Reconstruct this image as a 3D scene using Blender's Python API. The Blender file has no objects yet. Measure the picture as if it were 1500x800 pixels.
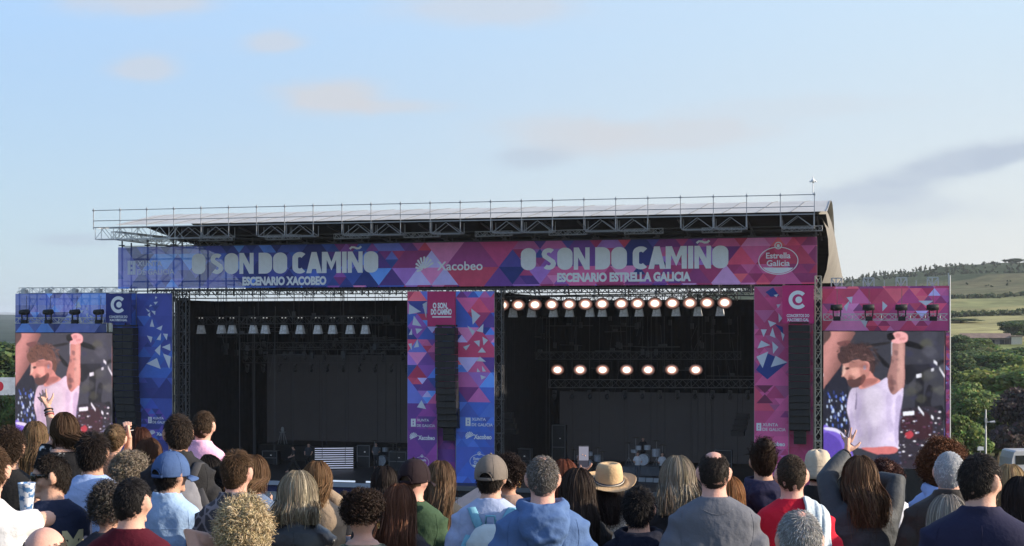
import bpy, bmesh, math, random
import numpy as np
from mathutils import Vector, Matrix, Quaternion, noise as mnoise
from mathutils.bvhtree import BVHTree

R = math.radians
sc = bpy.context.scene
COL = sc.collection

# ------------------------------------------------------------------ camera, light, sky
CAM_Z, FPX, HOR = 2.4, 2083.33, 475.0          # eye height, focal length and horizon of the 1500x800 view
cam_d = bpy.data.cameras.new('camera'); cam = bpy.data.objects.new('camera', cam_d); COL.objects.link(cam)
cam.location = (0, 0, CAM_Z); cam.rotation_euler = (R(90), 0, 0)
cam_d.lens = 50; cam_d.sensor_width = 36; cam_d.shift_y = 0.05; cam_d.clip_start = 0.1; cam_d.clip_end = 30000
sc.camera = cam

SUN_EL, SUN_AZ = 20.0, 97.0                    # azimuth clockwise from +Y
sun_d = bpy.data.lights.new('sun', 'SUN'); sun = bpy.data.objects.new('sun', sun_d); COL.objects.link(sun)
sun_d.energy = 3.2; sun_d.angle = R(0.5); sun_d.color = (1.0, 0.86, 0.68)
sd = Vector((math.sin(R(SUN_AZ))*math.cos(R(SUN_EL)), math.cos(R(SUN_AZ))*math.cos(R(SUN_EL)), math.sin(R(SUN_EL))))
sun.rotation_euler = sd.to_track_quat('Z', 'Y').to_euler()

world = bpy.data.worlds.new('World'); sc.world = world; world.use_nodes = True
def make_world():
    nt = world.node_tree; N = nt.nodes; L = nt.links; N.clear()
    out = N.new('ShaderNodeOutputWorld'); bg = N.new('ShaderNodeBackground'); bg.inputs['Strength'].default_value = 0.14
    sky = N.new('ShaderNodeTexSky'); sky.sky_type = 'NISHITA'; sky.sun_disc = False
    sky.sun_elevation = R(SUN_EL); sky.sun_rotation = R(SUN_AZ); sky.altitude = 300
    sky.air_density = 0.9; sky.dust_density = 1.2; sky.ozone_density = 1.6
    # thin high cloud: noise on the sky dome, projected as a layer overhead
    tc = N.new('ShaderNodeTexCoord'); sep = N.new('ShaderNodeSeparateXYZ'); L.new(tc.outputs['Generated'], sep.inputs[0])
    mx = N.new('ShaderNodeMath'); mx.operation = 'ADD'; mx.inputs[1].default_value = 0.09; L.new(sep.outputs['Z'], mx.inputs[0])
    mm = N.new('ShaderNodeMath'); mm.operation = 'MAXIMUM'; mm.inputs[1].default_value = 0.05; L.new(mx.outputs[0], mm.inputs[0])
    dx = N.new('ShaderNodeMath'); dx.operation = 'DIVIDE'; L.new(sep.outputs['X'], dx.inputs[0]); L.new(mm.outputs[0], dx.inputs[1])
    dy = N.new('ShaderNodeMath'); dy.operation = 'DIVIDE'; L.new(sep.outputs['Y'], dy.inputs[0]); L.new(mm.outputs[0], dy.inputs[1])
    cb = N.new('ShaderNodeCombineXYZ'); L.new(dx.outputs[0], cb.inputs[0]); L.new(dy.outputs[0], cb.inputs[1])
    def cloud(scale, loc, lo, hi, detail, sx=0.62):
        mp = N.new('ShaderNodeMapping'); mp.inputs['Location'].default_value = loc; mp.inputs['Scale'].default_value = (scale*sx, scale*1.1, 1)
        L.new(cb.outputs[0], mp.inputs['Vector'])
        nz = N.new('ShaderNodeTexNoise'); nz.inputs['Scale'].default_value = 1.0; nz.inputs['Detail'].default_value = detail
        nz.inputs['Roughness'].default_value = 0.55; nz.inputs['Distortion'].default_value = 0.25
        L.new(mp.outputs[0], nz.inputs['Vector'])
        rp = N.new('ShaderNodeMapRange'); rp.interpolation_type = 'SMOOTHSTEP'
        rp.inputs['From Min'].default_value = lo; rp.inputs['From Max'].default_value = hi
        L.new(nz.outputs['Fac'], rp.inputs['Value']); return rp.outputs[0]
    c1 = cloud(0.85, (3.1, 1.7, 0), 0.53, 0.74, 6)
    def math_(op, x, y=None, z=None):
        m = N.new('ShaderNodeMath'); m.operation = op
        for k, q in enumerate((x, y, z)):
            if q is None: continue
            if isinstance(q, (int, float)): m.inputs[k].default_value = q
            else: L.new(q, m.inputs[k])
        return m.outputs[0]
    def rng_(v, f0, f1, t0=0.0, t1=1.0):
        m = N.new('ShaderNodeMapRange'); m.interpolation_type = 'SMOOTHSTEP'
        for k, q in zip(('From Min','From Max','To Min','To Max'), (f0, f1, t0, t1)): m.inputs[k].default_value = q
        L.new(v, m.inputs['Value']); return m.outputs[0]
    def mix(fac, p, q, amt=1.0):
        m = N.new('ShaderNodeMix'); m.data_type = 'RGBA'
        if amt != 1.0: fac = math_('MULTIPLY', fac, amt)
        L.new(fac, m.inputs['Factor'])
        for nm, v in (('A', p), ('B', q)):
            if isinstance(v, tuple): m.inputs[nm].default_value = (*v, 1)
            else: L.new(v, m.inputs[nm])
        return m.outputs['Result']
    X, Y, Z = sep.outputs['X'], sep.outputs['Y'], sep.outputs['Z']
    ys = math_('MAXIMUM', Y, 0.02); u = math_('DIVIDE', X, ys); v = math_('DIVIDE', Z, ys)
    # pale evening veil over the lower sky, warmer towards the sun
    fx = rng_(X, -0.42, 0.42); fz = rng_(Z, -0.01, 0.26)
    veil = mix(fz, mix(fx, *VEIL_LOW), mix(fx, *VEIL_HIGH))
    c = mix(rng_(Z, 0.55, 0.15), sky.outputs[0], veil, 0.92)
    # a few soft clouds standing over the stage
    nz = N.new('ShaderNodeTexNoise'); cu = N.new('ShaderNodeCombineXYZ'); L.new(u, cu.inputs[0]); L.new(math_('MULTIPLY', v, 2.6), cu.inputs[1]); L.new(cu.outputs[0], nz.inputs['Vector'])
    nz.inputs['Scale'].default_value = 17; nz.inputs['Detail'].default_value = 7; nz.inputs['Roughness'].default_value = 0.58; nz.inputs['Distortion'].default_value = 0.3
    c = mix(c1, c, CLOUD_WARM, 0.10)
    for px, py, ra, rb, amt, tilt, col in CLOUDS:
        u0, v0 = (px-750)/2083, (475-py)/2083; du = math_('SUBTRACT', u, u0); dv = math_('SUBTRACT', math_('SUBTRACT', v, v0), math_('MULTIPLY', du, tilt))
        r2 = math_('ADD', math_('POWER', math_('ABSOLUTE', math_('MULTIPLY', du, 2083/ra)), 2), math_('POWER', math_('ABSOLUTE', math_('MULTIPLY', dv, 2083/rb)), 2))
        g = math_('DIVIDE', 1.0, math_('ADD', 1.0, r2)); t = math_('MULTIPLY', g, math_('MULTIPLY_ADD', nz.outputs['Fac'], 1.5, 0.25)); m_ = rng_(t, 0.24, 0.78)
        m_ = math_('MULTIPLY', m_, math_('GREATER_THAN', Y, 0.03)); c = mix(m_, c, CLOUD_WARM if col else CLOUD_COOL, amt)
    L.new(c, bg.inputs['Color']); L.new(bg.outputs[0], out.inputs['Surface'])
VEIL_LOW = ((1.381, 1.754, 1.966), (1.998, 1.966, 1.884)); VEIL_HIGH = ((1.088, 1.673, 2.518), (1.641, 2.063, 2.404))
CLOUD_WARM = (1.80, 1.84, 1.95); CLOUD_COOL = (1.32, 1.54, 1.86)
CLOUDS = ((495,142,80,22,.85,0,1),(575,156,70,10,.6,0,1),(215,102,48,18,.6,0,1),(400,62,40,16,.6,0,1),(205,4,100,20,.7,0,1),(725,8,120,26,.55,0,1),(840,200,120,30,.6,0,1),(985,196,140,22,.6,0,1),
    (775,230,60,16,.5,0,0),(1395,242,130,20,.85,.22,0),(1285,282,90,20,.6,.15,0),(1490,222,70,14,.8,.25,0),(1310,305,150,22,.4,0,0),(110,352,60,10,.5,0,0),(1150,160,180,18,.25,.05,1))
make_world()

sc.view_settings.view_transform = 'Standard'; sc.view_settings.look = 'None'; sc.view_settings.gamma = 1
EXPO = 1.4; sc.view_settings.exposure = EXPO; sc.view_settings.use_curve_mapping = False
sc.render.engine = 'CYCLES'; sc.cycles.use_denoising = True
sc.cycles.max_bounces = 6; sc.cycles.diffuse_bounces = 3; sc.cycles.glossy_bounces = 2; sc.cycles.transparent_max_bounces = 16
sc.cycles.transmission_bounces = 2; sc.cycles.volume_bounces = 0

# ------------------------------------------------------------------ helpers
def lin(c): c = c/255.0; return c/12.92 if c <= 0.04045 else ((c+0.055)/1.055)**2.4
def C(r, g, b, k=1.0): return (lin(r)*k, lin(g)*k, lin(b)*k)

_mats = {}
def mat(name, col=(0.5,0.5,0.5), rough=0.7, metal=0.0, spec=0.3, vary=0.0, vscale=8.0, bump=0.0, bscale=40.0, attr=False,
        emit=None, estr=0.0, transp=0.0, translucent=0.0, pattern=None, aniso=(1,1,1), sheen=0.0, sss=0.0):
    if name in _mats: return _mats[name]
    m = bpy.data.materials.new(name); m.use_nodes = True; nt = m.node_tree; N = nt.nodes; L = nt.links
    p = N['Principled BSDF']; out = N['Material Output']
    p.inputs['Roughness'].default_value = rough; p.inputs['Metallic'].default_value = metal
    p.inputs['Specular IOR Level'].default_value = spec
    if sheen: p.inputs['Sheen Weight'].default_value = sheen
    if sss:
        p.inputs['Subsurface Weight'].default_value = sss; p.inputs['Subsurface Radius'].default_value = (1.0, 0.35, 0.2); p.inputs['Subsurface Scale'].default_value = 0.012
    tc = N.new('ShaderNodeTexCoord'); mp = N.new('ShaderNodeMapping'); mp.inputs['Scale'].default_value = aniso
    L.new(tc.outputs['Object'], mp.inputs['Vector'])
    if attr:
        a = N.new('ShaderNodeAttribute'); a.attribute_name = 'Col'; base = a.outputs['Color']
    else:
        rgb = N.new('ShaderNodeRGB'); rgb.outputs[0].default_value = (*col, 1); base = rgb.outputs[0]
    if pattern:
        kind, scale, c2 = pattern[:3]; th = pattern[3] if len(pattern) > 3 else 0.5
        if kind == 'voronoi':
            t = N.new('ShaderNodeTexVoronoi'); t.feature = 'DISTANCE_TO_EDGE'; t.inputs['Scale'].default_value = scale; o = t.outputs['Distance']
            rp = N.new('ShaderNodeMapRange'); rp.inputs['From Min'].default_value = th; rp.inputs['From Max'].default_value = th+0.06
            rp.inputs['To Min'].default_value = 1; rp.inputs['To Max'].default_value = 0
        elif kind == 'wave':
            t = N.new('ShaderNodeTexWave'); t.inputs['Scale'].default_value = scale; t.inputs['Distortion'].default_value = 1.0; o = t.outputs['Fac']
            rp = N.new('ShaderNodeMapRange'); rp.inputs['From Min'].default_value = th-0.1; rp.inputs['From Max'].default_value = th+0.1
        else:
            t = N.new('ShaderNodeTexNoise'); t.inputs['Scale'].default_value = scale; t.inputs['Detail'].default_value = 3; o = t.outputs['Fac']
            rp = N.new('ShaderNodeMapRange'); rp.inputs['From Min'].default_value = th-0.03; rp.inputs['From Max'].default_value = th+0.03
        L.new(mp.outputs[0], t.inputs['Vector']); L.new(o, rp.inputs['Value'])
        mi = N.new('ShaderNodeMix'); mi.data_type = 'RGBA'; mi.inputs['B'].default_value = (*c2, 1)
        L.new(rp.outputs[0], mi.inputs['Factor']); L.new(base, mi.inputs['A']); base = mi.outputs['Result']
    if vary:
        nz = N.new('ShaderNodeTexNoise'); nz.inputs['Scale'].default_value = vscale; nz.inputs['Detail'].default_value = 6; nz.inputs['Roughness'].default_value = 0.6
        L.new(mp.outputs[0], nz.inputs['Vector'])
        mr = N.new('ShaderNodeMapRange'); mr.inputs['From Min'].default_value = 0.3; mr.inputs['From Max'].default_value = 0.7
        mr.inputs['To Min'].default_value = 1-vary; mr.inputs['To Max'].default_value = 1+vary
        L.new(nz.outputs['Fac'], mr.inputs['Value'])
        vm = N.new('ShaderNodeVectorMath'); vm.operation = 'SCALE'; L.new(base, vm.inputs[0]); L.new(mr.outputs[0], vm.inputs['Scale']); base = vm.outputs[0]
    L.new(base, p.inputs['Base Color'])
    if bump:
        nb = N.new('ShaderNodeTexNoise'); nb.inputs['Scale'].default_value = bscale; nb.inputs['Detail'].default_value = 4
        L.new(mp.outputs[0], nb.inputs['Vector'])
        bp = N.new('ShaderNodeBump'); bp.inputs['Strength'].default_value = bump; bp.inputs['Distance'].default_value = 0.02
        L.new(nb.outputs['Fac'], bp.inputs['Height']); L.new(bp.outputs[0], p.inputs['Normal'])
    if emit is not None:
        if emit == 'attr': L.new(base, p.inputs['Emission Color'])
        else: p.inputs['Emission Color'].default_value = (*emit, 1)
        p.inputs['Emission Strength'].default_value = estr/2**EXPO
    last = p.outputs[0]
    if translucent:
        tl = N.new('ShaderNodeBsdfTranslucent'); L.new(base, tl.inputs['Color'])
        ms = N.new('ShaderNodeMixShader'); ms.inputs[0].default_value = translucent; L.new(last, ms.inputs[1]); L.new(tl.outputs[0], ms.inputs[2]); last = ms.outputs[0]
    if transp:
        tr = N.new('ShaderNodeBsdfTransparent')
        ms = N.new('ShaderNodeMixShader'); ms.inputs[0].default_value = transp; L.new(last, ms.inputs[1]); L.new(tr.outputs[0], ms.inputs[2]); last = ms.outputs[0]
    L.new(last, out.inputs['Surface'])
    _mats[name] = m; return m

def tag(o, label=None, cat=None, group=None, kind=None):
    if label: o['label'] = label
    if cat: o['category'] = cat
    if group: o['group'] = group
    if kind: o['kind'] = kind
    return o

def link(name, me, m=None, parent=None):
    o = bpy.data.objects.new(name, me); COL.objects.link(o)
    if m is not None and me is not None:
        me.materials.clear()
        for q in (m if isinstance(m, (list, tuple)) else [m]): me.materials.append(q)
    if parent is not None: o.parent = parent
    return o

def np_mesh(name, v, f, cols=None, smooth=False, vcols=None):
    """v: (n,3); f: list of tuples or (m,k) array; cols: per face colour; vcols: per vertex colour"""
    me = bpy.data.meshes.new(name)
    if isinstance(f, np.ndarray):
        k = f.shape[1]; m = f.shape[0]
        me.vertices.add(len(v)); me.vertices.foreach_set('co', np.ascontiguousarray(v, np.float32).ravel())
        me.loops.add(m*k); me.loops.foreach_set('vertex_index', f.astype(np.int32).ravel())
        me.polygons.add(m); me.polygons.foreach_set('loop_start', np.arange(0, m*k, k, dtype=np.int32))
        me.update(calc_edges=True)
    else:
        me.from_pydata([tuple(p) for p in v], [], [tuple(q) for q in f]); me.update()
    if smooth: me.polygons.foreach_set('use_smooth', np.ones(len(me.polygons), dtype=bool))
    if cols is not None:
        ca = me.color_attributes.new('Col', 'FLOAT_COLOR', 'CORNER')
        cols = np.asarray(cols, np.float32); tot = np.empty(len(me.polygons), np.int32); me.polygons.foreach_get('loop_total', tot)
        c4 = np.ones((len(cols), 4), np.float32); c4[:, :3] = cols[:, :3]
        ca.data.foreach_set('color', np.repeat(c4, tot, axis=0).ravel())
    elif vcols is not None:
        ca = me.color_attributes.new('Col', 'FLOAT_COLOR', 'POINT')
        c4 = np.ones((len(v), 4), np.float32); c4[:, :3] = np.asarray(vcols)[:, :3]
        ca.data.foreach_set('color', c4.ravel())
    return me

class MB:
    def __init__(self): self.v = []; self.f = []; self.c = []; self.has_c = False
    def add(self, v, f, col=None):
        n = len(self.v); self.v.extend(Vector(p) for p in v); self.f.extend(tuple(i+n for i in q) for q in f)
        self.c.extend([col or (0.5,0.5,0.5)]*len(f))
        if col: self.has_c = True
        return self
    def box(self, a, b, col=None):
        (x0,y0,z0),(x1,y1,z1) = a, b
        return self.add([(x0,y0,z0),(x1,y0,z0),(x1,y1,z0),(x0,y1,z0),(x0,y0,z1),(x1,y0,z1),(x1,y1,z1),(x0,y1,z1)],
                 [(0,3,2,1),(4,5,6,7),(0,1,5,4),(1,2,6,5),(2,3,7,6),(3,0,4,7)], col)
    def cbox(self, c, s, col=None):
        return self.box((c[0]-s[0]/2,c[1]-s[1]/2,c[2]-s[2]/2),(c[0]+s[0]/2,c[1]+s[1]/2,c[2]+s[2]/2), col)
    def bar(self, p, q, r, n=4, col=None, caps=False): return self.tube([p, q], [r, r], n, col, caps)
    def tube(self, pts, rad, n=8, col=None, caps=True, flat=1.0, ref=None):
        pts = [Vector(p) for p in pts]; rings = []
        for i, p in enumerate(pts):
            t = (pts[min(i+1,len(pts)-1)] - pts[max(i-1,0)])
            if t.length < 1e-9: t = Vector((0,0,1))
            t.normalize()
            u = Vector(ref) if ref is not None else (Vector((0,0,1)) if abs(t.z) < 0.9 else Vector((0,1,0)))
            a = t.cross(u)
            if a.length < 1e-6: a = t.cross(Vector((1,0.3,0)))
            a.normalize(); b = t.cross(a)
            r = rad[i] if isinstance(rad, (list, tuple)) else rad
            ra, rb = (r if isinstance(r, tuple) else (r, r*flat))
            o = math.pi/n
            rings.append([p + a*(ra*math.cos(2*math.pi*k/n+o)) + b*(rb*math.sin(2*math.pi*k/n+o)) for k in range(n)])
        v = [q for r_ in rings for q in r_]; f = []
        for i in range(len(rings)-1):
            for k in range(n):
                a_, b_ = i*n+k, i*n+(k+1)%n; f.append((a_, b_, b_+n, a_+n))
        if caps: f.append(tuple(range(n))[::-1]); f.append(tuple((len(rings)-1)*n+k for k in range(n)))
        return self.add(v, f, col)
    def lathe(self, prof, n=20, c=(0,0,0), sx=1, sy=1, col=None, caps=True):
        v = []; f = []
        for r, z in prof:
            for k in range(n):
                a = 2*math.pi*k/n; v.append((c[0]+r*sx*math.cos(a), c[1]+r*sy*math.sin(a), c[2]+z))
        for i in range(len(prof)-1):
            for k in range(n):
                a_, b_ = i*n+k, i*n+(k+1)%n; f.append((a_, b_, b_+n, a_+n))
        if caps: f.append(tuple(range(n))[::-1]); f.append(tuple((len(prof)-1)*n+k for k in range(n)))
        return self.add(v, f, col)
    def ball(self, c, r, nu=16, nv=10, rot=None, col=None):
        rx, ry, rz = r if isinstance(r, (tuple, list)) else (r, r, r)
        v = []; f = []; c = Vector(c)
        for j in range(1, nv):
            ph = math.pi*j/nv - math.pi/2
            for k in range(nu):
                a = 2*math.pi*k/nu; p = Vector((rx*math.cos(ph)*math.cos(a), ry*math.cos(ph)*math.sin(a), rz*math.sin(ph)))
                if rot is not None: p = rot @ p
                v.append(c+p)
        b = Vector((0,0,-rz)); t = Vector((0,0,rz))
        if rot is not None: b = rot @ b; t = rot @ t
        v.append(c+b); v.append(c+t); nb = len(v)-2
        for j in range(nv-2):
            for k in range(nu):
                a_, b_ = j*nu+k, j*nu+(k+1)%nu; f.append((a_, b_, b_+nu, a_+nu))
        for k in range(nu):
            f.append((nb, (k+1)%nu, k)); f.append((nb+1, (nv-2)*nu+k, (nv-2)*nu+(k+1)%nu))
        return self.add(v, f, col)
    def truss(self, p, q, w, r=0.03, rd=0.018, step=None, up=(0,0,1), col=None, h=None, n=4):
        p = Vector(p); q = Vector(q); t = (q-p); Ln = t.length; t.normalize(); up = Vector(up)
        if abs(t.dot(up)) > 0.95: up = Vector((0,1,0))
        a = t.cross(up).normalized()*(w/2); b = a.cross(t).normalized()*((h or w)/2)
        cs = [a+b, -a+b, -a-b, a-b]
        for c in cs: self.bar(p+c, q+c, r, n, col)
        k = max(1, int(round(Ln/(step or w)))); ts = [Ln*i/k for i in range(k+1)]
        for fi in range(4):
            c0, c1 = cs[fi], cs[(fi+1)%4]
            for i in range(k):
                A, B = (c0, c1) if (i % 2 == 0) else (c1, c0)
                self.bar(p+t*ts[i]+A, p+t*ts[i+1]+B, rd, 3, col)
            for i in range(0, k+1, 2): self.bar(p+t*ts[i]+c0, p+t*ts[i]+c1, rd, 3, col)
        return self
    def build(self, name, m, parent=None, smooth=False, org=None):
        v = self.v if org is None else [p-Vector(org) for p in self.v]
        me = np_mesh(name, v, self.f, cols=self.c if self.has_c else None, smooth=smooth)
        return link(name, me, m, parent)

# ------------------------------------------------------------------ flat print helpers (2D shapes in a plane)
_txt = {}
def text2d(s, h=1.0, xs=1.0, bold=0.0, space=1.0):
    """outline text as 2D mesh: cap height h, left-bottom at 0,0. returns verts, faces, width"""
    key = (s, bold, space)
    if key not in _txt:
        cu = bpy.data.curves.new('t', 'FONT'); cu.body = s; cu.size = 1.0; cu.offset = bold; cu.space_character = space; cu.resolution_u = 3
        o = bpy.data.objects.new('t', cu); COL.objects.link(o)
        dg = bpy.context.evaluated_depsgraph_get(); me = bpy.data.meshes.new_from_object(o.evaluated_get(dg))
        v = np.array([(p.co.x, p.co.y) for p in me.vertices]); f = [tuple(p.vertices) for p in me.polygons]
        bpy.data.objects.remove(o); bpy.data.curves.remove(cu); bpy.data.meshes.remove(me)
        v[:, 0] -= v[:, 0].min(); _txt[key] = (v, f)
    v, f = _txt[key]; k = h/0.70; w = v.copy(); w[:, 0] *= k*xs; w[:, 1] *= k
    return w, f, w[:, 0].max()

class Print:
    """2D shapes (s, z) laid on a vertical plane"""
    def __init__(self): self.v = []; self.f = []
    def poly(self, pts): n = len(self.v); self.v += [tuple(p) for p in pts]; self.f.append(tuple(range(n, n+len(pts))))
    def mesh(self, v, f, x, z): n = len(self.v); self.v += [(p[0]+x, p[1]+z) for p in v]; self.f += [tuple(i+n for i in q) for q in f]
    def text(self, s, x, z, h, w=None, bold=0.0, anchor='l', space=1.0, xs=1.0):
        v, f, tw = text2d(s, h, 1.0, bold, space)
        if w is not None: v = v.copy(); v[:, 0] *= w/tw; tw = w
        elif xs != 1.0: v = v.copy(); v[:, 0] *= xs; tw *= xs
        if anchor == 'c': x -= tw/2
        self.mesh(v, f, x, z); return tw
    def rect(self, x0, z0, x1, z1): self.poly([(x0,z0),(x1,z0),(x1,z1),(x0,z1)])
    def disc(self, x, z, rx, rz=None, n=32): rz = rz or rx; self.poly([(x+rx*math.cos(2*math.pi*k/n), z+rz*math.sin(2*math.pi*k/n)) for k in range(n)])
    def ribbon(self, pts, w, closed=False):
        P = [Vector((p[0], p[1])) for p in pts]; n = len(P); a = []; b = []
        for i in range(n):
            if closed: d0 = P[i]-P[i-1]; d1 = P[(i+1) % n]-P[i]
            else: d0 = P[i]-P[max(i-1,0)] if i else P[1]-P[0]; d1 = P[min(i+1,n-1)]-P[i] if i < n-1 else P[-1]-P[-2]
            d0.normalize(); d1.normalize(); t = d0+d1
            t = t.normalized() if t.length > 1e-6 else d0
            nn = Vector((-t.y, t.x)); k = 1/max(0.5, nn.dot(Vector((-d1.y, d1.x))))
            ww = w[i] if isinstance(w, (list, tuple)) else w
            a.append(P[i]+nn*ww/2*k); b.append(P[i]-nn*ww/2*k)
        m = len(self.v); self.v += [tuple(q) for q in a] + [tuple(q) for q in b]
        for i in range(n if closed else n-1): j = (i+1) % n; self.f.append((m+i, m+n+i, m+n+j, m+j))
    def ring(self, x, z, rx, rz, w, a0=0, a1=360, n=40):
        full = abs(a1-a0) >= 360
        pts = [(x+rx*math.cos(R(a0+(a1-a0)*k/(n if full else n-1))), z+rz*math.sin(R(a0+(a1-a0)*k/(n if full else n-1)))) for k in range(n)]
        self.ribbon(pts, w, closed=full)
    def build(self, name, m, parent, d, org=(0,0,0)):
        v = [(p[0]-org[0], d-org[1], p[1]-org[2]) for p in self.v]
        me = np_mesh(name, v, self.f); bm = bmesh.new(); bm.from_mesh(me)
        for f in bm.faces:                                   # all faces look out to the audience (-depth)
            f.normal_update()
            if f.normal.y > 0: f.normal_flip()
        bm.to_mesh(me); bm.free()
        return link(name, me, m, parent)

def stadium(x, z, w, h, r, n=8, corners=(1,1,1,1)):
    """rounded rectangle outline, corner flags bl, br, tr, tl"""
    pts = []
    for (cx, cz, a0, on) in ((x+r, z+r, 180, corners[0]), (x+w-r, z+r, 270, corners[1]), (x+w-r, z+h-r, 0, corners[2]), (x+r, z+h-r, 90, corners[3])):
        if on: pts += [(cx+r*math.cos(R(a0+90*k/n)), cz+r*math.sin(R(a0+90*k/n))) for k in range(n+1)]
        else: pts.append({180:(x,z), 270:(x+w,z), 0:(x+w,z+h), 90:(x,z+h)}[a0])
    return pts

def big_title(P, x0, z0, H, W):
    """the festival's rounded block lettering, counters filled"""
    adv = []; T = Print(); x = 0.0; t = 0.215
    def O(x): T.poly(stadium(x, 0, .60, 1, .29)); return .60
    def D(x): T.poly(stadium(x, 0, .58, 1, .30, corners=(0,1,1,0))); return .58
    def S(x):
        w = .58; r = .255-t/2+.0; top = .5
        pts = [(x+w-.07, .80)]
        for a in range(40, 181, 20): pts.append((x+w/2+(w/2-t/2)*math.cos(R(a)), .715+(.285-t/2)*math.sin(R(a))))
        pts += [(x+t/2+.03, .62), (x+w/2, .5), (x+w-t/2-.03, .38)]
        for a in range(0, -141, -20): pts.append((x+w/2+(w/2-t/2)*math.cos(R(a)), .285+(.285-t/2)*math.sin(R(a))))
        T.ribbon(pts[1:], t*.92); return w
    def N(x):
        w = .62; T.poly([(x,0),(x+t*.8,0),(x+t*.8,.55),(x+w-t*.9,0),(x+w,0),(x+w,1),(x+w-t*.8,1),(x+w-t*.8,.45),(x+t*.9,1),(x,1)]); return w
    def Cc(x):
        w = .60; pts = []
        for a in range(35, 181, 18): pts.append((x+w/2+.02+(w/2-t/2)*math.cos(R(a)), .72+(.28-t/2)*math.sin(R(a))))
        for a in range(180, 326, 18): pts.append((x+w/2+.02+(w/2-t/2)*math.cos(R(a)), .28+(.28-t/2)*math.sin(R(a))))
        T.ribbon(pts, t*1.12); return w
    def A(x):
        w = .66; T.poly([(x,0),(x+t*1.0,0),(x+t*1.15,.20),(x+w-t*1.15,.20),(x+w-t*1.0,0),(x+w,0),(x+w*.66,1),(x+w*.34,1)]); return w
    def M(x):
        w = .80; T.poly([(x,0),(x+t*.9,0),(x+t*.95,.62),(x+w/2,.12),(x+w-t*.95,.62),(x+w-t*.9,0),(x+w,0),(x+w,1),(x+w-t*1.1,1),(x+w/2,.52),(x+t*1.1,1),(x,1)]); return w
    def I(x): T.rect(x, 0, x+t*.9, 1); return t*.9
    for ch in 'O SON DO CAMIñO':
        if ch == ' ': x += .17; continue
        if ch == 'ñ':
            w = N(x); T.ribbon([(x+.08,1.12),(x+.17,1.20),(x+.28,1.19),(x+.38,1.14),(x+.48,1.15),(x+.56,1.23)], .09)
        else: w = {'O':O,'S':S,'N':N,'D':D,'C':Cc,'A':A,'M':M,'I':I}[ch](x)
        x += w+(.0 if ch in 'CA' else .045)
    k = W/(x-.045)
    P.mesh([(a*k, b*H) for a, b in T.v], T.f, x0, z0)

def shell_logo(P, x, z, r):
    for k in range(9):
        a = R(62+k*31); a = R(-35+k*26+35)
        a = R(20+k*24)
        base = Vector((x-.15*r, z-.35*r)); tip = Vector((x+r*math.cos(a), z+r*math.sin(a)))
        d = (tip-base); n = Vector((-d.y, d.x)).normalized(); w = .125*r
        s0 = base+d*.10
        P.poly([tuple(s0-n*w*.25), tuple(tip-n*w), tuple(tip+d.normalized()*w*.6), tuple(tip+n*w), tuple(s0+n*w*.25)])
def emblem_c(P, x, z, r):
    P.ring(x, z, r*.80, r*.80, r*.40, 42, 318, 36); P.disc(x+.08*r, z, .36*r, .36*r, 20)
def xunta_logo(P, x, z, h, th=None):
    w = h*.62
    P.rect(x, z, x+w*.36, z+h); P.rect(x+w*.64, z, x+w, z+h); P.rect(x+w*.39, z+h*.72, x+w*.61, z+h); P.rect(x+w*.39, z, x+w*.61, z+h*.25); P.rect(x+w*.39, z+h*.40, x+w*.61, z+h*.56)
    tt = th or h*.36
    P.text('XUNTA', x+w*1.25, z+h-tt, tt, bold=.012); return P.text('DE GALICIA', x+w*1.25, z, tt, bold=.012)
def beer_logo(P, x, z, rx, rz):
    P.ring(x, z, rx, rz, rx*.045, n=48); P.ring(x, z+rz*1.12, rx*.17, rx*.17, rx*.05, n=20); P.disc(x, z+rz*1.12, rx*.08, n=12)
    P.text('Estrella', x, z+rz*.18, rz*.42, w=rx*1.25, bold=.02, anchor='c'); P.text('Galicia', x, z-rz*.38, rz*.42, w=rx*1.18, bold=.02, anchor='c')
    a = [(x+rx*.93*math.cos(R(t)), z+rz*.93*math.sin(R(t))) for t in range(212, 329, 6)]; P.poly(a)

def clip(poly, x0, z0, x1, z1):
    for ax, lim, sg in ((0,x0,1),(0,x1,-1),(1,z0,1),(1,z1,-1)):
        o = []
        for i in range(len(poly)):
            a, b = poly[i-1], poly[i]; ia = (a[ax]-lim)*sg >= 0; ib = (b[ax]-lim)*sg >= 0
            if ia != ib: t = (lim-a[ax])/(b[ax]-a[ax]); o.append((a[0]+(b[0]-a[0])*t, a[1]+(b[1]-a[1])*t))
            if ib: o.append(b)
        poly = o
        if len(poly) < 3: return []
    return poly

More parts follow.
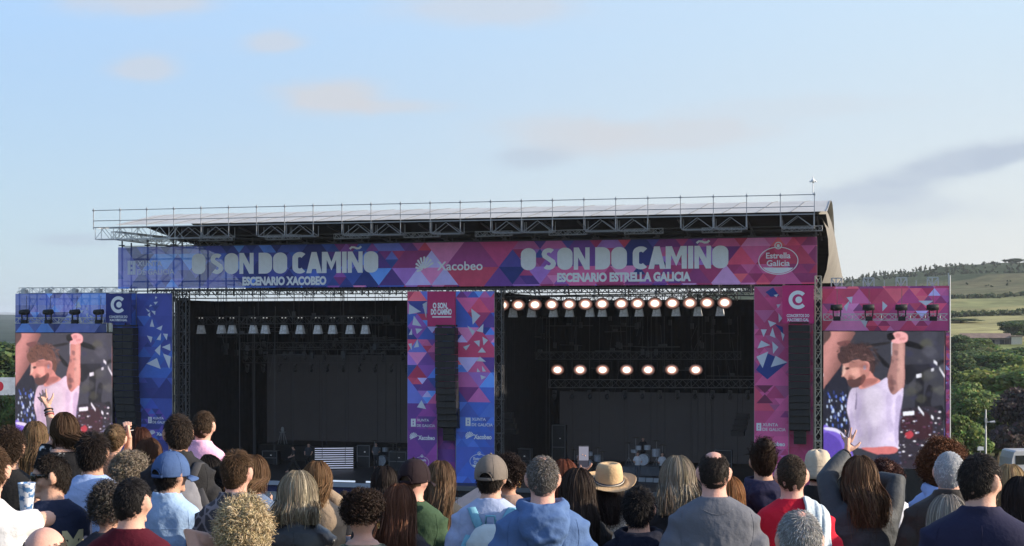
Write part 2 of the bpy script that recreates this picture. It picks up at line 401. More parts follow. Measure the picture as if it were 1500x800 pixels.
def mosaic(mb, rect, A, pal, d=0.0, seed=1, split=(0.75, 0.45), holes=()):
    """printed triangle mosaic on rect=(s0,z0,s1,z1); pal(s,z,rng) gives the colour of one triangle"""
    rng = random.Random(seed); s0, z0, s1, z1 = rect; h = A*0.62
    def put(t):
        p = clip(list(t), s0, z0, s1, z1)
        if len(p) >= 3:
            c = (sum(q[0] for q in t)/3, sum(q[1] for q in t)/3)
            mb.add([(q[0], d, q[1]) for q in p], [tuple(range(len(p)))], pal(c[0], c[1], rng))
    def rec(t, lv):
        if lv < len(split) and rng.random() < split[lv]:
            a, b, c = t; ab = ((a[0]+b[0])/2,(a[1]+b[1])/2); bc = ((b[0]+c[0])/2,(b[1]+c[1])/2); ca = ((c[0]+a[0])/2,(c[1]+a[1])/2)
            for q in ((a,ab,ca),(ab,b,bc),(ca,bc,c),(ab,bc,ca)): rec(q, lv+1)
        else: put(t)
    j = 0; z = z0-rng.random()*h
    while z < z1:
        x = s0-A-(A/2 if j % 2 else 0)-rng.random()*0.01
        while x < s1+A:
            rec(((x,z),(x+A,z),(x+A/2,z+h)), 0); rec(((x+A,z),(x+1.5*A,z+h),(x+A/2,z+h)), 0); x += A
        z += h; j += 1
# ------------------------------------------------------------------ stage frame of reference: s along the front, d into the stage, z up
TH = R(-14.46); U = Vector((math.cos(TH), math.sin(TH), 0)); D = Vector((-math.sin(TH), math.cos(TH), 0))
Y0 = 89.0; SO = Vector(((655-750)/FPX*Y0, Y0, 0)); SMAT = Matrix.Translation(SO) @ Matrix.Rotation(TH, 4, 'Z')
def sp(px, d=0.0):
    k = (px-750)/FPX
    return (k*(SO.y+d*D.y)-SO.x-d*D.x)/(U.x-k*U.y)
def st(px, py, d=0.0):
    s = sp(px, d); Y = SO.y+s*U.y+d*D.y
    return s, CAM_Z+(HOR-py)/FPX*Y
def sz(px, py, d=0.0): return st(px, py, d)[1]
GZ = -9.1; FLOOR = -7.5                      # ground and stage deck levels

def s_empty(name, base, label, cat, group=None):
    o = bpy.data.objects.new(name, None); COL.objects.link(o); o.empty_display_size = 0.5
    o.matrix_world = SMAT @ Matrix.Translation(base); tag(o, label, cat, group); o['_b'] = 0; del o['_b']; return o
def s_mesh(mb, name, m, base, label, cat, group=None, smooth=False):
    o = mb.build(name, m, None, smooth, org=base); o.matrix_world = SMAT @ Matrix.Translation(base); tag(o, label, cat, group); return o
def copy_tree(o, parent=None):
    c = o.copy(); COL.objects.link(c)
    if parent is not None: c.parent = parent
    for ch in list(o.children): copy_tree(ch, c)
    return c
ORD = ['first','second','third','fourth','fifth','sixth','seventh','eighth','ninth','tenth','eleventh','twelfth','thirteenth','fourteenth','fifteenth','sixteenth']

STEEL = mat('galvanised_steel', (0.34,0.34,0.35), 0.5, 0.35, vary=0.15)
ALU = mat('aluminium_truss', (0.5,0.5,0.5), 0.45, 0.3, vary=0.1)
FRM = mat('frame_grey', (0.27,0.27,0.28), 0.5, 0.3, vary=0.1)
DARKST = mat('dark_truss', (0.045,0.045,0.05), 0.5, 0.2)
BLACK = mat('black_paint', (0.012,0.012,0.013), 0.6, vary=0.3)
DRAPE = mat('black_drape', (0.012,0.012,0.014), 0.95, spec=0.1, vary=0.35, vscale=1.2)
CEIL = mat('roof_lining', (0.020,0.018,0.018), 0.9, spec=0.1, vary=0.4, vscale=0.8)
TARP = mat('roof_tarpaulin', (0.43,0.425,0.41), 0.7, spec=.15, vary=0.10, vscale=0.6, bump=0.15, bscale=3)
PRINTW = mat('white_print', (0.76,0.78,0.82), 0.7, vary=0.05, vscale=3)
CLOTH = mat('printed_mesh_cloth', attr=True, rough=0.75, spec=0.15, vary=0.10, vscale=1.6, bump=0.55, bscale=0.8, transp=0.12)
PVC = mat('printed_panel_cloth', attr=True, rough=0.6, spec=0.2, vary=0.08, vscale=1.4, bump=0.5, bscale=0.9)

BLU = [C(38,56,118,1.5), C(48,74,156,1.5), C(58,100,180,1.5), C(44,54,122,1.5), C(80,88,164,1.5), C(34,46,104,1.5), C(66,116,190,1.5), C(44,68,142,1.5)]
NAV = [C(36,48,104,1.5), C(44,60,128,1.5), C(40,74,146,1.5), C(38,44,100,1.5), C(52,60,134,1.5)]
PUR = [C(88,48,120,1.5), C(112,58,138,1.5), C(70,44,112,1.5), C(130,84,160,1.5), C(62,56,130,1.5), C(100,40,104,1.5)]
PNK = [C(150,46,100,1.5), C(168,66,118,1.5), C(132,38,84,1.5), C(160,48,78,1.5), C(176,96,146,1.5), C(120,44,100,1.5), C(150,70,130,1.5)]
RED = [C(160,42,84,1.5), C(178,52,88,1.5), C(150,36,70,1.5), C(166,70,120,1.5), C(192,74,92,1.5), C(120,40,84,1.5)]
LGT = [C(150,140,190,1.5), C(168,120,170,1.5)]
def pick(rng, *w):
    """w: (list, weight) pairs"""
    t = rng.random()*sum(x[1] for x in w)
    for l, q in w:
        t -= q
        if t <= 0: break
    c = rng.choice(l); k = rng.uniform(0.88, 1.10); g = sum(c)/3; return tuple((x*.86+g*.14)*k*1.50 for x in c)
def pal_fascia(s, z, rng):
    t = (s+23)/45.7
    if t < 0.13: return pick(rng, (BLU, 3), ([C(84,88,160,1.5), C(72,80,150,1.5)], 2))
    if t < 0.33: return pick(rng, (NAV, 4), (BLU, 2))
    if t < 0.43: return pick(rng, (BLU, 3), (PUR, 2), (PNK, .6))
    if t < 0.55: return pick(rng, (PNK, 4), (PUR, 2), (LGT, .4))
    if t < 0.62: return pick(rng, (PUR, 3), (PNK, 3), (BLU, 1))
    if t < 0.82: return pick(rng, (PUR, 3), (PNK, 3.5), (NAV, .6))
    if t < 0.9: return pick(rng, (PNK, 4), (LGT, .6), (PUR, 1.2))
    return pick(rng, (RED, 4), (PNK, 2))
def pal_left(s, z, rng): return pick(rng, (NAV[:3], 4), ([C(46,54,120,1.5)], 2.0)) if z > -2 else pick(rng, (NAV, 3), ([C(70,52,130,1.5), C(40,60,140,1.5)], 1.2))
def pal_leftwing(s, z, rng): return pick(rng, (BLU, 3), ([C(84,100,170,1.5), C(96,92,160,1.5), C(66,84,150,1.5)], 3))
def pal_mid(s, z, rng):
    if z < -2.6: return pick(rng, ([C(92,40,112,1.5), C(112,42,116,1.5), C(80,40,110,1.5)], 3))
    return pick(rng, (PNK, 2.6), (PUR, 2.6), (BLU, 2.2), (LGT, .7), (RED, 1.2))
def pal_mid2(s, z, rng):
    if z < -2.6: return pick(rng, ([C(38,72,150,1.5), C(44,64,136,1.5), C(48,84,160,1.5)], 3))
    return pick(rng, (PNK, 2.6), (PUR, 2.6), (BLU, 2.2), (LGT, .7), (RED, 1.2))
def pal_right(s, z, rng): return pick(rng, ([C(150,44,92,1.5), C(160,58,108,1.5), C(140,40,84,1.5), C(132,60,100,1.5)], 5), (PNK, 1))
def pal_rightwing(s, z, rng): return pick(rng, (RED, 4), (PNK, 3), (LGT, .3), ([C(110,50,96,1.5)], .8))

# ------------------------------------------------------------------ roof
def build_roof():
    base = (0, 0, 8.6)
    rt = s_empty('stage_roof', base, 'long grey tarpaulin stage roof with overhanging front lip, over both stages', 'stage roof')
    sL, sR = sp(168, -3), 23.35
    prof = [(-3.0,8.78),(-1.5,9.07),(0,9.36),(2,9.75),(4,9.97),(6,9.93),(8,9.45),(10.3,8.35),(13,6.95),(15,5.95),(17,5.0)]
    M = MB(); n = 48
    for i in range(n+1):
        s = sL+(sR-sL)*i/n; sag = -0.012*abs(math.sin(i*math.pi/2))
        for d, z in prof: M.v.append(Vector((s, d, z+sag)))
    k = len(prof)
    for i in range(n):
        for j in range(k-1): M.f.append((i*k+j, (i+1)*k+j, (i+1)*k+j+1, i*k+j+1)); M.c.append((.5,.5,.5))
    M.build('roof_sheet', TARP, rt, False, org=base)
    # ribs and seams over the sheet
    Rb = MB()
    for i in range(0, 24):
        s = sL+0.4+(sR-sL-0.5)*i/23
        for j in range(5):
            (d0,z0),(d1,z1) = prof[j], prof[j+1]; Rb.bar((min(s+0.35*j*0.5,sR-.05),d0,z0+.012),(min(s+0.35*(j+1)*0.5,sR-.05),d1,z1+.012), .016)
    Rb.build('roof_rib', mat('rib_grey', (.14,.14,.14), .6), rt, org=base)
    # lining under the sheet
    lin_p = [(-2.9,8.62),(0,8.25),(5,7.75),(10,7.0),(17,4.95)]
    M = MB(); s0 = sp(212, -2.9)
    for s in (s0, sR-.08):
        for d, z in lin_p: M.v.append(Vector((s, d, z)))
    k = len(lin_p)
    for j in range(k-1): M.f.append((j, j+1, k+j+1, k+j)); M.c.append((.5,)*3)
    M.build('roof_lining', CEIL, rt, org=base)
    # joists under the lining
    J = MB()
    for i in range(22):
        s = s0+.6+(sR-s0-1.2)*i/21
        for j in range(2): J.bar((s,lin_p[j][0]+.1,lin_p[j][1]-.12),(s,lin_p[j+1][0],lin_p[j+1][1]-.12), .07)
    for d, z in ((-1.2,8.2),(.9,8.0),(2.6,7.8)): J.bar((s0+.5,d,z-.12),(sR-.3,d,z-.12), .05)
    J.build('ceiling_joist', mat('joist_steel', (0.07,0.065,0.065), 0.6, 0.3), rt, org=base)
    # flared right end of the shell
    A = [(1198,311,-3.0),(1205,322,-1.6),(1210,334,0),(1213,350,2),(1214,373,4),(1211,395,5.6),(1204,415,7)]
    B = [(1203,296,3.0),(1209,308,5.5),(1214,322,8),(1221,348,11),(1227,374,13.4),(1233,400,15.8),(1236,414,17)]
    M = MB(); rows = []
    for a, b in zip(A, B):
        sa, za = st(*a); sb, zb = st(*b)
        rows.append([Vector((sa, a[2], za)).lerp(Vector((sb, b[2], zb)), t/5)+Vector((0.25*math.sin(math.pi*t/5),0,0)) for t in range(6)])
    for r_ in rows: M.v += r_
    for i in range(len(rows)-1):
        for t in range(5): M.f.append((i*6+t, i*6+t+1, (i+1)*6+t+1, (i+1)*6+t)); M.c.append((.5,)*3)
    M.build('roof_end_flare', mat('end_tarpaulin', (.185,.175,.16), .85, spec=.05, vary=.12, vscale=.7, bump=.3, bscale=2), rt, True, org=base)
    # guard rail along the lip
    G = MB(); sl, sr = sp(137,-3.2), sp(1193,-3.2)
    for zz in (9.05+.0, 9.72): G.bar((sl,-3.2,zz),(sr,-3.2,zz), .032)
    npst = 25
    for i in range(npst): s = sl+(sr-sl)*i/(npst-1); G.bar((s,-3.2,7.95 if i > 3 else 8.5),(s,-3.2,9.85), .028); G.cbox((s,-3.2,9.72),(.11,.1,.09))
    G.bar((sl,-3.2,8.62),(sr,-3.2,8.62), .04)
    G.build('guard_rail', STEEL, rt, org=base)
    # lattice end of the lip truss at the left
    T = MB(); a = sl+.05; b = sp(262,-3)
    T.truss((a,-2.7,8.25),(b,-2.7,8.25), .75, .035, .022, step=.62)
    T.truss((a+.6,-1.2,8.2),(b+1,2.5,7.5), .55, .03, .02, step=.6)
    T.truss((sp(166,-1),-1,8.25),(sp(166,-1)+2.6,4.5,7.9), .5, .03, .02, step=.6)
    T.build('end_truss', ALU, rt, org=base)
    # hanging braced frames under the lip
    step = (sr-sl)/(npst-1)
    for i in range(npst-1):
        if i < 3 or i % 3 == (2 if i < 12 else 1) and i not in (4,): continue
        s = sl+i*step; F = MB(); z1, z0 = 8.60, 7.88
        for d in (-3.05, -2.2):
            F.bar((s+.05,d,z0),(s+step-.05,d,z0), .027); F.bar((s+.05,d,z0),(s+.05,d,z1), .027); F.bar((s+step-.05,d,z0),(s+step-.05,d,z1), .027)
            F.bar((s+.1,d,z0+.04),(s+step/2,d,z1-.05), .024); F.bar((s+step-.1,d,z0+.04),(s+step/2,d,z1-.05), .024)
        for x in (s+.05, s+step-.05): F.bar((x,-3.05,z0),(x,-2.2,z0), .03)
        F.build('hanging_frame', FRM, rt, org=base)
    W = MB(); random.seed(4)
    for i in range(9):
        s = sp(300,-1)+i*4.6; F = MB(); F.truss((s,-1.6,7.9),(s+2.3,-1.6,7.92), .28, .025, .018); F.build('work_truss', FRM, rt, org=base)
    Mt = MB(); s = sp(1191,-3.2); Mt.bar((s,-3.2,9.7),(s,-3.2,10.75), .03, 6); Mt.bar((s-.16,-3.2,10.45),(s+.16,-3.2,10.45), .02); Mt.ball((s,-3.2,10.5), .12, 8, 6)
    for t in (-.16,.16): Mt.ball((s+t,-3.2,10.45), .05, 6, 5)
    Mt.build('wind_mast', mat('white_metal', (0.75,0.75,0.75), 0.4), rt, org=base)
    return rt
build_roof()

# ------------------------------------------------------------------ scaffold and fascia banner
def build_fascia():
    sL, sR = sp(173), sp(1197); zt, zb = 7.52, 4.76
    base = (0, 0, zb)
    sc_ = s_empty('banner_scaffold', (0,.6,4.2), 'steel scaffold carrying the long festival banner under the roof edge', 'scaffold')
    o = (0,.6,4.2); n = 24; M = MB()
    ds = (.35, 1.55)
    for i in range(n+1):
        s = sL+.1+(sR-sL-.2)*i/n
        for d in ds: M.bar((s,d,4.25),(s,d,8.05 if d < 1 else 7.9), .05, 6)
        M.bar((s,ds[0],7.4),(s,ds[1],7.4), .03); M.bar((s,ds[0],5.0),(s,ds[1],5.0), .03)
        M.cbox((s,ds[0]-.05,7.66),(.34,.2,.06))
        if i < n and i % 3 != 2:
            s2 = sL+.1+(sR-sL-.2)*(i+1)/n
            a, b = (s, s2) if i % 2 else (s2, s)
            M.bar((a,ds[1],5.0),(b,ds[1],6.6), .028); M.bar((b,ds[1],6.6),(a,ds[1],7.5), .028)
    for z in (4.62, 5.25, 6.75, 7.6, 7.98):
        for d in ds: M.bar((sL+.1,d,z),(sR-.1,d,z), .034)
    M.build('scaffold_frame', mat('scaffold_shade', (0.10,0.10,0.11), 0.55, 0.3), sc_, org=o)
    # lattice of the beam below the banner: closely set bracing and hung cables
    M = MB(); rng = random.Random(7); s = sL+3.0
    while s < sR-.4:
        h = rng.uniform(.2,.5); M.bar((s,.9,4.78),(s+rng.uniform(-.18,.18),.9,4.78-h), rng.choice((.018,.025,.03)), 3); s += rng.uniform(.10,.30)
    M.truss((sL+2,.8,4.52),(sR,.8,4.52), .34, .04, .024, step=.42)
    M.bar((sL+1.2,1.3,4.12),(sR-.2,1.3,4.12), .05)
    s = sL+3
    while s < sR-1: M.bar((s,1.1,4.5),(s+.5,1.1,4.1), .022, 3); s += rng.choice((.6,.9,1.7))
    M.build('lower_beam', DARKST, sc_, org=o)
    fb = s_empty('festival_banner', base, 'very long blue to pink banner with the festival title printed twice', 'banner')
    M = MB(); mosaic(M, (sL, zb, sR, zt), 3.5, pal_fascia, 0.0, seed=11, split=(0.80, 0.45))
    M.build('banner_cloth', CLOTH, fb, org=base)
    def T(px, py): return st(px, py, -.012)
    P = Print(); a, z = T(281,402); b, _ = T(554,399); big_title(P, a, z, 1.36, b-a)
    P.build('title_lettering', PRINTW, fb, -.012, base)
    P = Print(); a, z = T(763,396); b, _ = T(1067,392); big_title(P, a, z, 1.36, b-a)
    P.build('title_lettering', PRINTW, fb, -.012, base)
    P = Print(); a, z = T(355,417.5); b, _ = T(478,416); P.text('ESCENARIO XACOBEO', a, z, .50, w=b-a, bold=.055); P.build('subtitle_lettering', PRINTW, fb, -.012, base)
    P = Print(); a, z = T(816,412.5); b, _ = T(1012,411); P.text('ESCENARIO ESTRELLA GALICIA', a, z, .50, w=b-a, bold=.055); P.build('subtitle_lettering', PRINTW, fb, -.012, base)
    lg = mat('grey_print', (0.60,0.63,0.76), 0.7)
    P = Print(); a, z = T(187,402.5); xunta_logo(P, a, z, .92, .36); P.build('government_logo', lg, fb, -.012, base)
    P = Print(); a, z = T(622,390); shell_logo(P, a, z, .58); P.build('shell_logo', PRINTW, fb, -.012, base)
    P = Print(); a, z = T(640,396); b, _ = T(707,395); P.text('Xacobeo', a, z, .54, w=b-a, bold=.018); P.build('sponsor_lettering', PRINTW, fb, -.012, base)
    P = Print(); a, z = T(1140,382); beer_logo(P, a, z, 1.14, .80); P.build('brewery_logo', PRINTW, fb, -.012, base)
build_fascia()

# ------------------------------------------------------------------ stage decks, drapes and back screens
def drape(name, p, q, z0, z1, label, fold=.18, wl=.55):
    p = Vector(p); q = Vector(q); Ln = (q-p).length; t = (q-p)/Ln; nn = Vector((-t.y, t.x)); k = int(Ln/wl*4); M = MB()
    for i in range(k+1):
        x = Ln*i/k; o = fold*(0.5+0.5*math.sin(x*2*math.pi/wl+0.7*math.sin(x*1.3)))
        for z in (z0, z1): M.v.append(Vector((p.x+t.x*x+nn.x*o, p.y+t.y*x+nn.y*o, z)))
    for i in range(k): M.f.append((2*i, 2*i+2, 2*i+3, 2*i+1)); M.c.append((.5,)*3)
    c = ((p.x+q.x)/2, (p.y+q.y)/2, z0)
    return s_mesh(M, name, DRAPE, c, label, 'curtain', 'black stage curtains', smooth=True)
def build_house():
    a0, a1 = sp(268, .8), sp(600, .8); b0, b1 = sp(733, .8), sp(1107, .8); db = 16.2; zt = 4.12
    for (x0, x1, nm, lab, edge) in ((sp(200), sp(640), 'left', 'black left stage deck with a pale metal front edge', True), (sp(640), sp(1192), 'right', 'black right stage deck below the glowing stage lamps', False)):
        base = ((x0+x1)/2, 0, GZ); t = s_empty('stage_deck', base, lab, 'stage deck')
        M = MB(); M.box((x0+.02,-1.6,FLOOR-.12),(x1-.02,16.6,FLOOR)); M.build('deck_floor', mat('deck_floor', (0.02,0.021,0.024), 0.45, vary=0.3), t, org=base)
        M = MB(); M.box((x0+.05,-1.5,GZ),(x1-.05,-1.45,FLOOR-.125)); M.build('deck_skirt', mat('blue_skirt' if edge else 'black_skirt', C(36,46,92) if edge else C(28,32,40), 0.8, vary=0.2), t, org=base)
        M = MB(); M.box((x0+.05,-1.75,FLOOR-.28),(x1-.05,-1.62,FLOOR-.02)); M.build('deck_edge', mat('pale_edge', (0.30,0.33,0.38), 0.5) if edge else mat('dim_edge', (0.08,0.09,0.1), 0.5), t, org=base)
    ext = 4.0
    drape('back_curtain', (a0-1,db,0), (a1+ext,db,0), FLOOR, zt, 'black curtain closing the rear of the left stage')
    drape('back_curtain', (b0-1,db,0), (b1+ext-.5,db,0), FLOOR, zt, 'black curtain closing the rear of the right stage')
    drape('side_curtain', (a0-.6,db,0), (a0-.6,.9,0), FLOOR, zt-.1, 'black pleated curtain along the left side of the left stage')
    drape('side_curtain', (a1+.4,.9,0), (a1+.4,db,0), FLOOR, zt+.3, 'black curtain behind the middle tower on the left stage side')
    drape('side_curtain', (b0-.5,db,0), (b0-.5,.9,0), FLOOR, zt+.3, 'black curtain behind the middle tower on the right stage side')
    drape('side_curtain', (b1+.6,.9,0), (b1+.6,db,0), FLOOR, zt-.1, 'black curtain along the right side of the right stage')
    # black proscenium border cloths under the sky gap
    for (x0, x1, d, z0, z1, lab) in ((a0, a1+.4, 5.5, 3.0, 4.0, 'black border cloth across the top of the left stage'), (b0, b1+.4, 5.0, 2.9, 3.95, 'black border cloth above the glowing lamps of the right stage')):
        drape('border_curtain', (x1,d,0), (x0,d,0), z0, z1, lab)
    for (x0, x1, d, z0, z1, lab) in ((sp(385,15.4), sp(640,15.4), 15.4, sz(500,652,15.4), sz(500,520,15.4), 'dark switched-off video wall at the back of the left stage'),
                                     (sp(820,15.4), sp(1110,15.4), 15.4, FLOOR+.1, sz(950,575,15.4), 'dark switched-off video wall at the back of the right stage')):
        base = ((x0+x1)/2, d, z0); t = s_empty('video_wall', base, lab, 'video wall')
        M = MB(); M.box((x0,d,z0),(x1,d+.15,z1)); M.build('video_panel', mat('video_panel', (0.03,0.031,0.035), 0.55, vary=0.12, vscale=0.7, emit=(0.008,0.0085,0.0105), estr=1.0), t, org=base)  # faint glow added to the switched-off panel to lift it above black
        M = MB()
        for k in range(1, 6): s = x0+(x1-x0)*k/6; M.box((s-.012,d-.012,z0),(s+.012,d-.003,z1))
        M.build('panel_seam', BLACK, t, org=base)
build_house()

# black boxes of trussing over the stages, each its own thing
def portal_truss(p, q, w, label, m=DARKST):
    M = MB(); M.truss(p, q, w, .035, .022)
    n = 5
    for i in range(n+1):
        x = Vector(p).lerp(Vector(q), i/n); M.bar(x, (x.x, x.y, 5.6 if x.y < 8 else 4.9), .015, 3)
    return s_mesh(M, 'lighting_truss', m, Vector(p).lerp(Vector(q), .5), label, 'truss', 'lighting trusses over the stages')
portal_truss((sp(262,4),4,sz(262,470,4)), (sp(560,4),4,sz(560,468,4)), .5, 'dark lighting truss over the left stage holding the white shades')
portal_truss((sp(355,8),8,sz(355,507,8)), (sp(600,8),8,sz(600,507,8)), .5, 'second dark lighting truss deep over the left stage')
portal_truss((sp(358,11),11,sz(358,527,11)), (sp(605,11),11,sz(605,527,11)), .45, 'lowest dark lighting truss above the left video wall')
portal_truss((sp(735,3.6),3.6,sz(735,440,3.6)), (sp(1080,3.6),3.6,sz(1080,434,3.6)), .5, 'lighting truss holding the upper row of glowing lamps')
portal_truss((sp(785,9.4),9.4,sz(785,521,9.4)), (sp(1085,9.4),9.4,sz(1085,521,9.4)), .5, 'lighting truss holding the lower row of glowing lamps')
portal_truss((sp(805,11.5),11.5,sz(805,562,11.5)), (sp(1108,11.5),11.5,sz(1108,562,11.5)), .55, 'grey lighting truss just above the right video wall', mat('grey_truss', (0.11,0.11,0.115), 0.5, 0.3))

# ------------------------------------------------------------------ lamps
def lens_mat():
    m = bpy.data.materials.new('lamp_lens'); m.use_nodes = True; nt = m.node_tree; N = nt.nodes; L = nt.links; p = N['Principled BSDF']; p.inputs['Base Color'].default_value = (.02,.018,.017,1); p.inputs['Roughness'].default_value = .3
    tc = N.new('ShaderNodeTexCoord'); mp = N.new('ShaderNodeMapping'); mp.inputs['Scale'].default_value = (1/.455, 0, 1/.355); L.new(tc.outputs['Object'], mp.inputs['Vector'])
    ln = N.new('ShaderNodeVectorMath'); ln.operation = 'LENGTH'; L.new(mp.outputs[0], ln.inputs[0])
    rp = N.new('ShaderNodeValToRGB'); e = rp.color_ramp.elements; e[0].position = 0; e[0].color = (6,5.2,4.2,1); e[1].position = 1; e[1].color = (.02,.008,.006,1)  # emission fades to a warm rim, painting the lamp's glow halo on the lens
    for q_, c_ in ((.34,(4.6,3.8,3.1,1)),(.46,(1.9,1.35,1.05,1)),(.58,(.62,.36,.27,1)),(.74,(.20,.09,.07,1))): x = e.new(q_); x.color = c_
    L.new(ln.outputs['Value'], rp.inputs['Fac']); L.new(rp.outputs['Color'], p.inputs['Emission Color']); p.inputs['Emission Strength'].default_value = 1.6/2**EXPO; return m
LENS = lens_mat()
def make_blinder(s, d, z, label):
    base = (s, d, z); t = s_empty('stage_lamp', base, label, 'stage lamp', 'glowing stage lamps')
    M = MB(); M.lathe([(.26,.30),(.42,.1),(.47,0)],24,(0,0,0)); M.v = [Vector((p.x,p.z+.005,p.y*.85)) for p in M.v]; M.build('housing', BLACK, t)
    M = MB(); M.bar((-.6,.1,0),(-.6,.1,.55),.025); M.bar((.6,.1,0),(.6,.1,.55),.025); M.bar((-.6,.1,.55),(.6,.1,.55),.025); M.bar((0,.1,.55),(0,.1,.75),.03); M.build('yoke', BLACK, t)
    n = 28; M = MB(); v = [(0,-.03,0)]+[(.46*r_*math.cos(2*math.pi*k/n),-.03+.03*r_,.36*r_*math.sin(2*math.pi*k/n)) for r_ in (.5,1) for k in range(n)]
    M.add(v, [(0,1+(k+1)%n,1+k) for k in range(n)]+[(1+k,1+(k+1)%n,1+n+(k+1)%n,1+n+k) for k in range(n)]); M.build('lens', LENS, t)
    return t
lamp0 = None
def put_lamp(px, py, d, label):
    global lamp0
    s, z = st(px, py, d)
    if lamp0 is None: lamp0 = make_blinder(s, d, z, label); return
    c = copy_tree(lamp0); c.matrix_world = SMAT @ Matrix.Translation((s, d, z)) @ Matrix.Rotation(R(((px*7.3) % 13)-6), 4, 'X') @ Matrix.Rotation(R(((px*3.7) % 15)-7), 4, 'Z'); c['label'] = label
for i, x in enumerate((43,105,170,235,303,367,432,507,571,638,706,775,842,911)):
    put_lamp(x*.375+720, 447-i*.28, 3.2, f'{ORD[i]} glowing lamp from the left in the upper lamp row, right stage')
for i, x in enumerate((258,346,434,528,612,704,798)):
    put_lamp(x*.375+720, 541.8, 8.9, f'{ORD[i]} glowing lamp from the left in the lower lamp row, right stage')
SHADE = mat('white_shade', (0.50,0.52,0.56), 0.6, vary=0.45, vscale=5, emit=(0.16,0.17,0.19), estr=0.16)  # faint emission stands in for daylight falling on the white shades
shade0 = None
def put_shade(px, py, d, label, k=1.0, m=None):
    global shade0
    s, z = st(px, py, d); base = (s, d, z)
    if shade0 is None:
        t = s_empty('shaded_spotlight', base, label, 'spotlight', 'white shaded spotlights over the stages')
        M = MB(); n = 4
        v = [(-.17,-.15,.3),(.17,-.15,.3),(.17,.15,.3),(-.17,.15,.3),(-.27,-.23,-.28),(.27,-.23,-.28),(.27,.23,-.28),(-.27,.23,-.28)]
        M.add(v, [(0,1,2,3),(0,4,5,1),(1,5,6,2),(2,6,7,3),(3,7,4,0)]); M.build('shade', SHADE, t)
        M = MB(); M.cbox((0,0,.42),(.3,.26,.22)); M.bar((0,0,.5),(0,0,.95),.03); M.build('yoke', BLACK, t)
        M = MB(); M.cbox((-.12,-.05,.8),(.07,.06,.06)); M.cbox((.12,-.05,.8),(.07,.06,.06)); M.build('indicator', mat('indicator', (0.7,0.7,0.7), emit=(0.5,0.5,0.5), estr=1), t)
        shade0 = t
    else:
        t = copy_tree(shade0); t.matrix_world = SMAT @ Matrix.Translation(base); t['label'] = label
for i, x in enumerate((102,145,225,267,350,397,470,533,602,660,728,788)):
    put_shade(x*.375+240, 483, 4.0, f'{ORD[i]} white shaded spotlight from the left above the left stage')
for i, x in enumerate((84,157,242,305,385,433,517,577,645,721,806,893)):
    put_shade(x*.375+720, 458.5-i*.2, 3.9, f'{ORD[i]} white shaded spotlight from the left below the upper glowing lamps')
def rigging(px0, px1, d0, d1, z0, z1, seed, label, n):
    rng = random.Random(seed); M = MB()
    for i in range(n):
        d = rng.uniform(d0, d1); s = sp(rng.uniform(px0, px1), d); z = rng.uniform(z0, z1)
        k = rng.random()
        if k < .35: M.bar((s,d,z),(s,d,z1+1.2),.02,3); M.cbox((s,d,z),(.22,.2,.4))
        elif k < .7: M.bar((s,d,z),(s+rng.uniform(-.5,.5),d,z-rng.uniform(.6,2.6)),.018,3)
        else: w = rng.uniform(1.2,3.5); M.bar((s-w/2,d,z),(s+w/2,d,z+rng.uniform(-.05,.05)),.045); M.cbox((s,d,z+.1),(.3,.2,.2))
    for i in range(n//4):
        d = rng.uniform(d0, d1); s = sp(rng.uniform(px0, px1), d); M.bar((s,d,FLOOR+.4),(s+rng.uniform(-.1,.1),d,z1),.022,3)
    o = s_mesh(M, 'rigging', mat('rigging_black', (.05,.05,.055), .5, .2), (sp((px0+px1)/2,d0),d0,z1) if False else (sp((px0+px1)/2,d0),d0,z1), label, 'rigging'); o['kind'] = 'stuff'
rigging(275, 590, 3, 13, 0.2, 3.6, 5, 'tangle of black hoists and cables hung over the left stage', 90)
rigging(745, 1090, 10.2, 14, -1.2, 3.2, 6, 'black hoists and cables hung over the right stage lamps', 70)
# small unlit moving heads on the deep trusses
def small_head(s, d, z, label, group):
    M = MB(); M.cbox((s,d,z),(.26,.26,.16)); M.bar((s-.13,d,z),(s-.13,d,z-.3),.03); M.bar((s+.13,d,z),(s+.13,d,z-.3),.03); M.ball((s,d,z-.34),(.15,.15,.2),8,6); M.cbox((s-.06,d-.16,z-.36),(.1,.02,.05))
    return s_mesh(M, 'stage_spotlight', mat('dim_black', (0.04,0.04,0.045), 0.35, vary=0.2), (s,d,z), label, 'spotlight', group)
for row, (d, py, x0, x1, n, lab) in enumerate(((7.9, 517, 360, 590, 9, 'small dark unlit spotlight on the second truss over the left stage'), (10.9, 535, 362, 596, 11, 'small dark unlit spotlight on the lowest truss above the left video wall'), (11.4, 574, 812, 1095, 12, 'small dark unlit spotlight under the grey truss above right video wall'))):
    for i in range(n):
        px = x0+(x1-x0)*i/(n-1); s, z = st(px, py, d)
        if i == 0: h0 = small_head(s, d, z, lab, lab.replace('small','small')); h0['group'] = 'unlit spotlights: '+lab
        else:
            c = h0.copy(); COL.objects.link(c); c.matrix_world = SMAT @ Matrix.Translation((s, d, z))

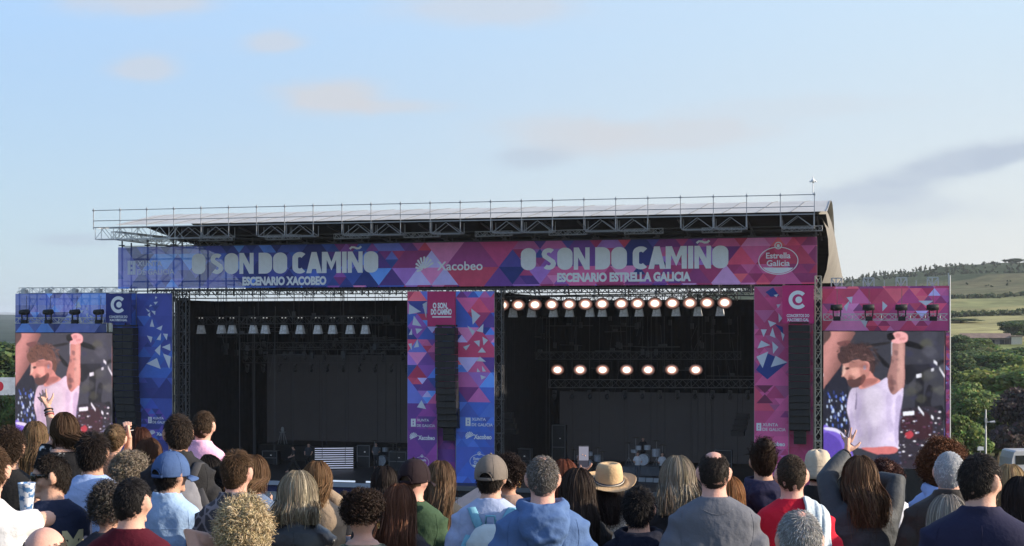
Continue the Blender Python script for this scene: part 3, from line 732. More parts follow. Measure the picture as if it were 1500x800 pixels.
# ------------------------------------------------------------------ printed towers
WTRI = mat('white_triangle_print', (0.62,0.66,0.76), 0.7)
def tower_panel(name, px0, px1, py0, pal, seed, label, tris=(), A=2.2, d=0.0, logos=None, z0=GZ, split=(.72,.30)):
    x0, x1 = sp(px0, d), sp(px1, d); zt = sz((px0+px1)/2, py0, d); base = ((x0+x1)/2, d, z0)
    t = s_empty(name, base, label, 'banner')
    M = MB(); mosaic(M, (x0, z0, x1, zt), A, pal, d, seed, split); M.build('panel_cloth', PVC, t, org=base)
    # hem frame
    F = MB()
    for x in (x0, x1): F.bar((x,d+.04,z0),(x,d+.04,zt),.03)
    F.bar((x0,d+.04,zt),(x1,d+.04,zt),.03); F.build('panel_frame', STEEL, t, org=base)
    if tris:
        P = Print()
        for tr in tris: P.poly([st(px, py, d-.012) for px, py in tr])
        P.build('white_triangles', WTRI, t, d-.012, base)
    if logos:
        for nm, fn in logos:
            P = Print(); fn(P, d-.016); P.build(nm, PRINTW, t, d-.016, base)
    return t
def Lz(px, py, d): return st(px, py, d)
def q(cx, cy, lst, k, ox, oy): return [[(ox+x*k, oy+y*k) for x, y in t] for t in lst]
k5 = 300/1091
trL = [[(x*k5, 420+y*k5) for x, y in t] for t in (
  ((775,115),(800,130),(790,135)),((800,95),(812,100),(795,108)),((805,128),(828,130),(826,152)),((786,150),(800,135),(800,163)),((818,82),(842,80),(828,96)),((826,52),(838,56),(828,68)),
  ((810,172),(822,215),(798,212)),((832,222),(866,206),(858,234)),((782,260),(812,268),(804,300)),((834,282),(858,246),(856,286)),((868,250),(894,252),(888,286)),
  ((824,340),(856,308),(852,368)),((862,322),(906,304),(908,342)),((780,410),(836,380),(856,438)),((868,356),(910,372),(902,438)))]
tower_panel('tower_banner', 200, 252, 430, pal_left, 21, 'dark navy tower banner with white triangles, left edge of left stage', trL,
  logos=(('government_logo', lambda P, d: xunta_logo(P, *Lz(217,620,d), .42, .16)), ('shell_logo', lambda P, d: (shell_logo(P, *Lz(223,635,d), .22), P.text('Xacobeo', *Lz(229,638,d), .22, bold=.03)))))
tower_panel('tower_banner', 165, 199, 430, pal_left, 25, 'plain dark navy tower banner behind the left speaker column', (), d=.35)
k7 = 280/747
trM = [[(580+x*k7, 410+y*k7) for x, y in t] for t in (((52,95),(98,125),(50,135)),((70,140),(100,182),(64,176)),((104,95),(122,85),(118,150)),((50,215),(62,190),(64,215)),((76,190),(104,192),(82,212)),((84,232),(90,262),(70,265)),((48,250),(62,248),(62,276)),((82,498),(100,470),(118,505)))]
tower_panel('tower_banner', 597, 640, 427, pal_mid, 22, 'pink and violet tower banner at the right edge of the left stage', trM, A=2.6,
  logos=(('government_logo', lambda P, d: xunta_logo(P, *Lz(602,625,d), .50, .16)), ('shell_logo', lambda P, d: (shell_logo(P, *Lz(606,640,d), .26), P.text('Xacobeo', *Lz(612.5,644,d), .26, bold=.03, w=1.1))), ('brewery_logo', lambda P, d: beer_logo(P, *Lz(618,677,d), .46, .34))))
tower_panel('tower_banner', 641, 667, 427, pal_mid, 26, 'narrow pink and violet tower banner behind the middle speaker column', (), d=.5, A=2.6)
trM2 = [[(580+x*k7, 410+y*k7) for x, y in t] for t in (((294,112),(330,140),(300,175)),((278,178),(308,200),(300,218)),((314,200),(342,172),(340,206)),((304,240),(328,236),(326,262)),((338,222),(360,236),(342,256)),((320,284),(352,284),(336,264)),((314,318),(328,300),(352,320)),((318,345),(330,360),(316,360)),((336,335),(352,358),(338,358)),((330,372),(352,380),(334,390)),((262,262),(290,252),(274,276)))]
tower_panel('tower_banner', 668, 724, 427, pal_mid2, 23, 'pink tower banner turning blue at its foot, left edge of right stage', trM2, A=3.0,
  logos=(('government_logo', lambda P, d: xunta_logo(P, *Lz(682,624,d), .52, .18)), ('shell_logo', lambda P, d: (shell_logo(P, *Lz(688,639,d), .27), P.text('Xacobeo', *Lz(694,643,d), .28, bold=.03, w=1.15))), ('brewery_logo', lambda P, d: beer_logo(P, *Lz(702,676,d), .60, .44))))
kr = 160/457
trR = [[(1080+x*kr, 400+y*kr) for x, y in t] for t in (((152,92),(172,88),(164,102)),((164,132),(182,130),(170,148)),((172,168),(188,190),(174,208)),((128,198),(164,210),(138,226)),((98,236),(124,236),(110,268)),((136,262),(148,228),(160,272)),((182,246),(198,258),(190,284)),((84,316),(100,282),(138,302)),((146,286),(172,310),(150,338)),((80,350),(130,328),(106,398)),((160,346),(210,374),(140,394)))]
tr_panel = tower_panel('tower_banner', 1105, 1155, 420, pal_right, 24, 'magenta tower banner with white triangles, right edge of right stage', trR, A=2.4,
  logos=(('government_logo', lambda P, d: xunta_logo(P, *Lz(1108,631,d), .46, .18)), ('sponsor_lettering', lambda P, d: P.text('Xacobeo', *Lz(1121,653,d), .24, bold=.03, w=1.15))))
tower_panel('tower_banner', 1156, 1191, 420, pal_right, 27, 'magenta tower banner behind the right speaker column', (), d=.4, A=2.4)
# dark blue diamonds on the right tower print
P = Print()
for t in (((78,405),(126,335),(210,375),(126,445)),((158,215),(190,225),(196,290),(180,240)),((118,80),(150,60),(176,96),(140,100))):
    P.poly([st(1080+x*kr, 400+y*kr, -.006) for x, y in t])
P.build('blue_diamonds', mat('navy_print', C(42,58,118,1.5), 0.7), tr_panel, -.006, ((sp(1105)+sp(1155))/2, 0, GZ))
P = Print()
for t in (((80,470),(150,470),(115,503)),((115,507),(80,545),(150,545))): P.poly([st(1080+x*kr, 400+y*kr, -.006) for x, y in t])
P.build('plum_triangles', mat('plum_print', C(104,44,72,1.5), 0.7), tr_panel, -.006, ((sp(1105)+sp(1155))/2, 0, GZ))

def square_sign(px0, px1, py0, py1, col, d, label, draw):
    x0, x1 = sp(px0,d), sp(px1,d); z0, z1 = sz((px0+px1)/2,py1,d), sz((px0+px1)/2,py0,d); base = ((x0+x1)/2, d, z0)
    t = s_empty('emblem_sign', base, label, 'sign')
    M = MB(); M.box((x0,d,z0),(x1,d+.06,z1)); M.build('sign_board', mat('sign_'+label[:8].replace(' ','_'), col, 0.6, vary=0.08, vscale=2), t, org=base)
    P = Print(); draw(P, d-.01, x0, x1, z0, z1); P.build('emblem', PRINTW, t, d-.01, base)
def draw_c(P, d, x0, x1, z0, z1):
    w = x1-x0; h = z1-z0; cx = (x0+x1)/2; emblem_c(P, cx, z0+h*.62, w*.30); P.text('CONCERTOS DO', cx, z0+h*.17, h*.075, w=w*.72, bold=.03, anchor='c'); P.text('XACOBEO.GAL', cx, z0+h*.06, h*.075, w=w*.70, bold=.03, anchor='c')
def draw_son(P, d, x0, x1, z0, z1):
    w = x1-x0; h = z1-z0; cx = (x0+x1)/2
    P.text('O SON', cx-.1, z0+h*.52, h*.15, w=w*.50, bold=.05, anchor='c'); P.text('DO CAMIÑO', cx, z0+h*.34, h*.15, w=w*.74, bold=.05, anchor='c'); P.rect(x0+w*.18, z0+h*.25, x1-w*.14, z0+h*.285)
square_sign(155, 192, 430, 473, C(32,38,92,1.8), -.9, 'navy square sign with white round letter C emblem', draw_c)
square_sign(626, 667, 427, 478, C(140,36,78,1.8), -.9, 'crimson square sign with the small white festival title', draw_son)
square_sign(1146, 1192, 418, 474, C(146,32,84,1.8), -.9, 'magenta square sign with white round letter C emblem', draw_c)

# ------------------------------------------------------------------ speaker arrays
CAB = mat('speaker_cabinet', (0.012,0.012,0.013), 0.55, vary=0.2, bump=0.3, bscale=30)
GRL = mat('speaker_grille', (0.02,0.02,0.021), 0.7, vary=0.2)
def speaker_array(px, py0, py1, n, label, curve=.5, w=1.3, tail=None):
    d = -.75; s = sp(px, d); z1 = sz(px, py0, d); z0 = sz(px, py1, d); base = (s, d, z0)
    t = s_empty('speaker_column', base, label, 'speaker', 'hanging speaker columns'); h = (z1-z0)/n
    F = MB(); F.cbox((s,d,z1+.12),(w*.9,.9,.1)); F.bar((s,d,z1+.1),(s,d,z1+1.2),.03); F.build('rigging_frame', BLACK, t, org=base)
    for i in range(n):
        f = i/(n-1); dd = d+curve*f**3*1.2; a = R(10*f**2); ca, sa = math.cos(a), math.sin(a); zc = z1-h*(i+.5)
        M = MB(); M.cbox((0,0,0),(w,.75,h*.94)); M.v = [Vector((s+p.x, dd+p.y*ca-p.z*sa*-1*0+p.z*sa, zc+p.z*ca-p.y*sa)) for p in M.v]
        o = M.build('cabinet', CAB, t, org=base)
        G = MB(); G.cbox((-w*.24,-.385,0),(w*.44,.02,h*.8)); G.cbox((w*.24,-.385,0),(w*.44,.02,h*.8)); G.v = [Vector((s+p.x, dd+p.y*ca+p.z*sa, zc+p.z*ca-p.y*sa)) for p in G.v]
        G.build('grille', GRL, o, org=base)
    if tail:
        k, tw, th = tail
        for i in range(k):
            M = MB(); M.cbox((s,d+.75,z0-th*(i+.5)),(tw,.6,th*.92)); M.build('cabinet', CAB, t, org=base)
speaker_array(184, 480, 634, 15, 'black speaker column hanging by the left video screen', w=1.45)
speaker_array(654, 480, 628, 15, 'black speaker column hanging between the two stages', w=1.28, tail=(2, .75, .4))
speaker_array(1171, 476, 632, 15, 'black speaker column hanging beside the right video screen', w=1.2, tail=(2, .7, .4))
# small side fills seen inside the right stage
for (px, py, d, lab) in ((742, 608, 2.5, 'small black speaker cluster at the left edge of the right stage'), (1088, 610, 3, 'small black speaker cluster at the right edge of the right stage')):
    s, z = st(px, py, d); M = MB()
    for k in range(4): M.cbox((s+.1*k*(1 if px < 900 else -1), d, z-.35*k),(.8,.6,.32)); 
    M.bar((s,d,z+.1),(s,d,z+5),.015,3)
    s_mesh(M, 'speaker_cluster', CAB, (s,d,z-1.3), lab, 'speaker')

# ------------------------------------------------------------------ scaffold columns of the towers
def column(px, d, label, w=.5, top=4.6, m=ALU, dep=None):
    s = sp(px, d); M = MB(); M.truss((s,d,GZ),(s,d,top), w, .045, .026, step=.55, up=(0,1,0), h=dep or w)
    z = GZ+.5
    while z < top: M.cbox((s,d,z),(w+.1,(dep or w)+.1,.05)); z += 2.1
    return s_mesh(M, 'truss_column', m, (s,d,GZ), label, 'truss tower')
DIMT = mat('dim_truss', (0.10,0.10,0.105), 0.5, 0.3)
column(255.5, .3, 'thin grey truss column beside the navy tower banner', .28, m=DIMT); column(270, .9, 'grey truss column at the left edge of the left stage', .5, m=DIMT)
column(730.5, .6, 'grey truss column at the left edge of the right stage', .5, m=DIMT)
column(194.5, .6, 'thin truss column behind the left speaker column', .3, m=DIMT)
column(1198.5, -.5, 'sunlit truss column between the right tower and the right screen', .34, top=5.2, m=mat('sun_tinted_steel', (.42,.38,.30), .5, .3, vary=.3, vscale=3))  # golden sunlight is put into this column's steel colour

# ------------------------------------------------------------------ video screens and the side wings
def soft_poly(img, pts, col, shade=None, feather=1, alpha=1.0):
    Hh, Ww, _ = img.shape; xs_ = [p[0] for p in pts]; ys_ = [p[1] for p in pts]; m = feather+3
    xa, xb = max(0, int(min(xs_))-m), min(Ww, int(max(xs_))+m+1); ya, yb = max(0, int(min(ys_))-m), min(Hh, int(max(ys_))+m+1)
    if xb <= xa or yb <= ya: return
    yy, xx = np.mgrid[ya:yb, xa:xb]; x = xx+.5; y = yy+.5; ins = np.zeros(x.shape, bool); n = len(pts)
    for i in range(n):
        (x0,y0),(x1,y1) = pts[i-1], pts[i]
        if y0 == y1: continue
        ins ^= ((y0 > y) != (y1 > y)) & (x < (x1-x0)*(y-y0)/(y1-y0)+x0)
    c = np.array(col, float)[None, None, :]*np.ones(x.shape+(1,))
    if shade is not None: c = c*shade(x, y)[..., None]
    k = blur(np.pad(ins.astype(float), 2, mode='edge'), feather)[2:-2, 2:-2][..., None]*alpha
    img[ya:yb, xa:xb] = img[ya:yb, xa:xb]*(1-k)+c*k
def smooth_pts(pts, n=6):
    P = [np.array(p, float) for p in pts]; o = []; m = len(P)
    for i in range(m):
        p0, p1, p2, p3 = P[i-1], P[i], P[(i+1) % m], P[(i+2) % m]
        for k in range(n):
            t = k/n; o.append(tuple(.5*((2*p1)+(-p0+p2)*t+(2*p0-5*p1+4*p2-p3)*t*t+(-p0+3*p1-3*p2+p3)*t**3)))
    return o
def blur(a, n):
    for _ in range(n):
        a = (a+np.roll(a,1,0)+np.roll(a,-1,0))/3; a = (a+np.roll(a,1,1)+np.roll(a,-1,1))/3
    return a
def singer_picture(seed, left):
    """a live camera picture of a performer with one fist raised, in the coordinates of a 662 x 760 frame"""
    rng = np.random.default_rng(seed); K = .5; Wd, Ht = 331, 385
    img = np.zeros((Ht, Wd, 3)); L3 = lambda *c: np.array([lin(v) for v in c])
    yy, xx = np.mgrid[0:Ht, 0:Wd]
    g = (0.75+0.35*blur(rng.random((Ht, Wd)), 14)*1.0 + .12*(xx/Wd))[..., None]
    img[:] = L3(58,58,70)*g*(1.25 if left else 1.0)
    hx_ok = lambda x, y: not (x < 175 and y > 235) and y > 110 and not (y > 240 and x < 300)
    T = lambda pts: [((x-50)*K, (y-55)*K) for x, y in pts]
    def P(pts, col, sh=None, sm=True, f=1, al=1.0): soft_poly(img, smooth_pts(T(pts), 5) if sm else T(pts), L3(*col), sh, f, al)
    # guitar player behind, at the left
    P([(50,200),(96,210),(150,250),(175,330),(190,400),(190,800),(50,800)], (38,38,54))
    P([(50,55),(215,55),(215,85),(200,110),(186,135),(150,140),(140,190),(150,240),(110,300),(60,365),(50,360)], (196,128,122), lambda x, y: .75+.35*np.sin(x*.05+y*.02))
    P([(50,55),(90,58),(86,90),(60,120),(50,130)], (90,66,66)); P([(125,118),(190,105),(196,130),(150,140)], (120,72,72))
    # stands, drums and cymbals
    for pts in ([(480,250),(520,240),(640,235),(700,210),(705,232),(640,262),(560,300),(540,330),(500,350)], [(560,300),(600,290),(600,470),(640,560),(560,560)], [(600,450),(620,360),(650,370),(640,470),(700,470),(700,560),(590,560)]): P(pts, (34,32,40), f=2)
    P([(470,500),(560,480),(660,480),(700,560),(700,800),(440,800),(450,600)], (52,44,56))
    P([(490,520),(620,510),(640,640),(520,660),(480,600)], (64,34,44)); P([(500,630),(525,612),(545,632),(528,655),(505,652)], (190,40,60))
    for _ in range(170):
        cx, cy = rng.uniform(455,705), rng.uniform(485,800); r = rng.uniform(2,9)
        if cx < 470 and cy < 700: continue
        P([(cx-r,cy),(cx,cy-r*.5),(cx+r,cy),(cx,cy+r*.6)], [(240,236,250),(150,150,190),(20,20,30),(110,60,90),(90,90,120)][rng.integers(5)])
    for a, b, w in (((488,518),(548,512),11),((570,480),(600,520),8),((640,530),(652,540),9),((560,306),(588,300),10),((655,222),(672,236),9),((684,258),(712,306),8),((640,272),(655,266),8)):
        P([(a[0],a[1]-w),(b[0],b[1]-w),(b[0],b[1]+w),(a[0],a[1]+w)], (236,236,250), sm=False)
    for _ in range(70):
        cx, cy = rng.uniform(60,180), rng.uniform(400,600); r = rng.uniform(2,8)
        P([(cx-r*.5,cy-r*1.5),(cx+r*.5,cy-r),(cx+r*.5,cy+r*1.5),(cx-r*.5,cy+r)], [(70,110,220),(190,210,250),(20,24,40),(40,60,130)][rng.integers(4)])
    P([(50,600),(90,608),(150,640),(190,690),(215,760),(210,800),(50,800)], (118,84,216)); P([(50,640),(110,650),(150,700),(160,800),(50,800)], (86,54,180))
    P([(60,602),(130,612),(190,670),(180,664),(120,628),(60,616)], (222,214,250))
    # microphone stand and boom
    P([(282,132),(405,112),(410,124),(290,146)], (40,36,40)); P([(500,106),(560,118),(620,150),(614,162),(500,134)], (22,20,24)); P([(335,175),(352,180),(420,250),(418,262),(380,246)], (30,28,32))
    P([(404,66),(445,62),(452,90),(430,108),(404,96)], (26,22,26)); P([(424,120),(440,112),(438,185),(426,190)], (200,196,210))
    # raised arm
    P([(432,120),(470,110),(496,112),(496,240),(498,300),(488,380),(440,412),(404,392),(402,310),(424,225),(428,160)], (184,128,122) if not left else (222,140,128), lambda x, y: .72+.38*np.clip((x-(402-50)*K)/(48), 0, 1))
    for pts in ([(440,160),(462,168),(456,190),(440,182)], [(415,330),(440,326),(452,350),(426,356)], [(424,212),(440,216),(430,236)], [(452,270),(470,260),(466,286)], [(412,372),(436,366),(440,384),(420,392)], [(444,212),(466,204),(470,222)]): P(pts, (122,84,86), f=2, al=.7)
    P([(436,64),(470,54),(505,66),(514,88),(506,112),(470,122),(432,118),(428,104),(446,96),(440,80)], (246,166,168))
    # shirt
    shirt = [(236,372),(300,366),(360,338),(400,316),(408,372),(436,412),(488,372),(484,440),(470,520),(462,600),(460,716),(420,704),(320,716),(232,712),(188,660),(200,590),(180,500),(190,420),(208,380)]
    P(shirt, (232,214,250) if not left else (246,214,240), lambda x, y: .80+.22*np.sin(x*.035+.6)+.05*np.sin(y*.08+x*.05))
    P([(260,716),(330,710),(420,702),(460,716),(440,742),(380,756),(330,744)], (222,112,112)); P([(350,752),(400,748),(452,746),(470,800),(340,800)], (44,48,70))
    # neck, face, beard, hair
    P([(270,290),(312,280),(330,310),(366,334),(330,356),(280,378),(246,376),(256,340)], (226,140,128))
    P([(158,236),(200,222),(260,215),(296,232),(302,280),(280,330),(250,360),(214,366),(190,356),(182,330),(164,312),(150,312),(160,285),(164,262)], (220,150,136) if not left else (240,156,140), lambda x, y: .82+.3*np.clip((x-55)/60, 0, 1))
    P([(184,330),(206,322),(222,326),(250,312),(276,296),(284,318),(262,356),(220,374),(196,366),(184,350)], (92,60,58)); P([(164,262),(186,256),(196,264),(176,272)], (96,60,56)); P([(276,232),(298,226),(306,250),(296,284),(280,284),(272,262)], (236,150,140)); P([(270,250),(284,246),(286,266),(274,270)], (170,190,230))
    P([(132,212),(128,186),(146,168),(152,146),(176,138),(196,122),(230,128),(262,124),(290,140),(312,162),(330,200),(336,250),(328,290),(312,284),(306,240),(292,224),(262,222),(240,208),(216,214),(196,230),(176,236),(152,238)], (74,50,50) if not left else (112,72,58), lambda x, y: .8+.4*np.sin(x*.5+np.sin(y*.25)*1.5)**2)
    # light and shade on the filmed performer
    P([(196,230),(250,216),(292,236),(290,262),(240,258),(196,262)], (120,66,60), f=4, al=.55); P([(250,250),(300,240),(306,290),(280,326),(262,320)], (150,84,76), f=5, al=.5)
    P([(158,252),(176,262),(170,296),(156,306)], (250,196,176), f=2, al=.6); P([(206,262),(238,268),(240,296),(212,300)], (246,176,156), f=5, al=.5); P([(262,330),(330,318),(350,334),(290,372),(262,366)], (130,66,62), f=4, al=.6)
    P([(186,318),(206,314),(212,322),(190,326)], (150,70,68), f=1, al=.8); P([(170,264),(190,262),(192,270),(174,272)], (60,34,34), f=1, al=.8); P([(196,300),(226,314),(222,324),(190,322)], (104,64,58), f=2, al=.5)
    for _ in range(150):
        hx, hy = rng.uniform(130,335), rng.uniform(122,290); inside = ((hx-238)/105)**2+((hy-196)/76)**2 < 1 and not (hx < 292 and hy > 226) and not (hx < 150 and hy > 205)
        if not inside: continue
        an = rng.uniform(-.6,1.4); ln = rng.uniform(14,34); w_ = rng.uniform(2,4.5); dx_, dy_ = math.cos(an)*ln, math.sin(an)*ln
        P([(hx,hy-w_),(hx+dx_*.5,hy+dy_*.5-w_-4),(hx+dx_,hy+dy_),(hx+dx_*.5,hy+dy_*.5+w_-4)], [(44,30,32),(104,74,70),(140,100,92),(58,40,40)][rng.integers(4)], f=1, al=.7)
    for pts, al in (([(240,400),(262,470),(250,560),(268,640),(240,650),(226,560),(234,470)],.30),([(400,400),(432,440),(420,520),(440,600),(410,620),(396,520)],.30),([(450,430),(482,420),(470,560),(456,690),(440,640),(446,520)],.5),([(200,500),(220,560),(214,640),(194,660)],.35),([(300,470),(320,560),(312,690),(296,640)],.2)):
        P(pts, (150,130,186), f=6, al=al)
    P([(280,380),(340,372),(372,400),(380,520),(330,600),(290,520)], (250,238,255), f=34, al=.32)
    P([(466,130),(488,130),(488,330),(470,396),(456,330)], (236,176,160), f=4, al=.45); P([(406,330),(430,300),(436,380),(420,400)], (110,66,66), f=4, al=.55); P([(446,70),(470,66),(474,84),(452,90)], (190,110,112), f=2, al=.6); P([(470,92),(500,90),(498,100),(470,104)], (200,118,118), f=1, al=.6)
    for _ in range(26):
        cx, cy = rng.uniform(490,705), rng.uniform(70,480); r = rng.uniform(12,45); P([(cx-r,cy),(cx,cy-r*.8),(cx+r,cy),(cx,cy+r*.8)], (rng.uniform(50,110),)*2+(rng.uniform(60,120),), f=9, al=.35)
    P([(232,376),(236,430),(234,486),(228,500),(224,486),(230,430)], (130,116,150))
    for _ in range(120):                                         # stray curls round the hair outline
        an = rng.uniform(-2.9, .5); cx, cy = 238+104*math.cos(an)+rng.uniform(-12,8), 200+78*math.sin(an)+rng.uniform(-8,10); ln = rng.uniform(10,24); a2 = an+rng.uniform(-1.1,1.1); w_ = rng.uniform(1.5,3.5)
        if hx_ok(cx, cy): P([(cx,cy-w_),(cx+math.cos(a2)*ln*.6,cy+math.sin(a2)*ln*.6-w_),(cx+math.cos(a2)*ln,cy+math.sin(a2)*ln),(cx+math.cos(a2)*ln*.5,cy+math.sin(a2)*ln*.5+w_)], [(60,42,42),(86,62,58),(48,34,36)][rng.integers(3)] if not left else [(106,70,60),(130,90,78)][rng.integers(2)], f=1, al=.7)
    img = blur(img, 1); low = 0
    for s_, w_ in ((22,.30),(9,.26),(4,.22)): q_ = blur(rng.random((Ht, Wd)), s_); q_ = (q_-q_.mean())/max(1e-6, q_.std()); low = low+q_*w_
    img = img*(1+.06*low)[..., None]; gray = img.mean(-1, keepdims=True); img = img*.84+gray*.16
    img = img*(1+.10*(rng.random((Ht, Wd, 1))-.5))
    if left: img = img*np.array([1.12,1.0,1.02])+.02
    return img
def led_screen(px0, px1, py0, zbot, label, left, d=-.3):
    x0, x1 = sp(px0,d), sp(px1,d); z1 = sz((px0+px1)/2, py0, d); base = ((x0+x1)/2, d, zbot); t = s_empty('video_screen', base, label, 'video screen')
    img = singer_picture(5, left)[::2, ::2]; Ht, Wd = img.shape[:2]; w = x1-x0; h = w*Ht/Wd; z0 = z1-h
    xs = np.linspace(x0, x1, Wd+1)-base[0]; zs = np.linspace(z1, z0, Ht+1)-base[2]
    V = np.stack(np.broadcast_arrays(xs[None, :], np.full((Ht+1, Wd+1), d-base[1]), zs[:, None]), -1).reshape(-1, 3)
    i, j = np.mgrid[0:Ht, 0:Wd]; a = (i*(Wd+1)+j).ravel(); F = np.stack([a, a+Wd+1, a+Wd+2, a+1], 1)
    me = np_mesh('led_picture', V, F, cols=img.reshape(-1, 3))
    link('led_picture', me, mat('led_picture', attr=True, rough=0.6, spec=0.1, emit='attr', estr=0.92) if False else LED, t)
    M = MB(); M.box((x0-.04,d+.03,zbot),(x1+.04,d+.25,z1+.04)); M.build('screen_cabinet', BLACK, t, org=base)
def led_mat():
    m = bpy.data.materials.new('led_picture'); m.use_nodes = True; nt = m.node_tree; N = nt.nodes; L = nt.links; p = N['Principled BSDF']
    a = N.new('ShaderNodeAttribute'); a.attribute_name = 'Col'; p.inputs['Base Color'].default_value = (.01,.01,.01,1); p.inputs['Roughness'].default_value = .7; p.inputs['Specular IOR Level'].default_value = .1
    L.new(a.outputs['Color'], p.inputs['Emission Color']); p.inputs['Emission Strength'].default_value = 1.12/2**EXPO; return m
LED = led_mat()
led_screen(22.5, 164.5, 488, GZ+1.0, 'bright video screen at far left showing singer with raised fist', True)
led_screen(1206, 1384, 485.5, GZ+1.0, 'large video screen at right showing singer with raised fist', False)

def wing(px0, px1, py0, py1, pal, seed, label, tris, lab2, top_n, heads, hy, ty, side):
    d = 0.0; x0, x1 = sp(px0,d), sp(px1,d); xm = (px0+px1)/2; zt, zb = sz(xm,py0,d), sz(xm,py1,d); base = ((x0+x1)/2, d, zb)
    t = s_empty('wing_banner', base, label, 'banner')
    M = MB(); mosaic(M, (x0, zb, x1, zt), 2.8 if side else 3.0, pal, d, seed, (.75,.3)); M.build('banner_cloth', CLOTH if not side else PVC, t, org=base)
    if tris:
        P = Print()
        for tr in tris: P.poly([st(px, py, -.012) for px, py in tr])
        P.build('white_triangles', WTRI, t, -.012, base)
    # scaffold behind
    o = (base[0], .5, GZ); sc_ = s_empty('wing_scaffold', o, lab2, 'scaffold'); M = MB(); n = 5
    for i in range(n+1):
        s = x0+.1+(x1-x0-.2)*i/n
        for dd in (.35, 1.5): M.bar((s,dd,GZ),(s,dd,zt+.05),.045)
        if i < n:
            s2 = x0+.1+(x1-x0-.2)*(i+1)/n; M.bar((s,.35,zb),(s2,.35,zt-.3),.025); M.bar((s2,1.5,zb),(s,1.5,zt-.3),.025)
    for z in (zb, zt-.35, zt, zb-3, zb-6):
        for dd in (.35, 1.5): M.bar((x0,dd,z),(x1,dd,z),.03)
    M.build('scaffold_frame', DIMT, sc_, org=o)
    M = MB()
    if not side:
        M.truss((x0+.2,.3,zt+.22),(x1+2.0,.3,zt+.22),.36,.03,.02,step=.4)
        for px in heads: s = sp(px,.3); M.cbox((s,.3,zt+.15),(.3,.4,.3)); M.bar((s-.6,.3,zt+.1),(s+.3,.3,zt+.45),.03)
    else:
        for px in heads:
            s = sp(px,.3)
            for a, b in (((-.32,0),(-.32,.5)),((-.05,0),(-.05,.5)),((-.32,.5),(-.05,0)),((.28,0),(.28,.5)),((.28,.5),(-.05,0)),((-.32,.5),(.28,.5))): M.bar((s+a[0],.3,zt+a[1]),(s+b[0],.3,zt+b[1]),.045)
        for k in range(5): s = x0+(x1-x0)*k/4-.05; M.bar((s,.2,zt),(s,.2,zt+(.35 if k < 4 else .75)),.04)
        M.bar((x1+.02,-.05,GZ),(x1+.02,-.05,zt+.6),.05,6)
    M.build('top_truss', ALU, sc_, org=o)
    # front truss with moving heads
    zz = sz(xm, ty, -1.0); M = MB(); a, b = sp(px0+2,-1), sp(px1-3,-1); M.truss((a,-1,zz),(b,-1,zz),.36,.03,.02,step=.4)
    for k in range(3): s = a+(b-a)*(k+.5)/3; M.bar((s,-1,zz),(s,.2,zz),.03)
    s_mesh(M, 'lighting_truss', ALU, ((a+b)/2,-1,zz), 'thin front truss carrying black moving lights on the '+('right' if side else 'left')+' wing banner', 'truss')
    for i, px in enumerate(heads):
        s, z = st(px, hy, -1.25); hb = (s,-1.25,z); lb = f'{ORD[i]} black moving light from the left on the '+('pink right' if side else 'blue left')+' wing banner'
        h = s_empty('moving_light', hb, lb, 'stage light', 'black moving lights on the wing banners')
        M = MB(); M.cbox((s,-1.25,z-.42),(.4,.34,.26)); M.build('light_base', BLACK, h, org=hb)
        M = MB(); M.bar((s-.2,-1.25,z-.3),(s-.22,-1.25,z+.2),.05); M.bar((s+.2,-1.25,z-.3),(s+.22,-1.25,z+.2),.05); M.build('yoke', BLACK, h, org=hb)
        M = MB(); M.tube([(s-.36,-1.25,z+.22),(s-.1,-1.25,z+.2),(s+.3,-1.25,z+.24)],[.15,.19,.17],10); M.build('light_head', BLACK, h, True, org=hb)
        M = MB(); M.bar((s,-1.1,z-.3),(s,-1.0,z+1.3),.018,3); M.build('safety_cable', BLACK, h, org=hb)
trW = [[(x*k5, 420+y*k5) for x, y in t] for t in (((402,112),(418,80),(434,110)),((424,128),(446,124),(436,142)),((350,158),(392,150),(378,164)),((456,146),(470,140),(466,166)),((474,150),(494,158),(484,166)),((412,190),(424,158),(440,190)),((456,110),(466,112),(466,130)))]
wing(22.5, 156, 430, 487, pal_leftwing, 31, 'blue see-through wing banner above the left video screen', trW, 'scaffold behind the blue wing banner and the left screen', 4, (36,71,110,145), 462, 469.5, 0)
kw = 320/853
trW2 = [[(1180+x*kw, 400+y*kw) for x, y in t] for t in (((150,130),(172,108),(160,150)),((160,95),(184,92),(180,120)),((214,184),(244,180),(234,214)),((300,110),(320,128),(300,150)),((440,108),(500,108),(470,128)))]
wing(1204.5, 1391, 419.5, 485, pal_rightwing, 32, 'pink and red wing banner above the right video screen', trW2, 'scaffold behind the pink wing banner and right screen', 4, (1226,1273,1321,1367), 456, 464.5, 1)
# printed strip beside the right screen
tower_panel('side_banner', 1385.5, 1391, 487, pal_rightwing, 33, 'narrow pink banner strip along the right side of the right screen', (), d=-.1, A=.9)

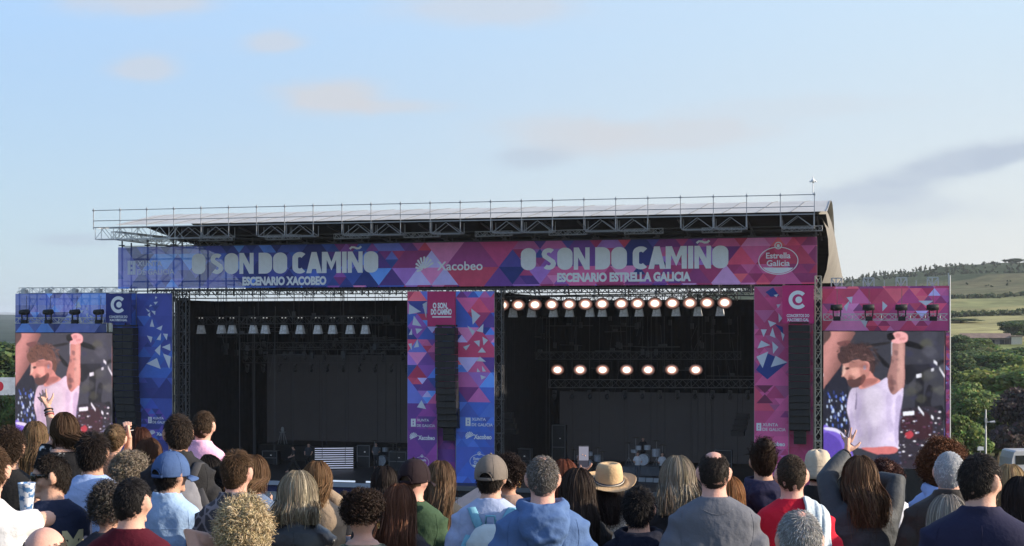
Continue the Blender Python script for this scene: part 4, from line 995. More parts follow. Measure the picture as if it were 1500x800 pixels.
# ------------------------------------------------------------------ things on the decks
def deck_z(px, d): return FLOOR
def stairs():
    d = 9.0; x0, x1 = sp(463,d), sp(516,d); zt = sz(490,655,d); base = ((x0+x1)/2, d, FLOOR); t = s_empty('stage_stairs', base, 'black stage stairs with white glowing tread edges, left stage', 'stairs')
    n = 10; t.rotation_euler.z = .124; hw = (x1-x0)/2
    for i in range(n):
        z = FLOOR+(zt-FLOOR)*(i+1)/n; dd = d-3.2+3.2*i/n
        hw_ = hw*(.97+.03*i/n); y = dd-base[1]-.3; M = MB(); M.box((-hw_,y,0),(hw_,y+.32,z-FLOOR)); M.build('step', BLACK, t)
        M = MB(); M.box((-hw_+.02,y-.03,z-FLOOR-.05),(hw_-.02,y-.005,z-FLOOR-.005)); M.build('glowing_edge', mat('glow_edge', (0.8,0.8,0.9), emit=(0.72,0.76,0.95), estr=0.55), t)
    M = MB(); M.box((sp(385,12),11.2,FLOOR+.004),(sp(605,12),15.3,sz(500,654,11.2))); s_mesh(M, 'stage_riser', BLACK, (sp(490,12),13,FLOOR), 'tall black riser under the left video wall', 'riser')
stairs()
def drum_kit(px, py, d, label, k=1.0, z=None, col=(0.35,0.36,0.4)):
    s = sp(px,d); z = FLOOR+.004 if z is None else z; base = (s,d,z); t = s_empty('drum_kit', base, label, 'drum kit')
    ch = mat('drum_shell', col, 0.3, 0.2, vary=0.2); cy = mat('cymbal', (0.55,0.48,0.3), 0.25, 0.8)
    M = MB(); M.tube([(0,-.25*k,.3*k),(0,.25*k,.3*k)], .3*k, 20); M.build('bass_drum', ch, t)
    for x, y, zz, r, h in ((-.28,-.05,.8,.16,.22),(.2,-.05,.82,.17,.24),(.62,.2,.45,.22,.4),(-.55,.25,.62,.19,.16)):
        M = MB(); M.lathe([(r*k,0),(r*k,h*k)],16,(x*k,y*k,zz*k)); M.build('tom_drum', ch, t)
    for x, y, zz, r in ((-.8,.0,1.15,.24),(.7,-.1,1.3,.27),(-.4,-.2,1.45,.22),(.95,.25,1.05,.25)):
        M = MB(); M.lathe([(0.02,0.05*k),(r*k*.4,.03*k),(r*k,0)],16,(x*k,y*k,zz*k),caps=False); o = M.build('cymbal', cy, t)
        M = MB(); M.bar((x*k,y*k,0),(x*k,y*k,zz*k),.015,5); M.bar((x*k-.2*k,y*k,0),(x*k,y*k,.4*k),.012,4); M.bar((x*k+.2*k,y*k,0),(x*k,y*k,.4*k),.012,4); M.build('stand', STEEL, t)
    return t
M = MB(); M.box((sp(915,8),7.0,FLOOR+.004),(sp(985,8),10.0,FLOOR+.55)); s_mesh(M, 'drum_riser', mat('riser_grey', (0.10,0.11,0.125), 0.6, vary=0.3, vscale=3), (sp(950,8),8.5,FLOOR), 'low grey riser under the drum kit on the right stage', 'riser')
drum_kit(943, 690, 8.4, 'pale drum kit on the riser of the right stage', 1.25, FLOOR+.555, (0.5,0.52,0.56))
drum_kit(560, 690, 9.0, 'dark drum kit at the right side of the left stage', 1.2)
drum_kit(860, 690, 10.5, 'dim drum kit on the right stage above the straw hat', 1.1)
for i, (px, d) in enumerate(((928,3.2),(942,3.1),(953,3.0),(964,2.9))):
    s = sp(px,d); M = MB(); v = [(-.3,-.25,0),(.3,-.25,0),(.3,.25,0),(-.3,.25,0),(-.3,-.12,.36),(.3,-.12,.36),(.3,.25,.2),(-.3,.25,.2)]
    M.add(v, [(0,3,2,1),(4,5,6,7),(0,1,5,4),(1,2,6,5),(2,3,7,6),(3,0,4,7)])
    base = (s,d,FLOOR+.005); o = M.build('stage_monitor', CAB); o.matrix_world = SMAT @ Matrix.Translation(base)
    tag(o, f'{ORD[i]} black floor monitor from the left at the front of the right stage', 'monitor', 'floor monitors at the stage front')
    M = MB(); M.add([(-.26,-.232,.05),(.26,-.232,.05),(.26,-.139,.31),(-.26,-.139,.31)], [(0,1,2,3)]); M.build('grille', mat('pale_grille', (0.2,0.21,0.22), 0.6), o)
# high stool with a lamp, stands and cases on the left deck
s = sp(404,10.8); zz = sz(500,654,11.2)+.006; M = MB()
for a in range(4): M.bar((s+.12*math.cos(a*1.57+.8),12+.12*math.sin(a*1.57+.8),zz+.85),(s+.36*math.cos(a*1.57+.8),12+.36*math.sin(a*1.57+.8),zz),.025)
M.lathe([(.22,.85),(.22,.9)],14,(s,12,zz)); M.lathe([(.05,.9),(.14,1.0),(.1,1.2),(.03,1.25)],10,(s,12,zz))
s_mesh(M, 'stool', mat('pale_wood', (0.4,0.4,0.4), 0.5), (s,12,zz), 'tall pale stool on the riser of the left stage', 'stool')
for i, (px, d, h, w, lab, col) in enumerate(((398,8,.95,1.1,'black flight case at the left of the left stage',(0.02,0.02,0.022)),(535,8,1.5,.9,'tall black amplifier right of the glowing stairs',(0.02,0.02,0.022)),(585,6,1.3,1.2,'black flight case at the right side of the left stage',(0.022,0.022,0.025)),
      (768,7,1.6,1.0,'black equipment rack at the left of the right stage',(0.03,0.03,0.034)),(1060,8,1.7,1.1,'tall black rack at the right of the right stage',(0.02,0.02,0.022)),(820,10,3.0,.9,'tall dark truss tower case left of the right video wall',(0.02,0.02,0.022)))):
    s = sp(px,d); b = (s,d,FLOOR+.005); t = s_empty('flight_case', b, lab, 'flight case')
    M = MB(); M.cbox((0,0,h/2),(w,.7,h)); M.build('case_body', mat(f'case_{i}', col, 0.5, vary=0.3), t)
    M = MB()
    for x in (-w/2, w/2): M.cbox((x,-.36,h/2),(.05,.05,h))
    M.cbox((0,-.36,h*.5),(w,.02,.05)); M.cbox((0,-.36,h),(w,.05,.05)); M.build('case_edge', mat('case_edge', (0.16,0.16,0.17), 0.4, 0.5), t)
    M = MB(); M.cbox((.1,-.365,h*.7),(.10,.02,.05)); M.build('lit_panel', mat('lit_panel', (0.6,0.6,0.6), emit=(0.75,0.8,0.9), estr=0.3), t)
# pale strips on the front edge of the left deck
for px0, px1, lab in ((484,520,'bright white strip light on the left deck edge below the stairs'), (536,544,'short white strip light on the left deck edge')):
    a, b = sp(px0,-1.4), sp(px1,-1.4); M = MB(); M.box((a,-1.42,FLOOR+.004),(b,-1.34,FLOOR+.10)); s_mesh(M, 'strip_light', mat('strip_light', (0.7,0.75,0.8), emit=(0.55,0.62,0.72), estr=0.8), ((a+b)/2,-1.4,FLOOR), lab, 'strip light')
# crowd barrier in front of the decks
M = MB(); a, b = sp(240,-4), sp(1210,-4); x = a; i = 0
while x < b:
    M.box((x,-4.02,GZ+.05),(x+1.1,-4,GZ+1.15)); M.bar((x,-4.05,GZ+1.18),(x+1.12,-4.05,GZ+1.18),.03); M.bar((x,-4,GZ),(x+.02,-2.8,GZ+.02),.03); x += 1.15
bar = s_mesh(M, 'crowd_barrier', mat('barrier_metal', (0.33,0.35,0.38), 0.45, 0.4, vary=0.2), ((a+b)/2,-4,GZ), 'long grey metal crowd barrier at the foot of the stages', 'barrier')
# ------------------------------------------------------------------ ground, hills, far country
def smooth(a, b, x): t = min(1, max(0, (x-a)/(b-a))); return t*t*(3-2*t)
def zg(x, y):
    """level of the audience slope and the flat before the stage"""
    if y <= 5: return 0.0
    if y <= 14: return -0.03*(y-5)
    z = -0.27-8.83*((y-14)/52.0 if y < 66 else 1.0)
    t = min(1, (y-14)/10.0)
    return z if t >= 1 else -0.27-8.83/52*(y-14)*(0.3+0.7*t)
RIDGE = [(-.10,0.0),(0,.004),(.12,.018),(.19,.0265),(.235,.0305),(.264,.0350),(.312,.0395),(.36,.0425),(.45,.047),(.7,.055),(1.2,.06)]
def hill_z(x, y):
    k = x/max(y, 1); e = np.interp(k, [a for a, b in RIDGE], [b for a, b in RIDGE])
    zr = CAM_Z+e*850; t = (y-140)/710
    if t <= 0: return GZ-.3
    f = t**1.3 if t <= 1 else 1-.25*(t-1)
    n = mnoise.noise(Vector((x*.012, y*.012, 3)))*3.0*min(1, t*2) + mnoise.noise(Vector((x*.04, y*.04, 7)))*.9*min(1, t*2)
    return GZ-.3+(zr-GZ+.3)*f*smooth(-.1,.12,k)+n*smooth(-.05,.15,k)
GRASS = mat('trampled_grass', (0.085,0.085,0.04), 0.9, spec=0.1, vary=0.5, vscale=0.5, bump=0.6, bscale=6)
def build_ground():
    xs = sorted(set(list(np.linspace(-60,60,41))+[-6000,-3000,-1500,-700,-350,-200,-120,-80,80,120,200,350,700,1500,3000,6000]))
    ys = sorted(set(list(np.linspace(-20,140,81))+[-300,-120,-60,180,260,400,700,1200,2500,5000,8000]))
    V = [(x, y, zg(x, y)-(0.0 if y < 140 else .5)) for y in ys for x in xs]; n = len(xs)
    F = [(j*n+i, j*n+i+1, (j+1)*n+i+1, (j+1)*n+i) for j in range(len(ys)-1) for i in range(n-1)]
    o = link('ground', np_mesh('ground', V, F, smooth=True), GRASS); o['kind'] = 'structure'
    # green hillside behind the right screen
    ks = np.linspace(-.06, 1.1, 110); yy = list(np.linspace(138, 330, 26))+list(np.linspace(338, 900, 60))+[1000,1150]
    V = []; Cc = []; rng = random.Random(2)
    for y in yy:
        for k in ks:
            x = k*y; z = hill_z(x, y); V.append((x, y, z)); w = mnoise.noise(Vector((x*.02,y*.02,1))); w2 = mnoise.noise(Vector((x*.07,y*.07,5)))
            fy = y+w*30+x*.12-14
            if fy > 720: c = (.045,.060,.026)
            elif fy > 560: c = (.125,.115,.058) if w2 < .1 else (.085,.088,.042)
            elif fy > 538: c = (.05,.07,.028)
            elif fy > 440: c = (.235,.215,.095) if w > -.1 else (.18,.185,.08)
            elif fy > 425: c = (.07,.10,.035)
            elif fy > 330: c = (.27,.245,.11)
            elif fy > 255: c = (.17,.19,.07)
            else: c = (.06,.10,.03)
            g = 1+.35*w2; Cc.append((c[0]*g, c[1]*g, c[2]*g))
    n = len(ks); F = np.array([(j*n+i, j*n+i+1, (j+1)*n+i+1, (j+1)*n+i) for j in range(len(yy)-1) for i in range(n-1)])
    o = link('hillside', np_mesh('hillside', np.array(V), F, vcols=Cc, smooth=True), mat('hill_pasture', attr=True, rough=.95, spec=.05, vary=.35, vscale=.12, bump=.5, bscale=.5)); o['kind'] = 'structure'
    # far blue hills at the left
    V = []; m = 90; nr = 14
    for j in range(nr):
        t = j/(nr-1); Y = 520+2600*t
        for i in range(m+1):
            x = -1900+1900*i/m*1.05; px = 750+x/Y*FPX; z = -9.8+(mnoise.noise(Vector((x*.004, Y*.003, 2)))*9+34)*t**1.1*(1 if t < .9 else 1-(t-.9)*3); V.append((x, Y, z+mnoise.noise(Vector((x*.02, Y*.02, 5)))*2.0*t))
    F = [(j*(m+1)+i, j*(m+1)+i+1, (j+1)*(m+1)+i+1, (j+1)*(m+1)+i) for j in range(nr-1) for i in range(m)]
    o = link('wooded_hills', np_mesh('wooded_hills', V, F, smooth=True), mat('hill_woods', (.035,.052,.040), .95, spec=.05, vary=.4, vscale=.02)); o['kind'] = 'structure'
    for nm, Y, hts, col in (('distant_hills', 11000, 1.0, (.055,.07,.055)), ('distant_hills', 6000, .45, (.06,.08,.045))):
        V = []; m = 160; X0, X1 = -3600*Y/5200, 1400*Y/5200
        for j in range(5):
            for i in range(m+1):
                x = X0+(X1-X0)*i/m; h = (.0085 if hts == 1 else .0035)*Y
                px = 750+x/Y*FPX
                h = h*(.55+.45*smooth(420,-60,px)) + mnoise.noise(Vector((x*.0016,Y,0)))*.0026*Y*hts+mnoise.noise(Vector((x*.006,Y,4)))*.0007*Y
                t = j/4; V.append((x, Y-900*(1-t), -14+(h+14)*math.sin(t*math.pi/2)))
        F = [(j*(m+1)+i, j*(m+1)+i+1, (j+1)*(m+1)+i+1, (j+1)*(m+1)+i) for j in range(4) for i in range(m)]
        o = link(nm, np_mesh(nm, V, F, smooth=True), mat('far_hill_%d' % Y, col, .95, spec=.05, vary=.3, vscale=.004)); o['kind'] = 'structure'
build_ground()

# ------------------------------------------------------------------ trees
BARK = mat('bark', (.07,.055,.04), .9, vary=.3, vscale=4)
LEAF = mat('leaf', attr=True, rough=.6, spec=.2, translucent=.42)
def leaf_cloud(lobes, n, size, col, rng, dark=.75):
    """leaf faces scattered through a set of ellipsoid clumps"""
    w = np.array([l[1][0]*l[1][1]*l[1][2] for l in lobes])**(2/3); idx = rng.choice(len(lobes), n, p=w/w.sum())
    c = np.array([l[0] for l in lobes])[idx]; r = np.array([l[1] for l in lobes])[idx]
    d = rng.normal(size=(n,3)); d /= np.linalg.norm(d, axis=1)[:, None]; rad = rng.uniform(.35,1.05,n)**.45
    P = c+d*r*rad[:, None]
    nr = d+rng.normal(size=(n,3))*.7; nr /= np.linalg.norm(nr, axis=1)[:, None]
    t = np.cross(nr, rng.normal(size=(n,3))); t /= np.linalg.norm(t, axis=1)[:, None]; b = np.cross(nr, t); s = size*rng.uniform(.55,1.3,n)[:, None]
    V = np.stack([P-t*s-b*s*.6, P+t*s-b*s*.6, P+t*s*.7+b*s*.7, P-t*s*.7+b*s*.7], 1).reshape(-1,3); F = np.arange(n*4).reshape(-1,4)
    lk = rng.uniform(.75,1.2,len(lobes))[idx]*rng.uniform(.75,1.25,n); cc = np.array(col)[None,:]*lk[:,None]*(1+.15*rng.normal(size=(n,3))*np.array([1,.5,.5])); return V, F, np.clip(cc,.004,1)
def make_tree(h, w, col, seed, n=9500, size=.23, shape='broad', parent_name='tree'):
    rng = np.random.default_rng(seed); lobes = []; th = h*.22
    for i in range(26):
        a = rng.uniform(0, 2*math.pi); u = rng.uniform(0,1); zz = th+(h-th)*(.12+.80*u)
        prof = math.sin(math.pi*min(1,(.18+.80*u)))**.7 if shape == 'broad' else (1.05-u)*.9
        rr = w*.5*prof*rng.uniform(.25,.85); s = w*rng.uniform(.13,.23); lobes.append(((rr*math.cos(a), rr*math.sin(a), zz), (s, s, s*.8)))
    lobes.append(((0,0,th+(h-th)*.5),(w*.28,w*.28,(h-th)*.4)))
    V, F, cc = leaf_cloud(lobes, n, size, col, rng)
    crown = np_mesh('crown', V, F, cols=cc)
    T = MB(); T.tube([(0,0,-.5),(.05,0,h*.2),(0,.1,h*.45),(0,0,h*.75)],[w*.045,w*.035,w*.025,w*.008],8)
    for i in range(6):
        l = lobes[i*3][0]; T.tube([(0,0,h*(.2+.05*i)),(l[0]*.5,l[1]*.5,(h*(.2+.05*i)+l[2])/2+.2),l],[w*.018,w*.012,w*.004],6)
    return crown, np_mesh('trunk', T.v, T.f)
_tp = {}
def tree(px, ytop, Y, w, kind, label, name='tree', group=None, ground=None, cat='tree'):
    x = (px-750)/FPX*Y; z0 = ground if ground is not None else (zg(x,Y) if Y < 140 else hill_z(x,Y)); zt = CAM_Z+(HOR-ytop)/FPX*Y; h = max(1.2, zt-z0)
    cols = {'bright':(.22,.265,.075),'mid':(.140,.200,.060),'dark':(.080,.122,.046),'plum':(.095,.070,.066),'olive':(.17,.185,.075)}
    r = bpy.data.objects.new(name, None); COL.objects.link(r); r.location = (x,Y,z0); r.rotation_euler.z = random.Random(int(px*7+Y)).uniform(0,6.28); tag(r, label, cat, group)
    key = (kind, int(px) % 3)
    if key not in _tp: _tp[key] = make_tree(10, 9, cols[kind], hash(kind) % 97 + key[1], shape='broad')
    cr, tr = _tp[key]; a = link('crown', cr, LEAF, r); b = link('trunk', tr, BARK, r)
    a.scale = b.scale = (w/9, w/9, h/10); return r
import zlib
def hash(s): return zlib.crc32(s.encode())
for px, yt, Y, w, k, lab in (
    (1405,612,105,4.5,'mid','small green tree just right of the right screen foot'),
    (1416,566,128,7,'mid','round green tree beside the right screen frame'),
    (1448,546,136,10,'bright','broad yellow green tree behind the white lamp post'),
    (1492,540,138,9,'bright','tall yellow green tree at the right picture edge'),
    (1424,585,118,5.5,'mid','low dark green tree under the round tree by the screen'),
    (1503,572,112,6,'plum','dark purple leaved tree above the white van'),
    (1460,600,116,5,'mid','green bushy tree left of the purple leaved tree'),
    (1530,535,135,11,'bright','large yellow green tree beyond the right edge'),
    (1560,560,120,9,'mid','green tree beyond the right edge near the van'),
    (1400,520,190,9,'dark','dark tree behind the right screen frame below the fields'),
    (1428,516,200,10,'dark','dark green tree mass left below the farmhouse'),
    (1470,520,195,10,'mid','green tree below the farmhouse'),
    (1500,510,205,11,'dark','dark tree right below the farmhouse at the edge'),
    (1409,494,255,9,'dark','dark bushy tree left of the farmhouse'),
    (1432,497,262,9,'mid','round bush standing in front of the farmhouse'),
    (1446,512,235,7,'olive','olive bush on the slope under the farmhouse'),
    (1491,470,330,11,'dark','dark round tree on the field right above the farmhouse'),
    (1408,478,400,12,'dark','dark tree on the field edge left above the farmhouse'),
    (1487,379,852,15,'dark','lone domed tree on the skyline of the hill'),
    (1540,500,230,12,'mid','green tree right of the farmhouse beyond the edge'),
    ):
    tree(px, yt, Y, w, k, lab)
for px, yt, Y, w, k, lab in (
    (-6,506,150,13,'dark','tall dark tree at the far left edge of the picture'),
    (10,517,160,8,'mid','green tree left of the left video screen'),
    (22,524,170,8,'dark','dark tree behind the left video screen'),
    (-40,500,155,14,'mid','large green tree beyond the left edge'),
    (-2,583,100,5,'olive','light green bush below the white wall at left'),
    (12,588,100,4.6,'bright','yellow green bush beside the left video screen'),
    (26,586,104,4.6,'olive','light bush behind the left video screen foot'),
    (-30,580,100,6,'olive','light green bush beyond the left edge'),
    ):
    tree(px, yt, Y, w, k, lab, name='tree' if w > 6 else 'bush', ground=-9.1)

rg_ = random.Random(31)
for i in range(26):
    px = rg_.uniform(-520, -70) if i < 14 else rg_.uniform(1580, 2100); Y = rg_.uniform(120, 260)
    tree(px, HOR+rg_.uniform(8, 60), Y, rg_.uniform(7, 12), rg_.choice(('mid','dark','olive','bright')), 'green tree standing beyond the '+('left' if i < 14 else 'right')+' edge of the picture', group='trees beyond the '+('left' if i < 14 else 'right')+' picture edge', ground=GZ if i < 14 else None)

# woods along the hill ridge, reading as one mass
def ridge_woods():
    rng = np.random.default_rng(3); Vs = []; Fs = []; Cs = []; n0 = 0
    for i in range(1500):
        k = rng.uniform(.12,.62); Y = rng.uniform(760,880) if rng.random() < .7 else rng.uniform(560,760); x = k*Y; z = hill_z(x, Y); h = rng.uniform(1.0,2.7)*(1 if Y > 760 else .6)*(1.25 if k < .30 else .85)
        if Y < 760 and mnoise.noise(Vector((x*.012,Y*.02,9))) < .05: continue
        lob = [((x+rng.normal()*.4, Y, z+h*t), (h*.30*(1.15-t), h*.30*(1.15-t), h*.2)) for t in (.3,.55,.8)]
        V, F, cc = leaf_cloud(lob, 70, .33, (.055,.07,.036), rng); Vs.append(V); Fs.append(F+n0); Cs.append(cc); n0 += len(V)
    o = link('ridge_woods', np_mesh('ridge_woods', np.concatenate(Vs), np.concatenate(Fs), cols=np.concatenate(Cs)), LEAF)
    tag(o, 'dark belt of small pines along the top of the hill', 'woods', None, 'stuff')
ridge_woods()
# hedges on the pasture
for i, (k0, k1, Y, lab) in enumerate(((.24,.52,545,'long dark hedge line across the upper pasture'),(.27,.50,432,'hedge line above the farmhouse field'))):
    rng = np.random.default_rng(40+i); lob = []
    for k in np.linspace(k0,k1,90): yy = Y+rng.normal()*3+(k-k0)*-60; lob.append(((k*yy,yy,hill_z(k*yy,yy)+.8),(1.6,1.2,.8)))
    V, F, cc = leaf_cloud(lob, 3200, .5, (.06,.085,.034), rng); o = link('hedge', np_mesh('hedge', V, F, cols=cc), LEAF); tag(o, lab, 'hedge')

# ------------------------------------------------------------------ farmhouse, wall, van, lamp post, cable
def farmhouse():
    Y = 318; x = (1452-750)/FPX*Y; z = hill_z(x, Y)-.3; b = bpy.data.objects.new('farmhouse', None); COL.objects.link(b); b.location = (x,Y,CAM_Z+(HOR-507.5)/FPX*Y); b.rotation_euler.z = R(-14)
    tag(b, 'long low stone farm building with a pale end wall on the hillside', 'farmhouse')
    L_, W_, h = 12.6, 5, 1.9
    M = MB(); M.box((-L_/2,-W_/2,-2),(L_/2-2.3,W_/2,h)); M.build('stone_wall', mat('farm_stone', (.16,.13,.11), .9, vary=.4, vscale=1), b)
    M = MB(); M.box((L_/2-2.3,-W_/2-.3,-2),(L_/2,W_/2,h+.25)); M.build('pale_wall', mat('farm_cream', (.60,.52,.40), .9, vary=.1), b)
    M = MB(); v = [(-L_/2-.4,-W_/2-.4,h+.02),(L_/2-2.2,-W_/2-.4,h+.02),(L_/2-2.2,0,h+1.05),(-L_/2-.4,0,h+1.05),(-L_/2-.4,W_/2+.4,h+.02),(L_/2-2.2,W_/2+.4,h+.02)]
    M.add(v, [(0,1,2,3),(3,2,5,4),(0,3,4),(1,5,2)]); M.build('roof', mat('farm_roof', (.20,.14,.11), .9, vary=.25, vscale=1), b)
    M = MB(); M.box((L_/2-2.5,-W_/2-.5,h+.26),(L_/2+.2,W_/2+.2,h+.5)); M.build('roof', mat('farm_roof2', (.30,.22,.16), .9), b)
    for xx in (-4.6,-2.6,-.4,1.6): M = MB(); M.box((xx,-W_/2-.03,.5),(xx+.9,-W_/2+.02,1.5)); M.build('window', mat('dark_glass', (.02,.022,.025), .15), b)
    M = MB(); M.box((2.7,-W_/2-.03,-.2),(3.6,-W_/2+.02,1.6)); M.build('door', mat('farm_door', (.05,.035,.03), .7), b)
farmhouse()
def sign_wall():
    Y = 125; x1 = (24-750)/FPX*Y; z1 = CAM_Z+(HOR-553)/FPX*Y; z0 = CAM_Z+(HOR-579)/FPX*Y; b = bpy.data.objects.new('hoarding', None); COL.objects.link(b); b.location = (x1-4,Y,z0)
    tag(b, 'white hoarding with a red round mark at the far left', 'hoarding')
    M = MB(); M.box((-6,0,0),(5.5,.1,z1-z0)); M.build('board', mat('hoarding_white', (.62,.64,.68), .7, vary=.25, vscale=1.5), b)
    M = MB(); n = 18; v = [(2.55+.33*math.cos(6.283*k/n),-.02,.78+.42*math.sin(6.283*k/n)) for k in range(n)]; M.add(v, [tuple(range(n))]); M.build('red_mark', mat('red_print', (.55,.03,.06), .6), b)
    M = MB()
    for xx in (-5,-2,1,4): M.bar((xx,.15,-3.6),(xx,.15,z1-z0),.06)
    M.build('post', STEEL, b)
sign_wall()
def van():
    Y = 103; x = (1522-750)/FPX*Y; b = bpy.data.objects.new('parked_van', None); COL.objects.link(b); b.location = (x,Y,GZ); b.rotation_euler.z = R(6)
    tag(b, 'white van with dark side windows parked under the purple leaved tree', 'van')
    prof = [(-2.6,.35),(-2.62,1.0),(-2.5,1.9),(-2.35,2.35),(-2.2,2.45),(1.0,2.45),(1.3,2.3),(1.95,1.45),(2.5,1.25),(2.65,.9),(2.65,.35)]
    M = MB(); n = len(prof)
    for i, (y, ins) in enumerate(((-.98,.04),(-.94,0),(.94,0),(.98,.04))):
        M.v += [Vector((px_*(1-ins*.2), y, .35+(pz-.35)*(1-ins*.5))) for px_, pz in prof]
    for r_ in range(3):
        for k in range(n): M.f.append((r_*n+k, r_*n+(k+1)%n, (r_+1)*n+(k+1)%n, (r_+1)*n+k)); M.c.append((.5,)*3)
    M.f.append(tuple(range(n))[::-1]); M.f.append(tuple(range(3*n,4*n))); M.c += [(.5,)*3]*2
    M.build('body', mat('van_white', (.42,.43,.45), .35, spec=.4, vary=.1), b)
    GL = mat('van_glass', (.015,.018,.02), .08, spec=.6)
    for x0, x1 in ((-2.25,-1.2),(-1.1,-.05),(.05,1.0)): M = MB(); M.box((x0,-.995,1.45),(x1,-.982,2.1)); M.build('window', GL, b)
    M = MB(); M.add([(1.10,-.99,1.45),(1.82,-.99,1.45),(1.28,-.99,2.1),(1.10,-.99,2.1)],[(0,1,2,3)]); M.build('window', GL, b)
    M = MB(); M.add([(1.36,-.8,2.26),(1.36,.8,2.26),(1.97,.85,1.48),(1.97,-.85,1.48)],[(0,3,2,1)]); M.v=[p+Vector((.02,0,.02)) for p in M.v]; M.build('windscreen', GL, b)
    for xx in (-1.7,1.65):
        for s in (-1,1):
            M = MB(); M.tube([(xx,s*.78,.36),(xx,s*1.0,.36)],.36,18); w = M.build('wheel', mat('tyre', (.015,.015,.015), .8), b); M = MB(); M.tube([(xx,s*.9,.36),(xx,s*1.01,.36)],.2,14); M.build('rim', ALU, w)
    for s in (-.7,.7): M = MB(); M.ball((2.63,s,.85),(.05,.16,.1),10,6); M.build('headlight', mat('headlamp', (.6,.6,.6), .1), b)
    M = MB(); M.cbox((2.66,0,.5),(.08,1.9,.2)); M.build('bumper', mat('bumper', (.03,.03,.03), .6), b)
van()
def lamp_post():
    Y = 100; x = (1444-750)/FPX*Y; b = bpy.data.objects.new('lamp_post', None); COL.objects.link(b); b.location = (x,Y,GZ); tag(b, 'slim pale lamp post with a small side lamp before the green trees', 'lamp post')
    top = CAM_Z+(HOR-600)/FPX*Y-GZ; M = MB(); M.tube([(0,0,0),(0,0,top)],[.075,.05],10); M.build('pole', mat('pale_pole', (.62,.62,.60), .5), b)
    M = MB(); M.bar((0,0,top-.9),(.42,-.05,top-.85),.03,6); M.tube([(.3,-.05,top-.87),(.62,-.05,top-.86)],[.06,.09],8); M.build('lamp_head', mat('pale_pole2', (.55,.55,.55), .4), b)
    M = MB(); M.cbox((-.02,-.08,top-.75),(.16,.14,.3)); M.build('control_box', STEEL, b)
    s = bpy.data.objects.new('small_sign', None); COL.objects.link(s); s.location = ((1436-750)/FPX*98,98,GZ); tag(s, 'small white sign board on a post left of the lamp post', 'sign')
    zz = CAM_Z+(HOR-660)/FPX*98-GZ; M = MB(); M.bar((0,0,0),(0,0,zz+.1),.03,6); M.build('post', STEEL, s); M = MB(); M.add([(-.22,-.04,zz),(.24,-.04,zz+.02),(.2,-.04,zz+.26),(-.12,-.04,zz+.3)],[(0,1,2,3)]); M.box((-.2,-.03,zz+.01),(.22,-.01,zz+.25)); M.build('board', mat('sign_white', (.7,.72,.72), .6), s)
lamp_post()
def cable():
    Y = 122; pts = []
    za = CAM_Z+(HOR-584.5)/FPX*Y; x0, x1 = (1180-750)/FPX*Y, (1640-750)/FPX*Y
    for i in range(21): t = i/20; pts.append((x0+(x1-x0)*t, Y, za+.5-1.3*math.sin(math.pi*t)*.6+.9*t*.6))
    M = MB(); M.tube(pts, .028, 5); o = M.build('power_cable', mat('cable_black', (.02,.02,.02), .6)); o.location = (0,0,0); tag(o, 'single dark overhead cable crossing in front of the green trees', 'cable')
    for (x, nm, p) in ((x0,'wooden pole behind the right screen carrying the overhead cable',pts[0]),(x1,'wooden pole right of the van carrying the overhead cable',pts[-1])):
        M = MB(); M.tube([(0,0,-.3),(0,0,p[2]-GZ+.5)],[.16,.1],10); M.cbox((0,0,p[2]-GZ+.1),(1.3,.12,.12)); q_ = M.build('utility_pole', BARK); q_.location = (x,Y,GZ); tag(q_, nm, 'pole')
cable()
# light canopy tent between the crowd and the stage
def canopy():
    Y = 26; z = CAM_Z+(HOR-745)/FPX*Y; x = (722-750)/FPX*Y; g = zg(x,Y); b = bpy.data.objects.new('canopy_tent', None); COL.objects.link(b); b.location = (x,Y,g); b.rotation_euler.z = R(28); tag(b, 'pale pink canopy tent roof behind the man in the taupe cap', 'tent')
    h = CAM_Z+(HOR-700)/FPX*Y-g; e = CAM_Z+(HOR-742)/FPX*Y-g; w = .60; M = MB(); n = 4; v = [(0,0,h)]
    ring = []
    for k in range(16):
        a = k/16*4; i = int(a); f = a-i; cs = [(-w,-w),(w,-w),(w,w),(-w,w)]; p0, p1 = cs[i], cs[(i+1)%4]; v.append((p0[0]+(p1[0]-p0[0])*f, p0[1]+(p1[1]-p0[1])*f, e-.03*math.sin(f*math.pi)))
    M.add(v, [(0,1+k,1+(k+1)%16) for k in range(16)]); 
    v2 = [Vector(p) for p in v[1:]]+[Vector((p[0],p[1],p[2]-.22)) for p in v[1:]]; M.add(v2, [(k,16+k,16+(k+1)%16,(k+1)%16) for k in range(16)])
    M.build('tent_roof', mat('tent_pink', (.55,.42,.38), .8, vary=.08, translucent=.25), b)
    for sx in (-w,w):
        for sy in (-w,w): M = MB(); M.bar((sx*.98,sy*.98,0),(sx*.98,sy*.98,e),.025,6); M.build('leg', ALU, b)
canopy()
# the air: a pale haze round the camera and the whole scene
def haze():
    M = MB(); M.box((-9000,-150,-16),(9000,12500,110)); o = M.build('haze', None); m = bpy.data.materials.new('air'); m.use_nodes = True; nt = m.node_tree; nt.nodes.clear()
    out = nt.nodes.new('ShaderNodeOutputMaterial'); v = nt.nodes.new('ShaderNodeVolumePrincipled'); v.inputs['Color'].default_value = (.86,.92,1,1); v.inputs['Density'].default_value = HAZE; v.inputs['Anisotropy'].default_value = .25
    nt.links.new(v.outputs[0], out.inputs['Volume']); o.data.materials.append(m); o['kind'] = 'stuff'
HAZE = .00012
haze()
